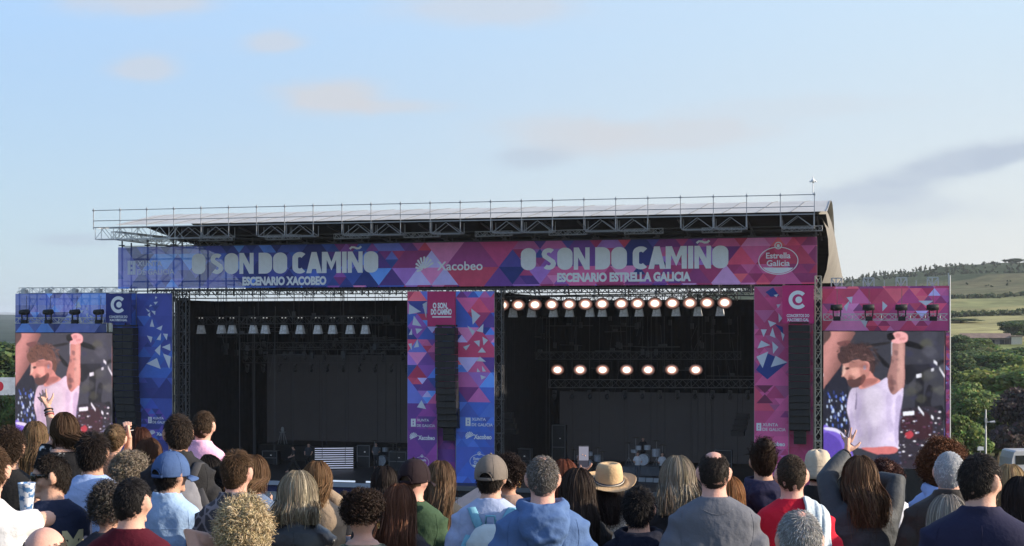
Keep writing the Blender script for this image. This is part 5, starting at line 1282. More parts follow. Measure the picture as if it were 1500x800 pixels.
# ------------------------------------------------------------------ people
def nz(v): return v/np.maximum(np.linalg.norm(v, axis=-1, keepdims=True), 1e-9)
def headpt(d):
    """point of the skull/face surface in direction d (n,3), about the head centre, face towards +y"""
    d = np.asarray(d, float); x, y, z = d[..., 0], d[..., 1], d[..., 2]; t = np.clip(-z, 0, 1)
    px = x*.0800; py = np.where(y < 0, y*.099, y*.094); pz = np.where(z > 0, z*.110, z*.118)
    re = np.where(y < 0, np.sqrt(np.maximum(1e-4, 1-(.78*t)**2))/np.sqrt(np.maximum(1e-2, 1-t*t)), 1); re = np.minimum(re, 2.2)
    f = np.where(y > 0, 1-.26*t**2, 1-.12*t**2); px = px*f*np.where(y < 0, 1+(re-1)*np.clip(-y*2.2, 0, 1), 1); py = py*re
    py = py*np.where(y < 0, 1-.13*t**1.4, 1-.02*t)
    top = np.clip(z, 0, 1); px = px*(1+.05*(1-top)*top*4*.5)
    return np.stack([px, py, pz], -1)
def headn(d): return nz(np.asarray(d)/np.array([.080, .097, .112]))
def loft(mb, rings, n=28, caps=True):
    """rings: (cx, cy, cz, rx, ry) with horizontal super-ellipse sections"""
    v = []; f = []
    for cx, cy, cz, rx, ry in rings:
        for k in range(n):
            a = 2*math.pi*k/n; c, s = math.cos(a), math.sin(a); e = 2/2.35
            v.append((cx+rx*math.copysign(abs(c)**e, c), cy+ry*math.copysign(abs(s)**e, s), cz))
    for i in range(len(rings)-1):
        for k in range(n):
            a_, b_ = i*n+k, i*n+(k+1)%n; f.append((a_, b_, b_+n, a_+n))
    if caps: f.append(tuple(range(n))[::-1]); f.append(tuple((len(rings)-1)*n+k for k in range(n)))
    return mb.add(v, f)
def remesh(mb, voxel, iters=2):
    me = np_mesh('t', mb.v, mb.f); o = bpy.data.objects.new('t', me); COL.objects.link(o)
    m = o.modifiers.new('r', 'REMESH'); m.mode = 'VOXEL'; m.voxel_size = voxel; m.use_smooth_shade = True
    if iters: s = o.modifiers.new('s', 'SMOOTH'); s.factor = .5; s.iterations = iters
    dg = bpy.context.evaluated_depsgraph_get(); r = bpy.data.meshes.new_from_object(o.evaluated_get(dg))
    bpy.data.objects.remove(o); bpy.data.meshes.remove(me); return r
def co(me): a = np.empty(len(me.vertices)*3, np.float32); me.vertices.foreach_get('co', a); return a.reshape(-1, 3).astype(float)
def nrm(me): a = np.empty(len(me.vertices)*3, np.float32); me.vertices.foreach_get('normal', a); return a.reshape(-1, 3).astype(float)
def setco(me, v): me.vertices.foreach_set('co', v.astype(np.float32).ravel()); me.update()

# cheap vectorised value noise
_rg = np.random.default_rng(77); _NT = _rg.random((32, 32, 32))*2-1
def vnoise(p):
    p = np.asarray(p); i = np.floor(p).astype(int); f = p-i; f = f*f*(3-2*f); o = 0
    for dx in (0, 1):
        for dy in (0, 1):
            for dz in (0, 1):
                w = (f[:, 0] if dx else 1-f[:, 0])*(f[:, 1] if dy else 1-f[:, 1])*(f[:, 2] if dz else 1-f[:, 2])
                o = o+w*_NT[(i[:, 0]+dx) % 32, (i[:, 1]+dy) % 32, (i[:, 2]+dz) % 32]
    return o

def finger(mb, base, d, pn, L, r, curl, n=7):
    d = Vector(d).normalized(); pn = Vector(pn).normalized(); pts = [Vector(base)]; ax = d.cross(pn); a = 0
    for k, fr in enumerate((.44, .32, .24)):
        a += curl*(.7 if k == 0 else 1.0); dd = Quaternion(ax, a) @ d; pts.append(pts[-1]+dd*L*fr)
    mb.tube([pts[0]-d*.02]+pts, [r*1.05, r*1.05, r*.98, r*.9, r*.72], n)
def hand(mb, wrist, d, pn, side, curl=.35, spread=.16, poses=None, k=1.0):
    """palm with four fingers of unequal length and a thumb leaving its side; side=+1 right hand"""
    d = Vector(d).normalized(); pn = Vector(pn); pn = (pn-d*pn.dot(d)).normalized(); ac = d.cross(pn)*side     # ac: towards the thumb side
    w = Vector(wrist); kn = w+d*.092*k
    mb.tube([w-d*.02, w+d*.012, w+d*.05*k, kn+d*.004], [(.021*k,.026*k), (.019*k,.029*k), (.017*k,.040*k), (.0125*k,.041*k)], 10, ref=pn)
    mb.ball(w+d*.035*k+ac*.022*k+pn*.008*k, (.022*k,)*3, 10, 8)
    for i, (o, L, r) in enumerate(((.031,.074,.0088),(.011,.083,.0090),(-.010,.077,.0086),(-.030,.060,.0076))):
        c = curl if poses is None else poses[i]
        dd = (d+ac*(o/.031)*spread).normalized(); finger(mb, kn+ac*o*k, dd, pn, L*k, r*k, c)
    td = (d*.55+ac*.85+pn*.25).normalized(); b = w+d*.028*k+ac*.030*k
    mb.tube([b-td*.012, b+td*.022*k, b+td*.05*k+d*.006, b+td*.066*k+d*.022*k], [.0125*k, .0118*k, .0102*k, .0075*k], 8)

class P_: pass
def base_rings(H, b, fem):
    zc = H-.108; S = zc-.208; f = .90 if fem else 1.0
    hw = [(.100,.068,.064,-.026),(.072,.084,.070,-.031),(.048,.116,.078,-.034),(.018,.160,.088,-.030),(-.030,.186,.100,-.025),(-.10,.190,.112,-.015),(-.2,.176,.120,-.008),(-.32,.158 if not fem else .142,.110,0),(-.42,.156 if not fem else .148,.108,0),(-.52,.172 if not fem else .180,.115,-.005),(-.60,.178 if not fem else .190,.122,-.01),(-.68,.170,.115,-.005)]
    return zc, S, [(S+z, rx*b*f, ry*(1 if not fem else .93), cy) for z, rx, ry, cy in hw]

SKIN = {'fair': (.62,.36,.27), 'tan': (.48,.265,.185), 'olive': (.54,.31,.22), 'pink': (.66,.36,.28)}
def skin_mat(k): return mat('skin_'+k, tuple(x*.86 for x in SKIN[k]), .58, spec=.22, vary=.10, vscale=14, bump=.12, bscale=120, sss=.06)
HAIRM = mat('hair', attr=True, rough=.62, spec=.14)
def cloth_mat(name, col, rough=.85, **k): return mat('cloth_'+name, col, rough, spec=k.pop('spec', .15), vary=k.pop('vary', .10), vscale=k.pop('vscale', 9), bump=k.pop('bump', .35), bscale=k.pop('bscale', 26), sheen=k.pop('sheen', .0), **k)
TROUS = [cloth_mat('denim_dark', (.03,.04,.07)), cloth_mat('black_trousers', (.015,.015,.017)), cloth_mat('khaki', (.18,.14,.09))]

def ribbons(Pt, W, Nr, col):
    """Pt (n,m,3) strand points, W (m,) or (n,m) half widths, Nr (n,m,3) or (n,3) facing normals, col (n,3)"""
    n, m, _ = Pt.shape
    T = np.empty_like(Pt); T[:, 1:-1] = Pt[:, 2:]-Pt[:, :-2]; T[:, 0] = Pt[:, 1]-Pt[:, 0]; T[:, -1] = Pt[:, -1]-Pt[:, -2]
    if Nr.ndim == 2: Nr = np.repeat(Nr[:, None, :], m, 1)
    B = nz(np.cross(T, Nr)); W = np.broadcast_to(W, (n, m))[..., None]
    V = np.stack([Pt-B*W, Pt+B*W], 2).reshape(-1, 3)
    i, j = np.mgrid[0:n, 0:m-1]; a = ((i*m+j)*2).ravel(); F = np.stack([a, a+1, a+3, a+2], 1)
    return V, F, np.repeat(col, m*2, axis=0)
def pack(lst):
    V = []; F = []; Cc = []; n = 0
    for v, f, c in lst: V.append(v); F.append(f+n); Cc.append(c); n += len(v)
    return np.concatenate(V), np.concatenate(F), np.concatenate(Cc)
def strandcols(rng, n, col, var=.28, light=None, pl=.0):
    c = np.array(col)[None]*np.exp(rng.normal(size=(n, 1))*var)*(1+rng.normal(size=(n, 3))*.04)
    if light is not None: k = rng.random(n) < pl; c[k] = (np.array(light)[None]*.6+np.array(col)[None]*.4)*np.exp(rng.normal(size=(k.sum(), 1))*.2)
    return np.clip(c, .002, .95)
def rdirs(rng, n): return nz(rng.normal(size=(n, 3)))
def az_of(d): return np.arctan2(d[..., 0], -d[..., 1])          # 0 at the back of the head
def scalp(d, nape=-.90):
    a = np.abs(az_of(d)); zl = np.interp(a, [0, .5, .95, 1.25, 1.55, 1.9, 2.3, 3.14], [nape, nape+.03, nape+.26, -.42, -.12, .18, .50, .62]); return d[..., 2]-zl
def shell(rng, fn, infl, col, nu=56, nv=36, lump=.003):
    """hair mass: the part of the head grid where fn(dir) > 0, set off by infl metres"""
    u, v = np.meshgrid(np.linspace(-math.pi, math.pi, nu+1), np.linspace(-.95, 1, nv), indexing='ij')
    r = np.sqrt(np.maximum(0, 1-v*v)); d = np.stack([r*np.sin(u), -r*np.cos(u), v], -1)
    P = headpt(d)+headn(d)*(infl if np.isscalar(infl) else infl(d)[..., None])
    P = P+headn(d)*(vnoise(P.reshape(-1, 3)*45+rng.uniform(0, 20, 3))*lump).reshape(P.shape[:2])[..., None]
    ok = fn(d) > 0; F = []
    for i in range(nu):
        for j in range(nv-1):
            if ok[i, j] and ok[i+1, j] and ok[i, j+1] and ok[i+1, j+1]: a = i*nv+j; F.append((a, a+nv, a+nv+1, a+1))
    Vv = P.reshape(-1, 3); return Vv, np.array(F, int).reshape(-1, 4), np.repeat(np.array(col)[None]*.75, len(Vv), 0)

def hair_short(rng, col, n=6000, L=(.012, .022), lift=.20, messy=.26, bald=0.0, nape=-.82, fade=0.0, light=None, pl=0, curl=0.0, w=.0012, infl=.004, whorl=(.12, -.42, .9)):
    wd = nz(np.array(whorl)); bd = nz(np.array([0, -.16, 1.0]))
    def reg(d):
        s = scalp(d, nape)
        if bald: q_ = d @ bd; s = np.minimum(s, (1-bald)-q_*1.0+.02*np.sin(d[..., 0]*30))
        return s
    d = rdirs(rng, n*3); s = reg(d); k = (s > rng.uniform(-.03, .07, len(d))); d = d[k][:n]; s = s[k][:n]; n = len(d)
    N = headn(d); root = headpt(d)+N*.001
    fl = d-wd; fl = fl-N*np.sum(fl*N, -1, keepdims=True); fl = nz(fl)
    Ls = rng.uniform(*L, n)
    if fade: Ls = Ls*np.clip((d[:, 2]-(-.55))/(fade+.55), .18, 1)
    m = 4 if curl == 0 else 7; t = np.linspace(0, 1, m)[None, :, None]; rnd = rng.normal(size=(n, 1, 3))
    dirv = nz(fl[:, None]+rnd*messy); Pt = root[:, None]+dirv*Ls[:, None, None]*t+N[:, None]*Ls[:, None, None]*lift*(t*1.6-t*t)
    if curl: 
        ph = rng.uniform(0, 6.28, (n, 1)); b2 = np.cross(N, fl); tt = t[..., 0]
        Pt = Pt+b2[:, None]*(np.sin(ph+tt*7)*curl)[..., None]+N[:, None]*(np.cos(ph+tt*7)*curl)[..., None]
    Nr = nz(N+rng.normal(size=(n, 3))*.55); W = np.linspace(1, .55, m)*w
    parts = [ribbons(Pt, W, Nr, strandcols(rng, n, col, .25, light, pl))]
    lk = (lambda dd: np.clip(Ls.mean()*lift*.55, infl*.4, .02)*np.clip((dd[..., 2]+.5)/.5, .15, 1)) if fade else max(infl, Ls.mean()*lift*.55)
    parts.append(shell(rng, lambda dd: reg(dd)-.03, lk, np.array(col)*.8)); return pack(parts)

def hair_long(rng, col, L=.33, n=3000, wave=.0, wl=.09, infl=.010, spread=.9, yb=-.155, azmax=2.0, light=None, pl=0, fly=.05, part=.0, m=16, taper=.25, w=.0016, bend=0.0, core=True):
    def path(az, t, lay, Lz):
        """az: azimuth, t: 0..1 along, lay: layer offset m -> points about the head centre"""
        ps = .22+1.48*np.clip(t/.42, 0, 1); u = np.clip((t-.42)/.58, 0, 1)
        d = np.stack([np.sin(az)*np.sin(ps)+part*(1-np.clip(t/.3, 0, 1))*.3, -np.cos(az)*np.sin(ps), np.cos(ps)], -1); d = nz(d)
        p = headpt(d)+headn(d)*(infl+lay)[..., None]
        zz = p[..., 2]-u*Lz; k = np.clip(u*1.8, 0, 1); k = k*k*(3-2*k)
        ye = yb-lay*.8-.012*np.abs(np.cos(az)); front = np.clip((np.abs(az)-1.65)/.4, 0, 1)
        y = p[..., 1]*(1-k)+(ye*(1-front)+.03*front)*k*1.0
        x = p[..., 0]*(1+(spread-1)*k)*(1-taper*u**2)
        y = y+bend*u**2*.05
        return np.stack([x, y, zz], -1)
    n = int(n*1.7); az = rng.uniform(-azmax, azmax, n); lay = rng.uniform(0, .014, n)**1.0; t = np.linspace(0, 1, m)[None]
    Lz = L*rng.uniform(.78, 1.04, n)
    Pt = path(np.repeat(az[:, None], m, 1), np.repeat(t, n, 0), np.repeat(lay[:, None], m, 1), Lz[:, None])
    # locks of hair moving together
    lk = np.floor((az+azmax)/.16); ph = lk*2.3+rng.normal(size=n)*.35
    arg = Pt[..., 2]/wl*6.283+ph[:, None]; uu = np.clip(t-.25, 0, 1)
    tang = np.stack([np.cos(az), np.sin(az), az*0], -1); rad = np.stack([np.sin(az), -np.cos(az), az*0], -1)
    Pt = Pt+tang[:, None]*(np.sin(arg)*wave*uu)[..., None]+rad[:, None]*((.6*np.cos(arg*.9)*wave+.004*np.sin(lk*1.7)[:, None])*uu)[..., None]
    Pt = Pt+rng.normal(size=(n, 1, 3))*np.array([.008, .007, .0])*(uu**1.5)[..., None]
    Pt = Pt+tang[:, None]*(rng.normal(size=(n, 1))*.016*uu+rng.normal(size=(n, 1))*.007*np.sin(uu*5+ph[:, None]))[..., None]
    fy = rng.random(n) < fly; Pt[fy] = Pt[fy]+rng.normal(size=(fy.sum(), 1, 3))*.03*(t**2)[..., None]
    rn = nz(rad+rng.normal(size=(n, 3))*.5); W = np.concatenate([np.linspace(.7, 1, m//2), np.linspace(1, .45, m-m//2)])*w
    lockk = np.exp(.10*np.sin(lk*5.1+1.3))[:, None]
    parts = [ribbons(Pt, W, rn, np.clip(strandcols(rng, n, col, .10, light, pl)*lockk, .002, .95))]
    if core:
        na, mt = 44, 18; A, T = np.meshgrid(np.linspace(-azmax*.97, azmax*.97, na), np.linspace(0, .95, mt), indexing='ij')
        G = path(A, T, A*0-.004, A*0+L*.92); G = G+np.stack([A*0, vnoise((G*40).reshape(-1, 3)).reshape(A.shape)*.004, A*0], -1)
        i, j = np.mgrid[0:na-1, 0:mt-1]; a = (i*mt+j).ravel(); parts.append((G.reshape(-1, 3), np.stack([a, a+mt, a+mt+1, a+1], 1), np.repeat(np.array(col)[None]*.55, na*mt, 0)))
    return pack(parts)

def hair_curly(rng, col, rad=(.13, .14, .14), c=(0, -.01, .02), n=1500, cr=.009, L=.055, turns=2.2, low=-.75, light=None, pl=0, w=.0014, m=15, down=.45, core=.80, face=.35):
    rad = np.array(rad); c = np.array(c); n = int(n*1.7)
    def reg(d): a = np.abs(az_of(d)); return d[..., 2]-np.interp(a, [0, .9, 1.5, 2.0, 2.5, 3.14], [low, low, low+.15, -.05, face, face+.15])
    d = rdirs(rng, n*3); d = d[reg(d) > rng.uniform(-.08, .08, len(d))][:n]; n = len(d)
    r = rng.uniform(.72, 1.0, n); lump = 1+.16*vnoise(d*2.6+rng.uniform(0, 9, 3)); root = c+d*rad*(r*lump)[:, None]
    ax = nz(d*.55+np.array([0, 0, -down])+rng.normal(size=(n, 3))*.45); e1 = nz(np.cross(ax, rng.normal(size=(n, 3)))); e2 = np.cross(ax, e1)
    t = np.linspace(0, 1, m)[None]; ph = rng.uniform(0, 6.28, (n, 1)); tn = rng.uniform(turns*.7, turns*1.3, (n, 1)); cc = cr*rng.uniform(.6, 1.3, (n, 1))*(1-.35*t)
    Ls = L*rng.uniform(.6, 1.25, n)
    Pt = root[:, None]+ax[:, None]*(Ls[:, None]*(t-.3))[..., None]+e1[:, None]*(np.cos(ph+tn*6.283*t)*cc)[..., None]+e2[:, None]*(np.sin(ph+tn*6.283*t)*cc)[..., None]
    Nr = nz(Pt-(root+ax*(Ls*.2)[:, None])[:, None]); Wd = np.sin(np.linspace(.35, 2.8, m))*w
    depth = ((r-.72)/.28)[:, None]; cl = strandcols(rng, n, col, .25, light, pl)
    parts = [ribbons(Pt, Wd, Nr, cl)]
    nu, nv = 40, 26; U_, V_ = np.meshgrid(np.linspace(-math.pi, math.pi, nu+1), np.linspace(-.97, 1, nv), indexing='ij'); q_ = np.sqrt(np.maximum(0, 1-V_*V_)); dd = np.stack([q_*np.sin(U_), -q_*np.cos(U_), V_], -1)
    G = c+dd*rad*core*(1+.08*vnoise(dd.reshape(-1, 3)*5).reshape(U_.shape))[..., None]; ok = reg(dd) > -.02; F = []
    for i in range(nu):
        for j in range(nv-1):
            if ok[i, j] and ok[i+1, j] and ok[i, j+1] and ok[i+1, j+1]: a = i*nv+j; F.append((a, a+nv, a+nv+1, a+1))
    parts.append((G.reshape(-1, 3), np.array(F, int).reshape(-1, 4), np.repeat(np.array(col)[None]*.6, G.shape[0]*nv, 0))); return pack(parts)

def hair_updo(rng, col, bun=(0, -.085, .10), br=.040, n=2600, light=None, pl=0, loose=.06):
    b = np.array(bun); bd = nz(b)
    d = rdirs(rng, n*3); d = d[scalp(d, -.86) > rng.uniform(-.02, .04, len(d))][:n]; n = len(d); N = headn(d); root = headpt(d)+N*.003
    m = 7; t = np.linspace(0, 1, m)[None, :, None]; tg = b+rng.normal(size=(n, 3))*br*.35
    mid = d[:, None]*(1-t)+nz(tg)[:, None]*t; mid = nz(mid); Pt = headpt(mid)+headn(mid)*(.005+.010*np.sin(t*2.6)+rng.uniform(0, .006, (n, 1, 1)))
    Lf = np.clip(rng.uniform(.25, .9, n), 0, 1)[:, None, None]; ts = t*Lf; mid = nz(d[:, None]*(1-ts)+nz(tg)[:, None]*ts); Pt = headpt(mid)+headn(mid)*(.004+.008*np.sin(ts*2.6)+rng.uniform(0, .006, (n, 1, 1)))+rng.normal(size=(n, 1, 3))*.01*loose*10*t**2
    parts = [ribbons(Pt, np.linspace(1, .6, m)*.0022, nz(N+rng.normal(size=(n, 3))*.4), strandcols(rng, n, col, .25, light, pl)), shell(rng, lambda q_: scalp(q_, -.86)-.02, .004, np.array(col)*.7)]
    # the knot: strands wound round a ball
    k = 420; a = rng.uniform(0, 6.28, k); e = rng.normal(size=(k, 3)); e = nz(e-bd*np.sum(e*bd, -1, keepdims=True)*.5); f = nz(np.cross(bd, e)); s = rng.uniform(.55, 1.05, k); mm = 10; tt = np.linspace(0, 1, mm)[None]
    off = rng.normal(size=(k, 3))*br*.22; Pt = b+off[:, None]+e[:, None]*(np.cos(a[:, None]+tt*3.6)*br*s[:, None])[..., None]+f[:, None]*(np.sin(a[:, None]+tt*3.6)*br*s[:, None])[..., None]+bd*(.006+rng.normal(size=(k, 1, 1))*br*.35)
    parts.append(ribbons(Pt, np.sin(np.linspace(.5, 2.7, mm))*.0030, nz(Pt-b), strandcols(rng, k, col, .3, light, pl)))
    M = MB(); M.ball(tuple(b), (br*.82,)*3, 14, 10); tri = [q_ for q_ in M.f]; F = np.array([q_ if len(q_) == 4 else (q_[0], q_[1], q_[2], q_[2]) for q_ in tri if len(q_) == 4]); parts.append((np.array([tuple(p) for p in M.v]), F, np.repeat(np.array(col)[None]*.6, len(M.v), 0)))
    return pack(parts)

def head_geo(mb, ears=True):
    nu, nv = 36, 26; v = []; f = []
    for j in range(nv+1):
        ph = math.pi*j/nv-math.pi/2
        for k in range(nu): a = 2*math.pi*k/nu; v.append((math.cos(ph)*math.cos(a), math.cos(ph)*math.sin(a), math.sin(ph)))
    P = headpt(np.array(v))
    for j in range(nv):
        for k in range(nu): a_, b_ = j*nu+k, j*nu+(k+1) % nu; f.append((a_, b_, b_+nu, a_+nu))
    mb.add([tuple(p) for p in P], f)
    mb.tube([(0,.080,.018),(0,.098,-.006),(0,.110,-.026),(0,.094,-.036)], [.009,.012,.0155,.012], 8)            # nose
    mb.ball((-.010,.096,-.032),.010,8,6); mb.ball((.010,.096,-.032),.010,8,6)
    mb.tube([(-.024,.080,-.062),(0,.0905,-.060),(.024,.080,-.062)],[.006,.0075,.006],8); mb.tube([(-.020,.080,-.071),(0,.089,-.072),(.020,.080,-.071)],[.006,.0085,.006],8)
    mb.tube([(-.048,.068,.022),(-.02,.085,.026),(0,.084,.022),(.02,.085,.026),(.048,.068,.022)],[.009,.010,.009,.010,.009],8)   # brow
    mb.ball((0,.078,-.098),(.024,.020,.018),10,8); mb.ball((-.046,.056,-.028),(.022,.024,.022),10,8); mb.ball((.046,.056,-.028),(.022,.024,.022),10,8)
    if ears:
        for s in (-1, 1):
            rt = Matrix.Rotation(s*R(-24), 3, 'Z') @ Matrix.Rotation(R(-12), 3, 'X')
            mb.ball((s*.0885,-.006,-.004),(.0085,.021,.034),12,10,rt); mb.ball((s*.084,.004,-.031),(.0085,.011,.013),8,6); mb.ball((s*.080,.006,-.004),(.010,.015,.022),8,6)

PEOPLE = []
def px_local(p, pos, turn, scale=1):
    """pixel (px, py, dy) near a person -> point in that person's frame"""
    Y = pos[1]+p[2]; w = Vector(((p[0]-750)/FPX*Y, Y, CAM_Z+(HOR-p[1])/FPX*Y))-Vector(pos); return Matrix.Rotation(-turn, 3, 'Z') @ w
def put_print(garment, P, m, name, off=.006):
    """lay a flat print on the back of a garment"""
    me = garment.data; bm = bmesh.new(); bm.from_mesh(me); bv = BVHTree.FromBMesh(bm); V = []
    src = np_mesh('t', [(p[0], 0, p[1]) for p in P.v], P.f); b2 = bmesh.new(); b2.from_mesh(src); bmesh.ops.triangulate(b2, faces=b2.faces); bmesh.ops.subdivide_edges(b2, edges=b2.edges, cuts=2, use_grid_fill=True)
    for v in b2.verts:
        h = bv.ray_cast(Vector((v.co.x, -1, v.co.z)), Vector((0, 1, 0)))
        if h[0] is not None: v.co = h[0]+Vector((0, -off, 0))
    r = bpy.data.meshes.new(name); b2.to_mesh(r); bm.free(); b2.free(); bpy.data.meshes.remove(src); return link(name, r, m, garment)

def person(label, px, ytop, Y, skin='fair', fem=False, b=1.0, turn=0, yaw=0, pitch=0, roll=0, hair=None, hcol=(.03,.02,.015), hk={}, top='tshirt', tcol=(.1,.1,.1), tmat=None, trous=0, ears=True,
           arms=(None, None), hands=(None, None), extra=0.012, face=False, voxel=.0125, lean=0, group=None, seed=None, stub=None, tight=1.0):
    """one standing person; ytop is the picture row of the top of the head, Y the distance"""
    rng = np.random.default_rng(zlib.crc32(label.encode()) if seed is None else seed)
    x = (px-750)/FPX*Y; g = zg(x, Y); H = CAM_Z+(HOR-ytop)/FPX*Y-g-extra; tr = R(turn); pos = (x, Y, g)
    zc, S, rings = base_rings(H, b, fem); hc = Vector((0, .012, zc)); fx = .90 if fem else 1.0
    HM = Matrix.Translation(hc) @ (Matrix.Rotation(R(yaw), 4, 'Z') @ Matrix.Rotation(R(roll), 4, 'Y') @ Matrix.Rotation(R(pitch), 4, 'X'))
    HN = np.array(HM); tf = lambda P: P @ HN[:3, :3].T+HN[:3, 3]
    # ---- body
    B = MB(); h = MB(); head_geo(h, ears); B.add([HM @ p for p in h.v], h.f)
    nr = .064*min(1.1, max(.95, b)) if not fem else .051
    B.tube([(0,.006,zc-.03),(0,-.002,zc-.10),(0,-.024,zc-.165),(0,-.034,zc-.24)], [nr*.9, nr*.92, nr*1.04, nr*1.35], 16)
    loft(B, [(0, cy, z, rx, ry) for z, rx, ry, cy in [(z, rx*(.90 if z < S+.06 else 1), ry*(.92 if z < S+.06 else 1), cy) for z, rx, ry, cy in rings[1:]]])
    sh = [Vector((s*.166*b*fx, -.028, S-.045)) for s in (-1, 1)]; joints = []
    for i, s in enumerate((-1, 1)):
        a = arms[i]
        if a is None: el = Vector((s*.218*b*fx, -.045, S-.33)); wr = Vector((s*.165*b*fx, .13, S-.50)); hd = Vector((-s*.4, .5, -.5)); pn = Vector((-s, 0, 0)); hp = dict(curl=.5)
        else:
            el = px_local(a[0], pos, tr); wr = px_local(a[1], pos, tr); hd = px_local(a[2], pos, tr)-wr; pn = Vector(a[3]) if len(a) > 3 else Vector((0, 1, 0)); hp = a[4] if len(a) > 4 else dict(curl=.2)
            for _ in range(3):                                  # keep human arm lengths
                v = el-sh[i]; el = sh[i]+v.normalized()*min(max(v.length, .25), .34); v = wr-el; wr = el+v.normalized()*min(max(v.length, .22), .30)
        B.tube([sh[i]+Vector((-s*.03,0,.0)), sh[i]*.75+el*.25, sh[i].lerp(el,.6), el, el.lerp(wr,.3), wr.lerp(el,.25), wr], [.040*fx,.046*fx,.044*fx,.039*fx,.041*fx,.031*fx,.025*fx], 12)
        hand(B, wr, hd, pn, s, k=.95 if fem else 1.02, **hp); joints.append((el, wr, hd))
    for s in (-1, 1):
        hp_, kn, an = Vector((s*.09, -.005, S-.63)), Vector((s*.10, .015, .29*H)), Vector((s*.105, -.025, .085))
        B.tube([hp_+Vector((0,0,.05)), hp_, hp_.lerp(kn,.5), kn, kn.lerp(an,.35), an], [.092,.092,.076,.056,.055,.038], 12); B.tube([an+Vector((0,-.04,-.05)), an+Vector((0,.03,-.045)), an+Vector((0.01*s,.12,-.062)), an+Vector((.012*s,.18,-.07))], [.036,.040,.035,.022], 10)
    vx = voxel if arms == (None, None) else .0068
    me = remesh(B, vx, 1); body = link('person', me, skin_mat(skin)); body.location = pos; body.rotation_euler.z = tr; tag(body, label, 'person', group)
    # ---- garment
    kind = top; gI = {'tshirt': .016, 'sweater': .024, 'hoodie': .030, 'jacket': .032, 'shirt': .018, 'blouse': .016, 'suit': .034, 'tank': .012}[kind]
    G = MB(); tz = {'tshirt': .074, 'sweater': .076, 'hoodie': .076, 'jacket': .076, 'shirt': .076, 'blouse': .055, 'suit': .076, 'tank': .02}[kind]
    rr = []
    for z, rx, ry, cy in rings:
        if z > S+tz+.005: continue
        gg = gI if z < S-.0 else gI*(.55+.45*max(0, (S+.06-z)/.06)); loose = 0 if fem else .014*max(0, min(1, (S-.12-z)/.25))
        rr.append((0, cy, z, rx+gg+loose*tight, ry+gg+loose*tight*.8))
    rr.insert(0, (0, -.033, S+tz, (.080 if not fem else .070)+gI*.35, .068+gI*.35)); rr = [q_ for q_ in rr if q_[2] > S-.60]; loft(G, rr)
    for i, s in enumerate((-1, 1)):
        el, wr, hd = joints[i]; a = (gI+.004)*(1 if arms[i] is None else .62)
        st_ = [(sh[i]+Vector((-s*.05,0,.0)), .044+a), (sh[i]+(el-sh[i])*.06, .052*fx+a), (sh[i].lerp(el,.35), .052*fx+a)]
        if kind == 'tank': continue
        st_.append((sh[i].lerp(el,.62), .050*fx+a+(.006 if kind in ('tshirt','blouse') else 0)))
        if kind not in ('tshirt','blouse'): st_ += [(el, .044*fx+a), (el.lerp(wr,.5), .040*fx+a), (el.lerp(wr,.93), .030*fx+a*.8)]
        G.tube([q_[0] for q_ in st_], [q_[1] for q_ in st_], 14)
    HD = None
    if kind == 'hoodie':
        HD = MB(); pts = []; rad = []
        for k in range(15):
            a = R(-158+316*k/14); back = max(0, math.cos(a)); pts.append((.100*math.sin(a)*(1+.12*abs(math.sin(a))), -.036-.098*math.cos(a), S+.066-.030*back+.006*(1-back))); rad.append((.024+.020*back, .032+.022*back))
        HD.tube(pts, rad, 12, ref=(0,0,1))
        HD.tube([(0,-.128,S+.062),(0,-.165,S+.015),(.01,-.178,S-.06),(.012,-.168,S-.13),(.012,-.148,S-.175)],[(.095,.036),(.128,.042),(.115,.040),(.070,.030),(.02,.012)],18,ref=(0,1,0))
        HD.tube([(-.115,-.10,S+.03),(-.10,-.160,S-.035),(-.02,-.205,S-.085),(.06,-.195,S-.075),(.11,-.140,S-.01),(.118,-.09,S+.035)],[.020,.026,.024,.024,.026,.018],10)
    if kind in ('shirt', 'jacket', 'suit'):
        t = {'shirt': .010, 'jacket': .015, 'suit': .013}[kind]; hgt = {'shirt': .030, 'jacket': .036, 'suit': .026}[kind]; pts = []
        for k in range(15): a = R(-140+280*k/14); pts.append((.080*math.sin(a)*(1 if not fem else .88), -.034-.073*math.cos(a), S+.080+.010*math.cos(a)))
        G.tube(pts, [(t, hgt)]*15, 8, ref=(0,0,1))
    elif kind in ('tshirt', 'sweater'):
        pts = [((.077 if not fem else .066)*math.sin(R(k*24)), -.033-.069*math.cos(R(k*24)), S+tz+.004+.006*math.cos(R(k*24))) for k in range(16)]; G.tube(pts, .0095, 7)
    gm = remesh(G, .0125, 4); v = co(gm); n_ = nrm(gm); o = rng.uniform(0, 30, 3)
    am = {'tshirt': .006, 'sweater': .006, 'hoodie': .008, 'jacket': .010, 'shirt': .008, 'blouse': .007, 'suit': .004, 'tank': .004}[kind]
    q_ = v*np.array([9, 9, 6.0])+o; q_ = q_+np.stack([vnoise(v*4+o+3), vnoise(v*4+o+9), v[:, 0]*0], 1)*1.2
    fold = 1-np.abs(vnoise(q_))*2; q2 = v*np.array([16, 16, 22])+o; low = np.clip((S+.02-v[:, 2])/.12, .15, 1)
    diag = np.sin(v[:, 2]*55+np.abs(v[:, 0])*60+vnoise(v*7+o)*4)*np.clip(np.abs(v[:, 0])/.16, 0, 1)
    v = v+n_*((fold*am*.8+vnoise(q2)*am*.4+diag*am*.16)*low)[:, None]
    vf = (1-np.abs(vnoise(v*np.array([20,20,3.2])+o+5))*2)*np.clip((S-.10-v[:, 2])/.15, 0, 1); v = v+n_*(vf*(.0065 if kind != 'suit' else .003))[:, None]
    setco(gm, v); gm.polygons.foreach_set('use_smooth', np.ones(len(gm.polygons), bool))
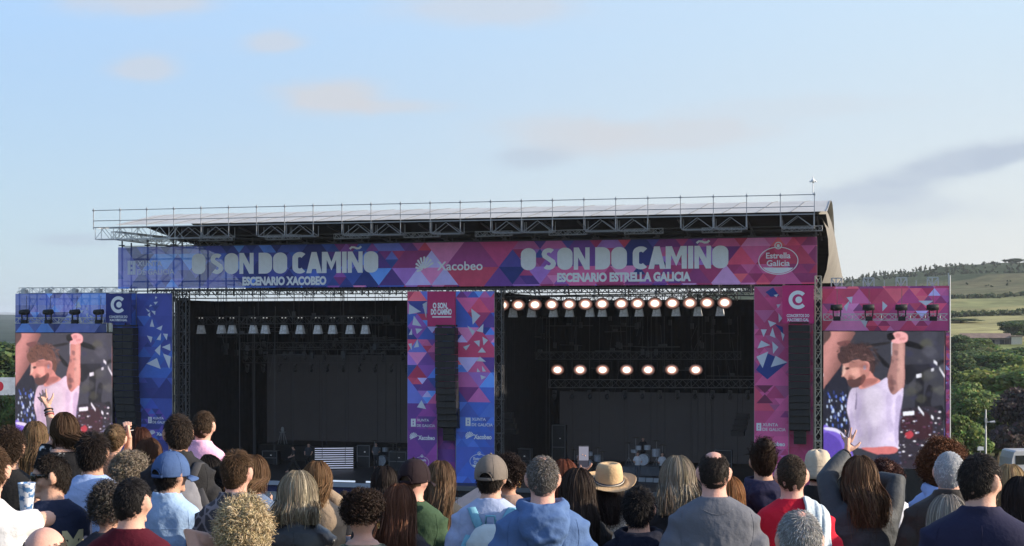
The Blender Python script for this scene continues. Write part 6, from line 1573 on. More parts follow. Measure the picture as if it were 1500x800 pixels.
    gname = {'tshirt': 't_shirt', 'sweater': 'sweater', 'hoodie': 'hooded_top', 'jacket': 'jacket', 'shirt': 'shirt', 'blouse': 'blouse', 'suit': 'suit_jacket', 'tank': 'tank_top'}[kind]
    garment = link(gname, gm, tmat or cloth_mat(gname+'_%d' % len(PEOPLE), tcol, rough=.45 if kind == 'jacket' and tmat is None and sum(tcol) < .06 else .85), body)
    if kind != 'tank':
        bm = bmesh.new(); bm.from_mesh(gm); bv = BVHTree.FromBMesh(bm); bm.free(); SM = MB()
        def seam(pts, r=.0016):
            q = []
            for px_, pz_ in pts:
                hh = bv.ray_cast(Vector((px_, -1, pz_)), Vector((0, 1, 0)))
                if hh[0] is not None: q.append(hh[0]+Vector((0, -.0006, 0)))
            if len(q) > 3: SM.tube(q, r, 5)
        wx = .158*b*fx
        for s in (-1, 1):
            if arms[0 if s < 0 else 1] is None: seam([(s*(wx+.016*math.sin(t*.32)), S+.01-.018*t) for t in range(12)])
        if kind in ('shirt', 'jacket'): seam([(-wx+2*wx*t/14, S-.085-.006*math.cos((t-7)*.2)) for t in range(15)])
        if kind in ('suit', 'jacket'): seam([(.002*math.sin(t), S+.03-.03*t) for t in range(18)])
        if kind in ('tshirt', 'sweater'): seam([(-.085+.17*t/12, S+.030-.030*math.cos((t-6)*.26)) for t in range(13)])
        if SM.v: SM.build('seam', garment.data.materials[0], garment, True)
    if HD:
        hm_ = remesh(HD, .009, 3); hv = co(hm_); setco(hm_, hv+nrm(hm_)*((1-np.abs(vnoise(hv*np.array([14,14,20.])+o))*2)*.006+vnoise(hv*38)*.002)[:, None]); hm_.polygons.foreach_set('use_smooth', np.ones(len(hm_.polygons), bool)); link('hood', hm_, garment.data.materials[0], body)
    # ---- trousers
    T = MB(); loft(T, [(0, cy, z, rx+.012, ry+.012) for z, rx, ry, cy in rings if z < S-.40])
    for s in (-1, 1): T.tube([(s*.09,-.005,S-.58),(s*.09,-.005,S-.66),(s*.098,.008,.45*H),(s*.102,.012,.29*H),(s*.106,-.018,.06)], [.100,.098,.085,.074,.066], 12)
    tm = remesh(T, .02, 1); link('trousers', tm, TROUS[trous], body)
    M = MB()
    for s in (-1, 1): M.tube([(s*.105,-.085,.055),(s*.105,.0,.06),(s*.112,.10,.045),(s*.117,.19,.032)], [.042,.046,.042,.028], 10)
    link('shoe', remesh(M, .012, 1), cloth_mat('shoe', (.05,.05,.055)), body)
    # ---- hair
    if hair:
        fn = {'short': hair_short, 'long': hair_long, 'curly': hair_curly, 'updo': hair_updo}[hair]; V, F, cc = fn(rng, np.array(hcol), **hk)
        link('hair', np_mesh('hair', tf(V), F, vcols=cc), HAIRM, body)
    if face:
        for s in (-1, 1):
            E = MB(); E.ball((s*.031,.079,.006),(.013,.010,.008),10,8); E.v = [HM @ p for p in E.v]; e = E.build('eye', mat('eye_white', (.6,.58,.55), .2), body, True)
            E = MB(); E.ball((s*.031,.0868,.006),(.0055,.004,.006),8,6); E.v = [HM @ p for p in E.v]; E.build('iris', mat('iris', (.03,.02,.015), .1), e, True)
    r = P_(); r.body = body; r.garment = garment; r.HM = HM; r.tf = tf; r.S = S; r.zc = zc; r.joints = joints; r.pos = pos; r.tr = tr; r.H = H; r.rng = rng; r.top_kind = kind; r.b = b; PEOPLE.append(r); return r

def head_part(p, mb, name, m, smooth=True, parent=None):
    mb.v = [p.HM @ v for v in mb.v]; return mb.build(name, m, parent or p.body, smooth)
def cap(p, col, peak=None, arch=True, infl=.014, z0=-.10):
    """fabric cap worn peak forward, with the strap arch at the back"""
    m = cloth_mat('cap_%d' % len(bpy.data.materials), col, bump=.2); nu, nv = 64, 22; V = []; ok = []
    for i in range(nu+1):
        for j in range(nv):
            u = -math.pi+2*math.pi*i/nu; v = z0+(1-z0)*(j/(nv-1)); r = math.sqrt(max(0, 1-v*v)); d = np.array([r*math.sin(u), -r*math.cos(u), v]); q_ = headpt(d)+headn(d)*(infl+.006*max(0, v)); V.append(tuple(q_))
            ok.append(not (arch and (u/.42)**2+((v-z0)/.36)**2 < 1))
    F = [(i*nv+j, (i+1)*nv+j, (i+1)*nv+j+1, i*nv+j+1) for i in range(nu) for j in range(nv-1) if ok[i*nv+j] and ok[(i+1)*nv+j] and ok[i*nv+j+1] and ok[(i+1)*nv+j+1]]
    M = MB(); M.add(V, F); c = head_part(p, M, 'cap', m); md = c.modifiers.new('s', 'SOLIDIFY'); md.thickness = .003; md.offset = 1
    def hp(u, v, e): r = math.sqrt(max(0, 1-v*v)); d = np.array([r*math.sin(u), -r*math.cos(u), v]); return Vector(headpt(d)+headn(d)*(infl+e))
    if arch:
        M = MB(); M.tube([hp(-.55+1.1*k/10, z0+.05, .001) for k in range(11)], [(.003, .010)]*11, 6, ref=(0,0,1)); head_part(p, M, 'strap', m, parent=c)
        M = MB(); M.tube([hp(.43*math.cos(a_), z0+.37*math.sin(a_)+.01, .003) for a_ in [math.pi*k/12 for k in range(13)]], .0028, 6); head_part(p, M, 'arch_binding', m, parent=c)
    M = MB()
    for k in range(6): M.tube([hp(k*math.pi/3+math.pi/6, z0+(1-z0)*t/9*.99, .0065*t/9+.0030) for t in range(10 if True else 0)], .0012, 4)
    M.ball(hp(0,.999,.009),.008,8,6); head_part(p, M, 'seam', m, parent=c)
    M = MB(); n = 14; vv = []
    for k in range(n+1):
        a_ = R(-68+136*k/n); q0 = hp(math.pi-a_, z0+.03, .0); q1 = q0+Vector((math.sin(a_)*.018, math.cos(a_)*.072, -.022-.012*abs(math.sin(a_)))); vv += [q0, q1, q1+Vector((0,-.001,-.005)), q0+Vector((0,0,-.005))]
    M.add(vv, [(4*k+a_, 4*k+(a_+1)%4, 4*k+4+(a_+1)%4, 4*k+4+a_) for k in range(n) for a_ in range(4)]); head_part(p, M, 'peak', cloth_mat('cap_peak_%d' % len(bpy.data.materials), peak or col), parent=c); return c
def bracelet(p, i, t, r, col, name='bracelet', w=.006):
    el, wr, hd = p.joints[i]; c = el.lerp(wr, t); d = (wr-el).normalized(); a = d.cross(Vector((0,1,0.2))).normalized(); b_ = d.cross(a); M = MB()
    M.tube([c+a*r*math.cos(k*math.pi/8)+b_*r*math.sin(k*math.pi/8) for k in range(17)], w, 6, caps=False); M.build(name, mat('band_'+name+'_%02x' % int(sum(col)*80), col, .5), p.body, True)
def earring(p, s):
    M = MB(); c = Vector((s*.082, .004, -.058)); M.tube([c+Vector((0, .016*math.cos(k*.524), .020*math.sin(k*.524))) for k in range(13)], .0028, 6, caps=False); head_part(p, M, 'earring', mat('gold', (.6,.42,.15), .3, .9))
# ------------------------------------------------------------------ the crowd close to the camera
BRN, DBR, BLK, GRY, LBR, BLD, RED_, WHT = (.055,.030,.016), (.028,.017,.011), (.012,.009,.008), (.17,.16,.15), (.13,.080,.042), (.33,.235,.13), (.10,.032,.014), (.50,.50,.50)
SH = dict(L=(.018,.032)); 
def crowd():
    person('man with thick dark hair in a black t-shirt at the far left edge', 12, 624, 8.4, 'olive', hair='short', hcol=DBR, hk=dict(L=(.022,.036), curl=.003, messy=.45, lift=.32, n=7500), tcol=(.014,.014,.015), extra=.02)
    person('woman with long light brown hair and dark top beside the left screen', 51, 618, 11.6, 'fair', True, hair='long', hcol=LBR, hk=dict(L=.30, n=2200), top='sweater', tcol=(.014,.014,.016), extra=.015)
    p = person('woman in black top with white flowers raising a braceleted hand', 92, 604, 10.4, 'fair', True, turn=15, yaw=66, hair='long', hcol=BRN, hk=dict(L=.12, wave=.010, n=2400, azmax=2.1), top='blouse', face=True, extra=.02,
        tmat=cloth_mat('black_floral', (.012,.012,.014), pattern=('noise', 11, (.62,.62,.62), .63)), arms=(((77,640,.05),(71,600,.12),(54,566,.22),(0.2,1,.2),dict(curl=.12, spread=.22)), None))
    for t in (.72, .80, .90): bracelet(p, 0, t, .030, ((.03,.02,.02),(.25,.05,.05),(.10,.10,.12))[int(t*10) % 3])
    person('fair haired woman facing left behind the flower patterned top', 97, 638, 12.2, 'pink', True, turn=60, yaw=25, hair='long', hcol=(.22,.14,.08), hk=dict(L=.2, n=1500, azmax=1.8), tcol=(.25,.14,.15), face=True)
    person('man with tousled dark hair in a light blue t-shirt', 136, 630, 8.4, 'tan', yaw=-6, hair='short', hcol=(.016,.011,.009), hk=dict(L=(.026,.042), lift=.26, messy=.32, n=7500), tcol=C(150,172,214,1.0), extra=.028, b=1.02)
    p = person('man in sunglasses and navy lettered t-shirt holding a white cup', 76, 661, 7.7, 'olive', turn=34, yaw=74, pitch=-6, hair='short', hcol=(.018,.013,.010), hk=dict(L=(.014,.024), lift=.34, messy=.22, n=8500), tcol=C(40,46,66,1.0), extra=.026, face=True,
        arms=(((40,800,.02),(47,762,.20),(44,738,.32),(-.4,-.6,0),dict(curl=.75, spread=.05)), ((60,800,.15),(56,755,.24),(50,735,.34),(-.8,.2,.1),dict(curl=.7, spread=.05))))
    M = MB(); M.tube([(-.078,.02,.012),(-.070,.072,.014)],[(.004,.010)]*2,6,ref=(0,0,1)); M.tube([(.078,.02,.012),(.070,.072,.014)],[(.004,.010)]*2,6,ref=(0,0,1))
    for s in (-1,1): M.tube([(s*.006,.102,.010),(s*.036,.101,.008),(s*.066,.080,.010)],[(.005,.016),(.006,.024),(.005,.018)],8,ref=(0,0,1))
    head_part(p, M, 'sunglasses', mat('black_gloss', (.01,.01,.01), .12, spec=.6))
    Pq = Print(); Pq.text('DM', -.11, p.S-.215, .135, w=.24, bold=.05); put_print(p.garment, Pq, mat('cream_print', (.58,.52,.30), .8), 'back_lettering')
    c = MB(); Y = 7.30; x = (39-750)/FPX*Y; z = CAM_Z+(HOR-748)/FPX*Y; c.lathe([(.030,0),(.031,.004),(.043,.135),(.0445,.137),(.0445,.143),(.041,.143),(.040,.12),(.028,.008)],24,(0,0,0)); o = c.build('plastic_cup', mat('cup_white', (.62,.64,.70), .35, pattern=('noise', 30, (.08,.18,.36), .54)), None, True); o.location = (x,Y,z); tag(o, 'white plastic festival cup with blue print held by the man in sunglasses', 'cup')
    c = MB(); c.lathe([(.0398,.112),(.0005,.113)],20,(0,0,0),caps=False); c.build('drink', mat('beer', (.35,.18,.03), .1), o, True)
    person('man in a white t-shirt cut off by the left picture edge', -17, 652, 6.7, 'fair', turn=-25, yaw=20, hair='short', hcol=BRN, hk=SH, tcol=(.60,.60,.62), arms=(None, ((34,768,-.02),(6,772,.18),(-16,782,.3))))
    person('bald man at the bottom left, only the top of his head showing', 64, 773, 5.3, 'pink', hair='short', hcol=(.05,.04,.03), hk=dict(L=(.004,.008), bald=.42, n=2600, fade=.3), tcol=(.10,.10,.11), extra=.002)
    p = person('woman with pinned up brown hair holding a cigarette', 168, 622, 11.8, 'fair', True, hair='updo', hcol=(.10,.062,.034), hk=dict(bun=(0,-.10,.04), br=.034), tcol=(.30,.16,.11), extra=.012,
        arms=(None, ((190,682,.06),(187,660,.16),(183,634,.2),(-.3,1,.1),dict(curl=.55, spread=.08))))
    Y = p.pos[1]+.18; M = MB(); M.tube([(0,0,0),(.052,.01,.010)], .0042, 8); o = M.build('cigarette', mat('cigarette_white', (.75,.73,.7), .7)); o.location = ((186-750)/FPX*Y, Y, CAM_Z+(HOR-632)/FPX*Y); tag(o, 'lit white cigarette between the fingers of the woman with pinned hair', 'cigarette')
    person('person with loose grey blond curls between the blue and denim shirts', 189, 662, 9.2, 'fair', True, hair='curly', hcol=(.20,.165,.125), hk=dict(rad=(.118,.125,.118), n=1700, cr=.010, L=.06), tcol=(.15,.12,.10), extra=.02, top='sweater')
    person('person with dark grey curls just behind the burgundy sweater', 160, 709, 7.6, 'fair', True, hair='curly', hcol=(.060,.052,.046), hk=dict(rad=(.112,.12,.12), n=1300, cr=.010, L=.05), tcol=(.03,.03,.04), extra=.02, top='sweater')
    person('man with cropped black hair in a burgundy sweater', 193, 698, 6.8, 'fair', turn=-8, yaw=-14, hair='short', hcol=(.014,.012,.012), hk=dict(L=(.010,.018), fade=.25, n=7000), top='sweater', tcol=C(70,16,30,1.0), b=1.04)
    person('woman with dark red hair behind the raised cigarette hand', 205, 627, 13.0, 'fair', True, hair='long', hcol=(.055,.020,.012), hk=dict(L=.22, n=1600), tcol=(.02,.02,.025))
    person('woman with long brown hair and a yellow top', 217, 643, 11.0, 'fair', True, turn=-10, hair='long', hcol=(.060,.028,.015), hk=dict(L=.30, n=2000, yb=-.15), top='tank', tcol=(.55,.42,.08))
    p = person('bearded man in black polo wearing grey backpack straps', 261, 605, 8.7, 'tan', turn=14, yaw=12, hair='short', hcol=(.030,.020,.014), hk=dict(L=(.014,.024), lift=.24, messy=.34, n=7500), top='shirt', tcol=(.020,.020,.022), extra=.018, face=True)
    backpack(p, (.17,.17,.19), (.05,.05,.055), 'grey fabric backpack worn by the bearded man in black polo', 'grey_bag')
    person('man with short brown hair in a pale pink shirt', 297, 601, 10.8, 'fair', turn=-16, yaw=8, hair='short', hcol=(.050,.030,.017), hk=dict(L=(.012,.020), fade=.1), top='shirt', tcol=C(226,170,196,1.0))
    p = person('man in a faded blue cap and pale denim shirt', 249, 661, 8.2, 'olive', turn=-14, yaw=-26, hair='short', hcol=BLK, hk=dict(L=(.016,.03)), top='shirt', tcol=C(150,176,208,1.0), extra=.022); cap(p, C(74,98,142,.8))
    person('woman with a dark bob in profile and a white top', 303, 669, 9.5, 'fair', True, turn=30, yaw=58, hair='long', hcol=BLK, hk=dict(L=.12, n=2600, yb=-.13, spread=1.05, taper=.05, azmax=1.95, infl=.014), top='tank', tcol=(.62,.62,.64), face=True)
    person('dark haired woman half hidden behind the blue cap', 270, 684, 10.3, 'tan', True, hair='long', hcol=(.022,.014,.011), hk=dict(L=.22, n=1600), tcol=(.02,.02,.02))
    person('man with a faded haircut in a dark patterned shirt', 346, 658, 7.9, 'pink', turn=-6, yaw=-10, hair='short', hcol=(.070,.040,.021), hk=dict(L=(.018,.034), fade=.75, lift=.35, messy=.28, n=8000), top='shirt', extra=.02,
        tmat=cloth_mat('dark_pattern', (.06,.055,.06), pattern=('voronoi', 17, (.20,.18,.19), .06)))
    person('woman with windblown brown hair beyond the patterned shirt', 371, 668, 9.4, 'fair', True, yaw=-25, hair='long', hcol=(.095,.052,.026), hk=dict(L=.12, n=1600, fly=.35, azmax=2.1), tcol=(.10,.14,.22))
    p = person('woman with a large mop of blond curls nearest the camera', 357, 724, 6.3, 'fair', True, hair='curly', hcol=(.40,.31,.18), hk=dict(rad=(.116,.122,.140), c=(0,-.012,-.008), n=3400, cr=.0085, L=.062, turns=1.7, w=.0013, low=-.95, light=(.62,.52,.36), pl=.25, core=.78), tcol=(.10,.09,.09), extra=.036,
        arms=(((292,818,.0),(300,792,.05),(318,752,.10),(.2,.8,.3),dict(curl=.45, spread=.1)), None)); bracelet(p, 0, .93, .031, (.45,.36,.18), 'wrist_watch', .010)
    person('woman with a blond grey bob in a black leather jacket', 436, 691, 7.7, 'fair', True, b=1.05, hair='long', hcol=(.19,.155,.105), hk=dict(L=.125, n=3600, yb=-.128, spread=1.12, taper=.0, infl=.016, light=(.42,.36,.26), pl=.3, bend=.6, azmax=2.1), top='jacket', tmat=cloth_mat('black_leather', (.016,.016,.017), rough=.36, spec=.5, bump=.25, bscale=18), extra=.02)
    p = person('woman with brown hair in a tan coat clapping', 464, 676, 9.7, 'fair', True, turn=-8, hair='long', hcol=(.125,.068,.032), hk=dict(L=.15, n=2600, yb=-.135, spread=1.0), top='jacket', tmat=cloth_mat('tan_coat', (.27,.205,.145)), extra=.018,
        arms=(None, ((502,755,.08),(492,735,.20),(489,708,.24),(-1,.2,0),dict(curl=.06, spread=.06))))
    p = person('woman with short dark curls and an earring in a printed blouse', 532, 714, 7.5, 'fair', True, yaw=-14, hair='curly', hcol=(.026,.016,.012), hk=dict(rad=(.108,.118,.118), c=(0,-.012,.022), n=1800, cr=.008, L=.034, low=-.52), top='blouse', extra=.030,
        tmat=cloth_mat('camo_print', (.25,.23,.15), pattern=('noise', 22, (.05,.06,.04), .52))); earring(p, 1)
    person('woman with very long reddish brown hair', 584, 710, 8.5, 'fair', True, turn=-8, hair='long', hcol=(.085,.034,.018), hk=dict(L=.42, n=3400, wave=.008, wl=.16, spread=1.15, taper=-.15, light=(.20,.09,.05), pl=.2), tcol=(.06,.05,.05), extra=.015)
    person('dark haired woman behind the printed blouse', 563, 684, 10.6, 'fair', True, hair='long', hcol=(.020,.013,.010), hk=dict(L=.16, n=1800), tcol=(.03,.03,.03))
    p = person('man in a black cap and dark green t-shirt', 606, 672, 8.75, 'pink', turn=-10, yaw=-18, hair='short', hcol=(.08,.05,.03), hk=dict(L=(.003,.006), n=2000, fade=.9, nape=-.55), tcol=C(58,78,58,1.0), extra=.022); cap(p, (.020,.012,.014))
    person('woman with long straight brown hair left of the taupe cap', 645, 676, 9.6, 'fair', True, yaw=-12, hair='long', hcol=(.105,.060,.032), hk=dict(L=.36, n=3200, light=(.22,.14,.08), pl=.25, spread=1.1), tcol=(.05,.05,.05), extra=.015)
    p = person('man in a taupe cap and light grey blue sweatshirt', 719, 666, 8.4, 'olive', turn=-6, yaw=-12, hair='short', hcol=(.020,.014,.010), hk=dict(L=(.014,.028)), top='sweater', tcol=C(158,170,198,1.0), extra=.022, b=1.0); cap(p, (.16,.135,.115))
    backpack(p, (.50,.56,.56), (.16,.36,.46), 'pale mint and blue backpack on the man in taupe cap', 'mint_bag', .02)
    p = person('woman with dark curls and a hoop earring beside the taupe cap', 745, 668, 9.7, 'tan', True, yaw=-26, hair='curly', hcol=(.020,.012,.010), hk=dict(rad=(.115,.12,.125), n=1300, cr=.009, L=.045), tcol=(.30,.20,.16), extra=.026); earring(p, 1)
    person('man with short greying hair in a blue hooded top', 795, 666, 7.35, 'pink', b=1.06, hair='short', hcol=(.095,.080,.068), hk=dict(L=(.009,.017), lift=.26, messy=.38, n=9000, light=(.30,.29,.28), pl=.32, fade=.1, bald=.015), top='hoodie', tcol=C(86,112,156,.85), extra=.014)
    person('woman with long dark hair beside the blue hooded top', 846, 687, 8.1, 'fair', True, hair='long', hcol=(.026,.016,.012), hk=dict(L=.40, n=3200, light=(.07,.045,.03), pl=.2, spread=1.2), tcol=(.02,.02,.022), extra=.015)
    p = person('red haired woman filming with a raised phone', 826, 674, 9.9, 'fair', True, turn=-10, hair='long', hcol=(.12,.036,.018), hk=dict(L=.16, n=2000), tcol=(.10,.03,.03), extra=.014,
        arms=(None, ((856,742,.12),(852,704,.26),(856,672,.30),(-.2,-.9,.1),dict(curl=.65, spread=.05))))
    Y = p.pos[1]+.27; zt = CAM_Z+(HOR-653)/FPX*Y; zb = CAM_Z+(HOR-690)/FPX*Y; M = MB(); w = .038; M.box((-w,-.004,0),(w,.004,zt-zb)); o = M.build('phone', mat('phone_case', (.02,.02,.022), .3)); o.location = ((855-750)/FPX*Y, Y, zb); tag(o, 'raised phone with lit screen filming above the straw hat', 'phone')
    hh = zt-zb
    for (nm, z0, z1, cc) in (('screen_sky', hh*.42, hh*.97, (.30,.30,.38)), ('screen_stage', hh*.04, hh*.418, (.06,.06,.085))):
        M = MB(); M.add([(-w*.9,-.0052,z0),(w*.9,-.0052,z0),(w*.9,-.0052,z1),(-w*.9,-.0052,z1)],[(0,1,2,3)]); M.build(nm, mat(nm, (.01,.01,.01), .15, emit=cc, estr=.9), o)
    p = person('woman in a wide tan fedora and cream lace top', 892, 679, 10.0, 'fair', True, hair='long', hcol=(.022,.014,.012), hk=dict(L=.22, n=2200, yb=-.15, spread=.8, taper=.45, wave=.006, fly=.15), top='blouse', tmat=cloth_mat('cream_lace', (.50,.46,.41), pattern=('voronoi', 46, (.24,.21,.18), .05)), extra=.058)
    fedora(p)
    person('man with short black hair in a navy hooded top', 936, 711, 7.9, 'olive', turn=-6, yaw=-12, hair='short', hcol=(.012,.010,.010), hk=dict(L=(.020,.032), lift=.3, messy=.4, n=7500), top='hoodie', tcol=C(26,29,44,.8), extra=.022)
    person('woman with straight grey blond hair in a black jacket', 993, 669, 8.5, 'fair', True, b=1.06, hair='long', hcol=(.17,.135,.095), hk=dict(L=.18, n=3600, yb=-.148, spread=1.15, taper=0, light=(.34,.30,.24), pl=.3, infl=.016, azmax=2.1), top='jacket', tmat=cloth_mat('black_softshell', (.017,.017,.019), rough=.6), extra=.02)
    person('broad man with a bald crown in a dark grey t-shirt', 1046, 661, 7.6, 'pink', b=1.14, yaw=-4, hair='short', hcol=(.030,.022,.018), hk=dict(L=(.008,.014), bald=.13, n=8000, fade=.2), tcol=C(96,98,106,1.0), extra=.006)
    person('ginger haired woman glimpsed behind the grey t-shirt', 1069, 700, 9.4, 'fair', True, hair='long', hcol=(.22,.095,.035), hk=dict(L=.22, n=1500), tcol=(.05,.04,.04))
    person('man with a dark knotted bun in a navy hooded jacket', 1118, 642, 9.7, 'tan', hair='updo', hcol=(.032,.018,.012), hk=dict(bun=(0,-.070,.105), br=.048, loose=.22), top='hoodie', tcol=C(52,50,74,.75), extra=.050, b=1.06)
    p = person('man with cropped hair in a bright red t-shirt', 1160, 664, 7.8, 'pink', yaw=-8, hair='short', hcol=(.045,.030,.020), hk=dict(L=(.006,.010), n=7500, fade=.2), tcol=C(206,36,58,.85), b=1.04)
    draped(p)
    p = person('person in a beige bucket hat and dark top', 1198, 658, 10.4, 'fair', turn=-10, yaw=-12, hair='short', hcol=DBR, hk=SH, tcol=(.02,.018,.018), extra=.026); bucket(p)
    p = person('long haired woman in grey jacket with one arm raised high', 1261, 668, 8.4, 'fair', True, b=1.06, turn=6, hair='long', hcol=(.075,.040,.022), hk=dict(L=.25, n=3400, wave=.014, wl=.13, light=(.19,.11,.055), pl=.3, spread=1.15, fly=.12, azmax=2.1), top='jacket', tmat=cloth_mat('grey_jacket', (.055,.060,.066), rough=.6), extra=.018,
        arms=(((1210,702,.12),(1240,664,.26),(1243,618,.30),(.3,1,.1),dict(poses=(.05,.05,.35,.5), curl=.2, spread=.34)), ((1309,730,.05),(1282,704,.22),(1262,690,.26),(0,1,.2),dict(curl=.3)))); bracelet(p, 0, .97, .032, (.05,.04,.04))
    person('grey haired balding man at the bottom before the red t-shirt', 1172, 746, 5.5, 'pink', hair='short', hcol=(.22,.215,.21), hk=dict(L=(.014,.024), lift=.12, messy=.2, n=12000, light=(.45,.45,.46), pl=.35, bald=.03, w=.0009), tcol=(.12,.12,.14), extra=.010)
    person('woman with dark red curls in a white top', 1297, 671, 9.8, 'fair', True, hair='curly', hcol=(.050,.018,.014), hk=dict(rad=(.115,.12,.13), n=1300, L=.05, c=(0,-.01,-.01)), top='blouse', tcol=(.62,.62,.66), extra=.02)
    person('person with a huge auburn afro near the right screen', 1380, 642, 8.8, 'tan', True, hair='curly', hcol=(.105,.042,.020), hk=dict(rad=(.160,.155,.165), c=(0,-.01,.005), n=3200, cr=.008, L=.045, turns=2.4, low=-.85, light=(.22,.09,.04), pl=.2), top='hoodie', tcol=C(150,170,215,1.0), extra=.062)
    person('man with silver cropped hair in a dark brown jacket', 1391, 661, 8.1, 'fair', b=1.08, turn=-16, yaw=-10, hair='short', hcol=(.38,.39,.41), hk=dict(L=(.008,.014), n=9000, light=(.6,.6,.62), pl=.3), top='jacket', tmat=cloth_mat('brown_jacket', (.040,.034,.030), rough=.6), extra=.010)
    person('man with dark hair in a navy suit jacket at the right', 1436, 662, 6.2, 'fair', b=1.10, turn=-16, yaw=-40, hair='short', hcol=(.022,.017,.015), hk=dict(L=(.014,.024), n=11000, fade=.15, light=(.14,.11,.08), pl=.12, w=.0010), top='suit', tmat=cloth_mat('navy_suit', C(44,44,68,.8), bump=.12, bscale=60), extra=.016)
    person('blond woman facing away beyond the navy suit', 1480, 682, 8.9, 'fair', True, hair='long', hcol=(.30,.20,.10), hk=dict(L=.14, n=1800), tcol=(.14,.14,.20), yaw=-20)
    person('woman with long dark hair cut by the right picture edge', 1498, 700, 7.6, 'fair', True, hair='long', hcol=(.020,.013,.011), hk=dict(L=.3, n=2200), tcol=(.25,.24,.28))
    person('woman with long grey hair between brown jacket and suit', 1388, 727, 7.2, 'fair', True, turn=-20, hair='long', hcol=(.20,.175,.15), hk=dict(L=.28, n=2200, wave=.008, light=(.4,.36,.3), pl=.3), tcol=(.10,.09,.10))

# ------------------------------------------------------------------ things people wear and carry
def backpack(p, col, col2, label, key, shift=0.0):
    o = bpy.data.objects.new('backpack', None); COL.objects.link(o); W = Matrix.Translation(p.pos) @ Matrix.Rotation(p.tr, 4, 'Z') @ Matrix.Translation((shift, -.155, p.S-.42)); o.matrix_world = W; tag(o, label, 'backpack')
    M = MB(); M.tube([(0,-.045,0),(0,-.055,.05),(0,-.058,.16),(0,-.05,.27),(0,-.035,.345),(0,-.025,.375)],[(.120,.055),(.145,.075),(.148,.078),(.135,.068),(.095,.045),(.04,.02)],20,ref=(0,1,0))
    m1 = cloth_mat(key+'_main', col, bump=.25, bscale=18); m2 = cloth_mat(key+'_trim', col2, bump=.25, bscale=18)
    me = remesh(M, .012, 2); v = co(me); setco(me, v+nrm(me)*(vnoise(v*22)*.007)[:, None]); me.polygons.foreach_set('use_smooth', np.ones(len(me.polygons), bool)); link('bag_body', me, m1, o)
    M = MB(); M.tube([(0,-.105,.02),(0,-.130,.05),(0,-.132,.13),(0,-.115,.17)],[(.08,.02),(.105,.032),(.105,.032),(.09,.02)],16,ref=(0,1,0)); link('front_pocket', remesh(M, .010, 2), m1, o)
    M = MB(); M.tube([(-.10,-.142,.172),(0,-.152,.178),(.10,-.142,.172)],[.0045]*3,6); M.build('zip', mat('zip_dark', (.04,.04,.045), .4), o, True)
    M = MB(); M.tube([(-.03,-.02,.37),(-.025,-.03,.42),(.025,-.03,.42),(.03,-.02,.37)],[.008]*4,8); M.build('carry_loop', m2, o, True)
    for s in (-1, 1):
        M = MB(); M.tube([(s*.11,-.02,.06),(s*.16,.06,.10),(s*.17,.13,.20),(s*.155,.16,.34),(s*.135,.10,.445),(s*.115,.03,.455),(s*.09,-.005,.40),(s*.06,-.02,.34)],[(.010,.026)]*8,10,ref=(1,0,0)); M.build('strap', m2, o, True)
        M = MB(); M.tube([(s*.150,-.05,.05),(s*.152,-.052,.20),(s*.125,-.05,.31)],[(.012,.03),(.012,.04),(.01,.02)],8,ref=(1,0,0)); M.build('side_panel', m2, o, True)
def fedora(p):
    m = cloth_mat('straw_felt', (.50,.34,.19), rough=.8, bump=.3, bscale=60); M = MB(); n = 48; rows = [(.100,.118,.020),(.099,.117,.055),(.095,.112,.095),(.088,.104,.130),(.076,.092,.152),(.056,.072,.156),(.033,.048,.142),(.012,.02,.130)]
    v = []; f = []
    for rx, ry, z in rows:
        for k in range(n):
            a = 2*math.pi*k/n; pin = 1-.10*max(0, (z-.07)/.065)*max(0, math.cos(a-math.pi/2))**2; v.append((rx*math.cos(a)*pin, ry*math.sin(a)-.008, z+.0+.012*math.sin(a)*-1*max(0,(z-.09)/.045)))
    for i in range(len(rows)-1):
        for k in range(n): a_, b_ = i*n+k, i*n+(k+1)%n; f.append((a_,b_,b_+n,a_+n))
    f.append(tuple((len(rows)-1)*n+k for k in range(n))); M.add(v, f)
    rot = Matrix.Rotation(R(14), 4, 'X'); T = Matrix.Translation((0,-.005,.022)) @ rot; M.v = [T @ q_ for q_ in M.v]; h = head_part(p, M, 'hat', m)
    M = MB(); v = []; f = []
    for j, (r, up) in enumerate(((0,0),(.35,-.002),(.7,.000),(.95,.006),(1.0,.010))):
        for k in range(n): a = 2*math.pi*k/n; R_ = r*.092; v.append(((.0995+R_)*math.cos(a), (.118+R_)*math.sin(a)-.008, .020+up+.012*r*math.cos(2*a)+.006*r*math.sin(a*3+1)))
    f = [(j*n+k,j*n+(k+1)%n,(j+1)*n+(k+1)%n,(j+1)*n+k) for j in range(4) for k in range(n)]; M.add(v, f); M.v = [T @ q_ for q_ in M.v]; br = head_part(p, M, 'brim', m, parent=h); md = br.modifiers.new('s','SOLIDIFY'); md.thickness = .004
    M = MB(); M.tube([(.1025*math.cos(k*math.pi/20), .1205*math.sin(k*math.pi/20)-.008, .034+.004*math.sin(k*math.pi/20)) for k in range(41)], [(.0035,.011)]*41, 6, caps=False, ref=(0,0,1)); M.v = [T @ q_ for q_ in M.v]; bd = head_part(p, M, 'hat_band', mat('band_dark', (.025,.025,.04), .6), parent=h)
    M = MB(); M.tube([(.1045*math.cos(k*math.pi/20), .1225*math.sin(k*math.pi/20)-.008, .034+.004*math.sin(k*math.pi/20)) for k in range(41)], [(.003,.004)]*41, 6, caps=False, ref=(0,0,1)); M.v = [T @ q_ for q_ in M.v]; head_part(p, M, 'band_stripe', mat('band_pale', (.55,.50,.42), .6), parent=bd)
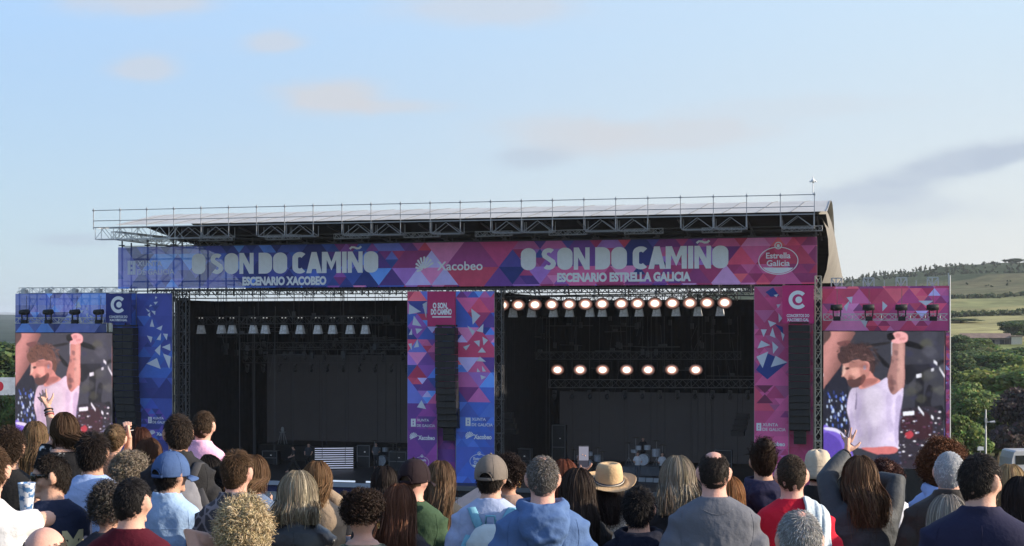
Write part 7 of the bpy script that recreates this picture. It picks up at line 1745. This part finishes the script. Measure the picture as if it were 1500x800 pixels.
def bucket(p):
    m = cloth_mat('beige_twill', (.46,.385,.29), bump=.3, bscale=30); M = MB(); n = 40; rows = [(.118,.140,-.075),(.108,.130,-.035),(.098,.120,.0),(.094,.114,.02),(.090,.109,.06),(.084,.101,.09),(.066,.080,.116),(.035,.045,.127),(.01,.012,.128)]
    v = [(rx*math.cos(2*math.pi*k/n)*(1+.012*math.sin(k*1.7+i)), ry*math.sin(2*math.pi*k/n)*(1+.012*math.cos(k*1.3+i))-.006, z+.006*math.sin(k*.9)) for i, (rx, ry, z) in enumerate(rows) for k in range(n)]
    f = [(i*n+k,i*n+(k+1)%n,(i+1)*n+(k+1)%n,(i+1)*n+k) for i in range(len(rows)-1) for k in range(n)]+[tuple((len(rows)-1)*n+k for k in range(n))]; M.add(v, f); h = head_part(p, M, 'bucket_hat', m); md = h.modifiers.new('s','SOLIDIFY'); md.thickness = .004
    M = MB()
    for z, rx, ry in ((.018,.0960,.1165),(-.055,.1145,.1365),(-.018,.1042,.1262)): M.tube([(rx*math.cos(k*math.pi/20), ry*math.sin(k*math.pi/20)-.006, z) for k in range(41)], .0016, 4, caps=False)
    head_part(p, M, 'seam', m, parent=h)
def draped(p):
    """a folded pale jumper lying over the right shoulder"""
    g = p.garment.data; bm = bmesh.new(); bm.from_mesh(g); bv = BVHTree.FromBMesh(bm); V = []; F = []; nu, nv = 30, 46; rng = np.random.default_rng(8)
    for j in range(nv):
        t = j/(nv-1)
        for i in range(nu):
            s = i/(nu-1); x = .030+.160*s+(.02*math.sin(t*5)*(1-s))
            if t < .15: o, dv = Vector((x+.01*(1-s), .09-.11*t/.15, 3)), Vector((0, 0, -1))
            elif t < .40: a_ = (t-.15)/.25*math.pi/2; dv = Vector((0, math.sin(a_), -math.cos(a_))); o = Vector((x, -.02, p.S-.06))-dv
            else: o, dv = Vector((x, -1, p.S-.06-(t-.40)/.60*(.42+.03*math.sin(s*7)))), Vector((0, 1, 0))
            h = bv.ray_cast(o, dv); q_ = h[0]-dv*.013 if h[0] else (V[-nu]+Vector((0, -.001, -.011)) if len(V) >= nu else Vector((x, 0, p.S)))
            fold = .015*(math.sin(s*9+t*2)+.45*math.sin(s*17+1+t*3))*(.35+.65*t); q_ = q_+Vector((0,-abs(fold)-.004,abs(fold)*.8 if t < .3 else 0)); V.append(q_)
    for k in range(2):                                           # relax
        W = list(V)
        for j in range(1, nv-1):
            for i in range(1, nu-1): W[j*nu+i] = (V[j*nu+i]*2+V[(j-1)*nu+i]+V[(j+1)*nu+i])/4
        V = W
    F = [(j*nu+i, j*nu+i+1, (j+1)*nu+i+1, (j+1)*nu+i) for j in range(nv-1) for i in range(nu-1)]; bm.free()
    base = Vector(p.pos); o = link('draped_jumper', np_mesh('draped_jumper', V, F, smooth=True), cloth_mat('pale_jumper', (.46,.53,.58), bump=.4, bscale=40)); o.location = base; o.rotation_euler.z = p.tr
    md = o.modifiers.new('s','SOLIDIFY'); md.thickness = .012; md.offset = 1; tag(o, 'pale blue grey jumper hanging over the shoulder of the red t-shirt', 'jumper')
crowd()

# ------------------------------------------------------------------ people on the decks and the crowd far down the slope
def stage_person(label, px, d, col, tro, walk=.0, zoff=0.0, skin='fair', hcol=DBR, arms=False):
    s = sp(px, d); w = SMAT @ Vector((s, d, FLOOR+.006+zoff)); B = MB(); h = MB(); head_geo(h); H = 1.76; zc, S, rings = base_rings(H, 1, False); B.add([p+Vector((0,.012,zc)) for p in h.v], h.f)
    B.tube([(0,.004,zc-.03),(0,-.026,zc-.165),(0,-.034,zc-.24)],[.055,.058,.075],10); loft(B, [(0,cy,z,rx,ry) for z,rx,ry,cy in rings[1:]],18); G = MB(); loft(G, [(0,cy,z,rx+.025,ry+.025) for z,rx,ry,cy in rings if z < S+.05 and z > S-.6],18); T = MB(); loft(T, [(0,cy,z,rx+.014,ry+.014) for z,rx,ry,cy in rings if z < S-.42],18)
    for k, q_ in enumerate((-1,1)):
        el = Vector((q_*.26,.05+.1*q_*walk,S-.30)); wr = Vector((q_*.22,.22,S-.42 if not arms else S-.30)); B.tube([(q_*.17,-.02,S-.035),el,wr],[.052,.04,.027],8); hand(B, wr, (0,.8,-.2), (-q_,0,0), q_, curl=.5); G.tube([(q_*.15,-.02,S-.035),(Vector((q_*.17,-.02,S-.04)).lerp(el,.8))],[.075,.066],8)
        kn = Vector((q_*.10,.02+q_*walk*.22,.49)); an = Vector((q_*.11,-.03+q_*walk*.42,.085+(.06*walk if q_ < 0 else 0))); B.tube([(q_*.09,0,S-.62),kn,an],[.09,.057,.04],8); B.tube([an+Vector((0,-.04,-.045)),an+Vector((0,.16,-.06))],[.042,.03],8); T.tube([(q_*.09,0,S-.6),kn,an+Vector((0,0,.06))],[.105,.08,.065],10)
    body = link('person', remesh(B, .014, 1), skin_mat(skin)); body.matrix_world = Matrix.Translation(w) @ Matrix.Rotation(R(180), 4, 'Z'); tag(body, label, 'person')
    link('t_shirt', remesh(G, .02, 1), cloth_mat('st_%d' % int(px), col), body); link('trousers', remesh(T, .02, 1), cloth_mat('st_t%d' % int(px), tro), body)
    V, F, cc = hair_short(np.random.default_rng(int(px)), np.array(hcol), n=500, w=.005); link('hair', np_mesh('hair', V+np.array([0,.012,zc]), F, vcols=cc), HAIRM, body); return body
a = stage_person('stagehand in black walking across the left stage', 430, 3.2, (.02,.02,.022), (.02,.02,.022), walk=1.0); a.rotation_euler.z = R(95)
stage_person('stagehand standing left of the glowing stairs', 452, 5.5, (.05,.05,.055), (.02,.02,.022))
stage_person('musician standing at the right of the left stage', 551, 7, (.12,.12,.13), (.03,.03,.035), arms=True)
stage_person('drummer in dark clothes behind the pale drum kit', 942, 9.3, (.03,.03,.033), (.02,.02,.02), zoff=.55, arms=True)
stage_person('musician in a white shirt left of the drum riser', 934, 4.5, (.5,.5,.52), (.06,.07,.09), arms=True)
stage_person('musician in a white top right of the drum riser', 970, 4.5, (.45,.45,.47), (.03,.03,.03), arms=True)

def far_crowd():
    rng = random.Random(12); protos = []
    fams = [('dark',(.02,.02,.024),DBR,'small distant person in dark clothes on the slope before the stage'),('blue',(.06,.09,.18),BRN,'small distant person in blue on the slope before the stage'),('white',(.5,.5,.5),BLK,'small distant person in white on the slope before the stage'),('red',(.30,.05,.06),LBR,'small distant person in red on the slope before the stage'),('grey',(.16,.16,.17),BLD,'small distant person in grey on the slope before the stage'),('tan',(.30,.22,.16),BRN,'small distant person in tan on the slope before the stage')]
    for i, (nm, col, hc, lab) in enumerate(fams):
        B = MB(); h = MB(); head_geo(h); H = 1.70; zc, S, rings = base_rings(H, 1, i % 2 == 1); B.add([p+Vector((0,.012,zc)) for p in h.v], h.f); B.tube([(0,.004,zc-.03),(0,-.034,zc-.24)],[.055,.075],10); loft(B, [(0,cy,z,rx,ry) for z,rx,ry,cy in rings[1:]],16)
        G = MB(); loft(G, [(0,cy,z,rx+.025,ry+.025) for z,rx,ry,cy in rings if z < S+.05 and z > S-.6],16); T = MB(); loft(T, [(0,cy,z,rx+.014,ry+.014) for z,rx,ry,cy in rings if z < S-.42],16)
        for q_ in (-1,1):
            up = i in (2,4) and q_ > 0; el = Vector((q_*.24,-.04 if not up else .12,S-.32 if not up else S+.10)); wr = Vector((q_*.18,.13,S-.5 if not up else S+.36)); B.tube([(q_*.17,-.02,S-.035),el,wr],[.052,.04,.027],7); hand(B, wr, (-q_*.3,.4,-.5) if not up else (0,.1,1), (-q_,.2,0), q_, curl=.4); G.tube([(q_*.15,-.02,S-.035),el],[.075,.062],8)
            B.tube([(q_*.09,0,S-.62),(q_*.1,.02,.5),(q_*.105,-.02,.085)],[.09,.057,.04],7); B.tube([(q_*.105,-.06,.05),(q_*.11,.16,.03)],[.042,.03],7); T.tube([(q_*.09,0,S-.6),(q_*.1,.02,.5),(q_*.105,-.02,.08)],[.105,.08,.065],8)
        V, F, cc = hair_short(np.random.default_rng(i), np.array(hc), n=320, w=.006, L=(.03,.05)) if i % 2 == 0 else hair_long(np.random.default_rng(i), np.array(hc), L=.22, n=260, w=.007, m=8)
        protos.append((remesh(B,.02,1), remesh(G,.022,1), remesh(T,.025,1), np_mesh('hair', V+np.array([0,.012,zc]), F, vcols=cc), cloth_mat('far_'+nm, col), lab, skin_mat(('fair','tan','olive','pink','fair','tan')[i]), TROUS[i % 3]))
    def put(x, y):
        k = rng.randrange(6); bm_, gm, tm, hm, m, lab, sk, tr = protos[k]; b = link('person', bm_, None); 
        if not bm_.materials: bm_.materials.append(sk); gm.materials.append(m); tm.materials.append(tr); hm.materials.append(HAIRM)
        b.location = (x, y, zg(x, y)); b.rotation_euler.z = rng.uniform(-.35,.35); s = rng.uniform(.94,1.06); b.scale = (s,s,s); tag(b, lab, 'person', 'distant crowd: '+lab)
        for nm, me in (('t_shirt',gm),('trousers',tm),('hair',hm)): link(nm, me, None, b)
    n = 0
    for _ in range(2400):
        Y = rng.uniform(15.5, 80); px = rng.uniform(160, 1220)
        if Y > 78-.20*(px-400)/100*4.4: continue
        if Y < 40 and rng.random() < .65: continue
        head = HOR+(CAM_Z-(zg(0,Y)+1.7))/Y*FPX
        if head > 775 or head < 716 or n >= 230: continue
        put((px-750)/FPX*Y, Y); n += 1
far_crowd()
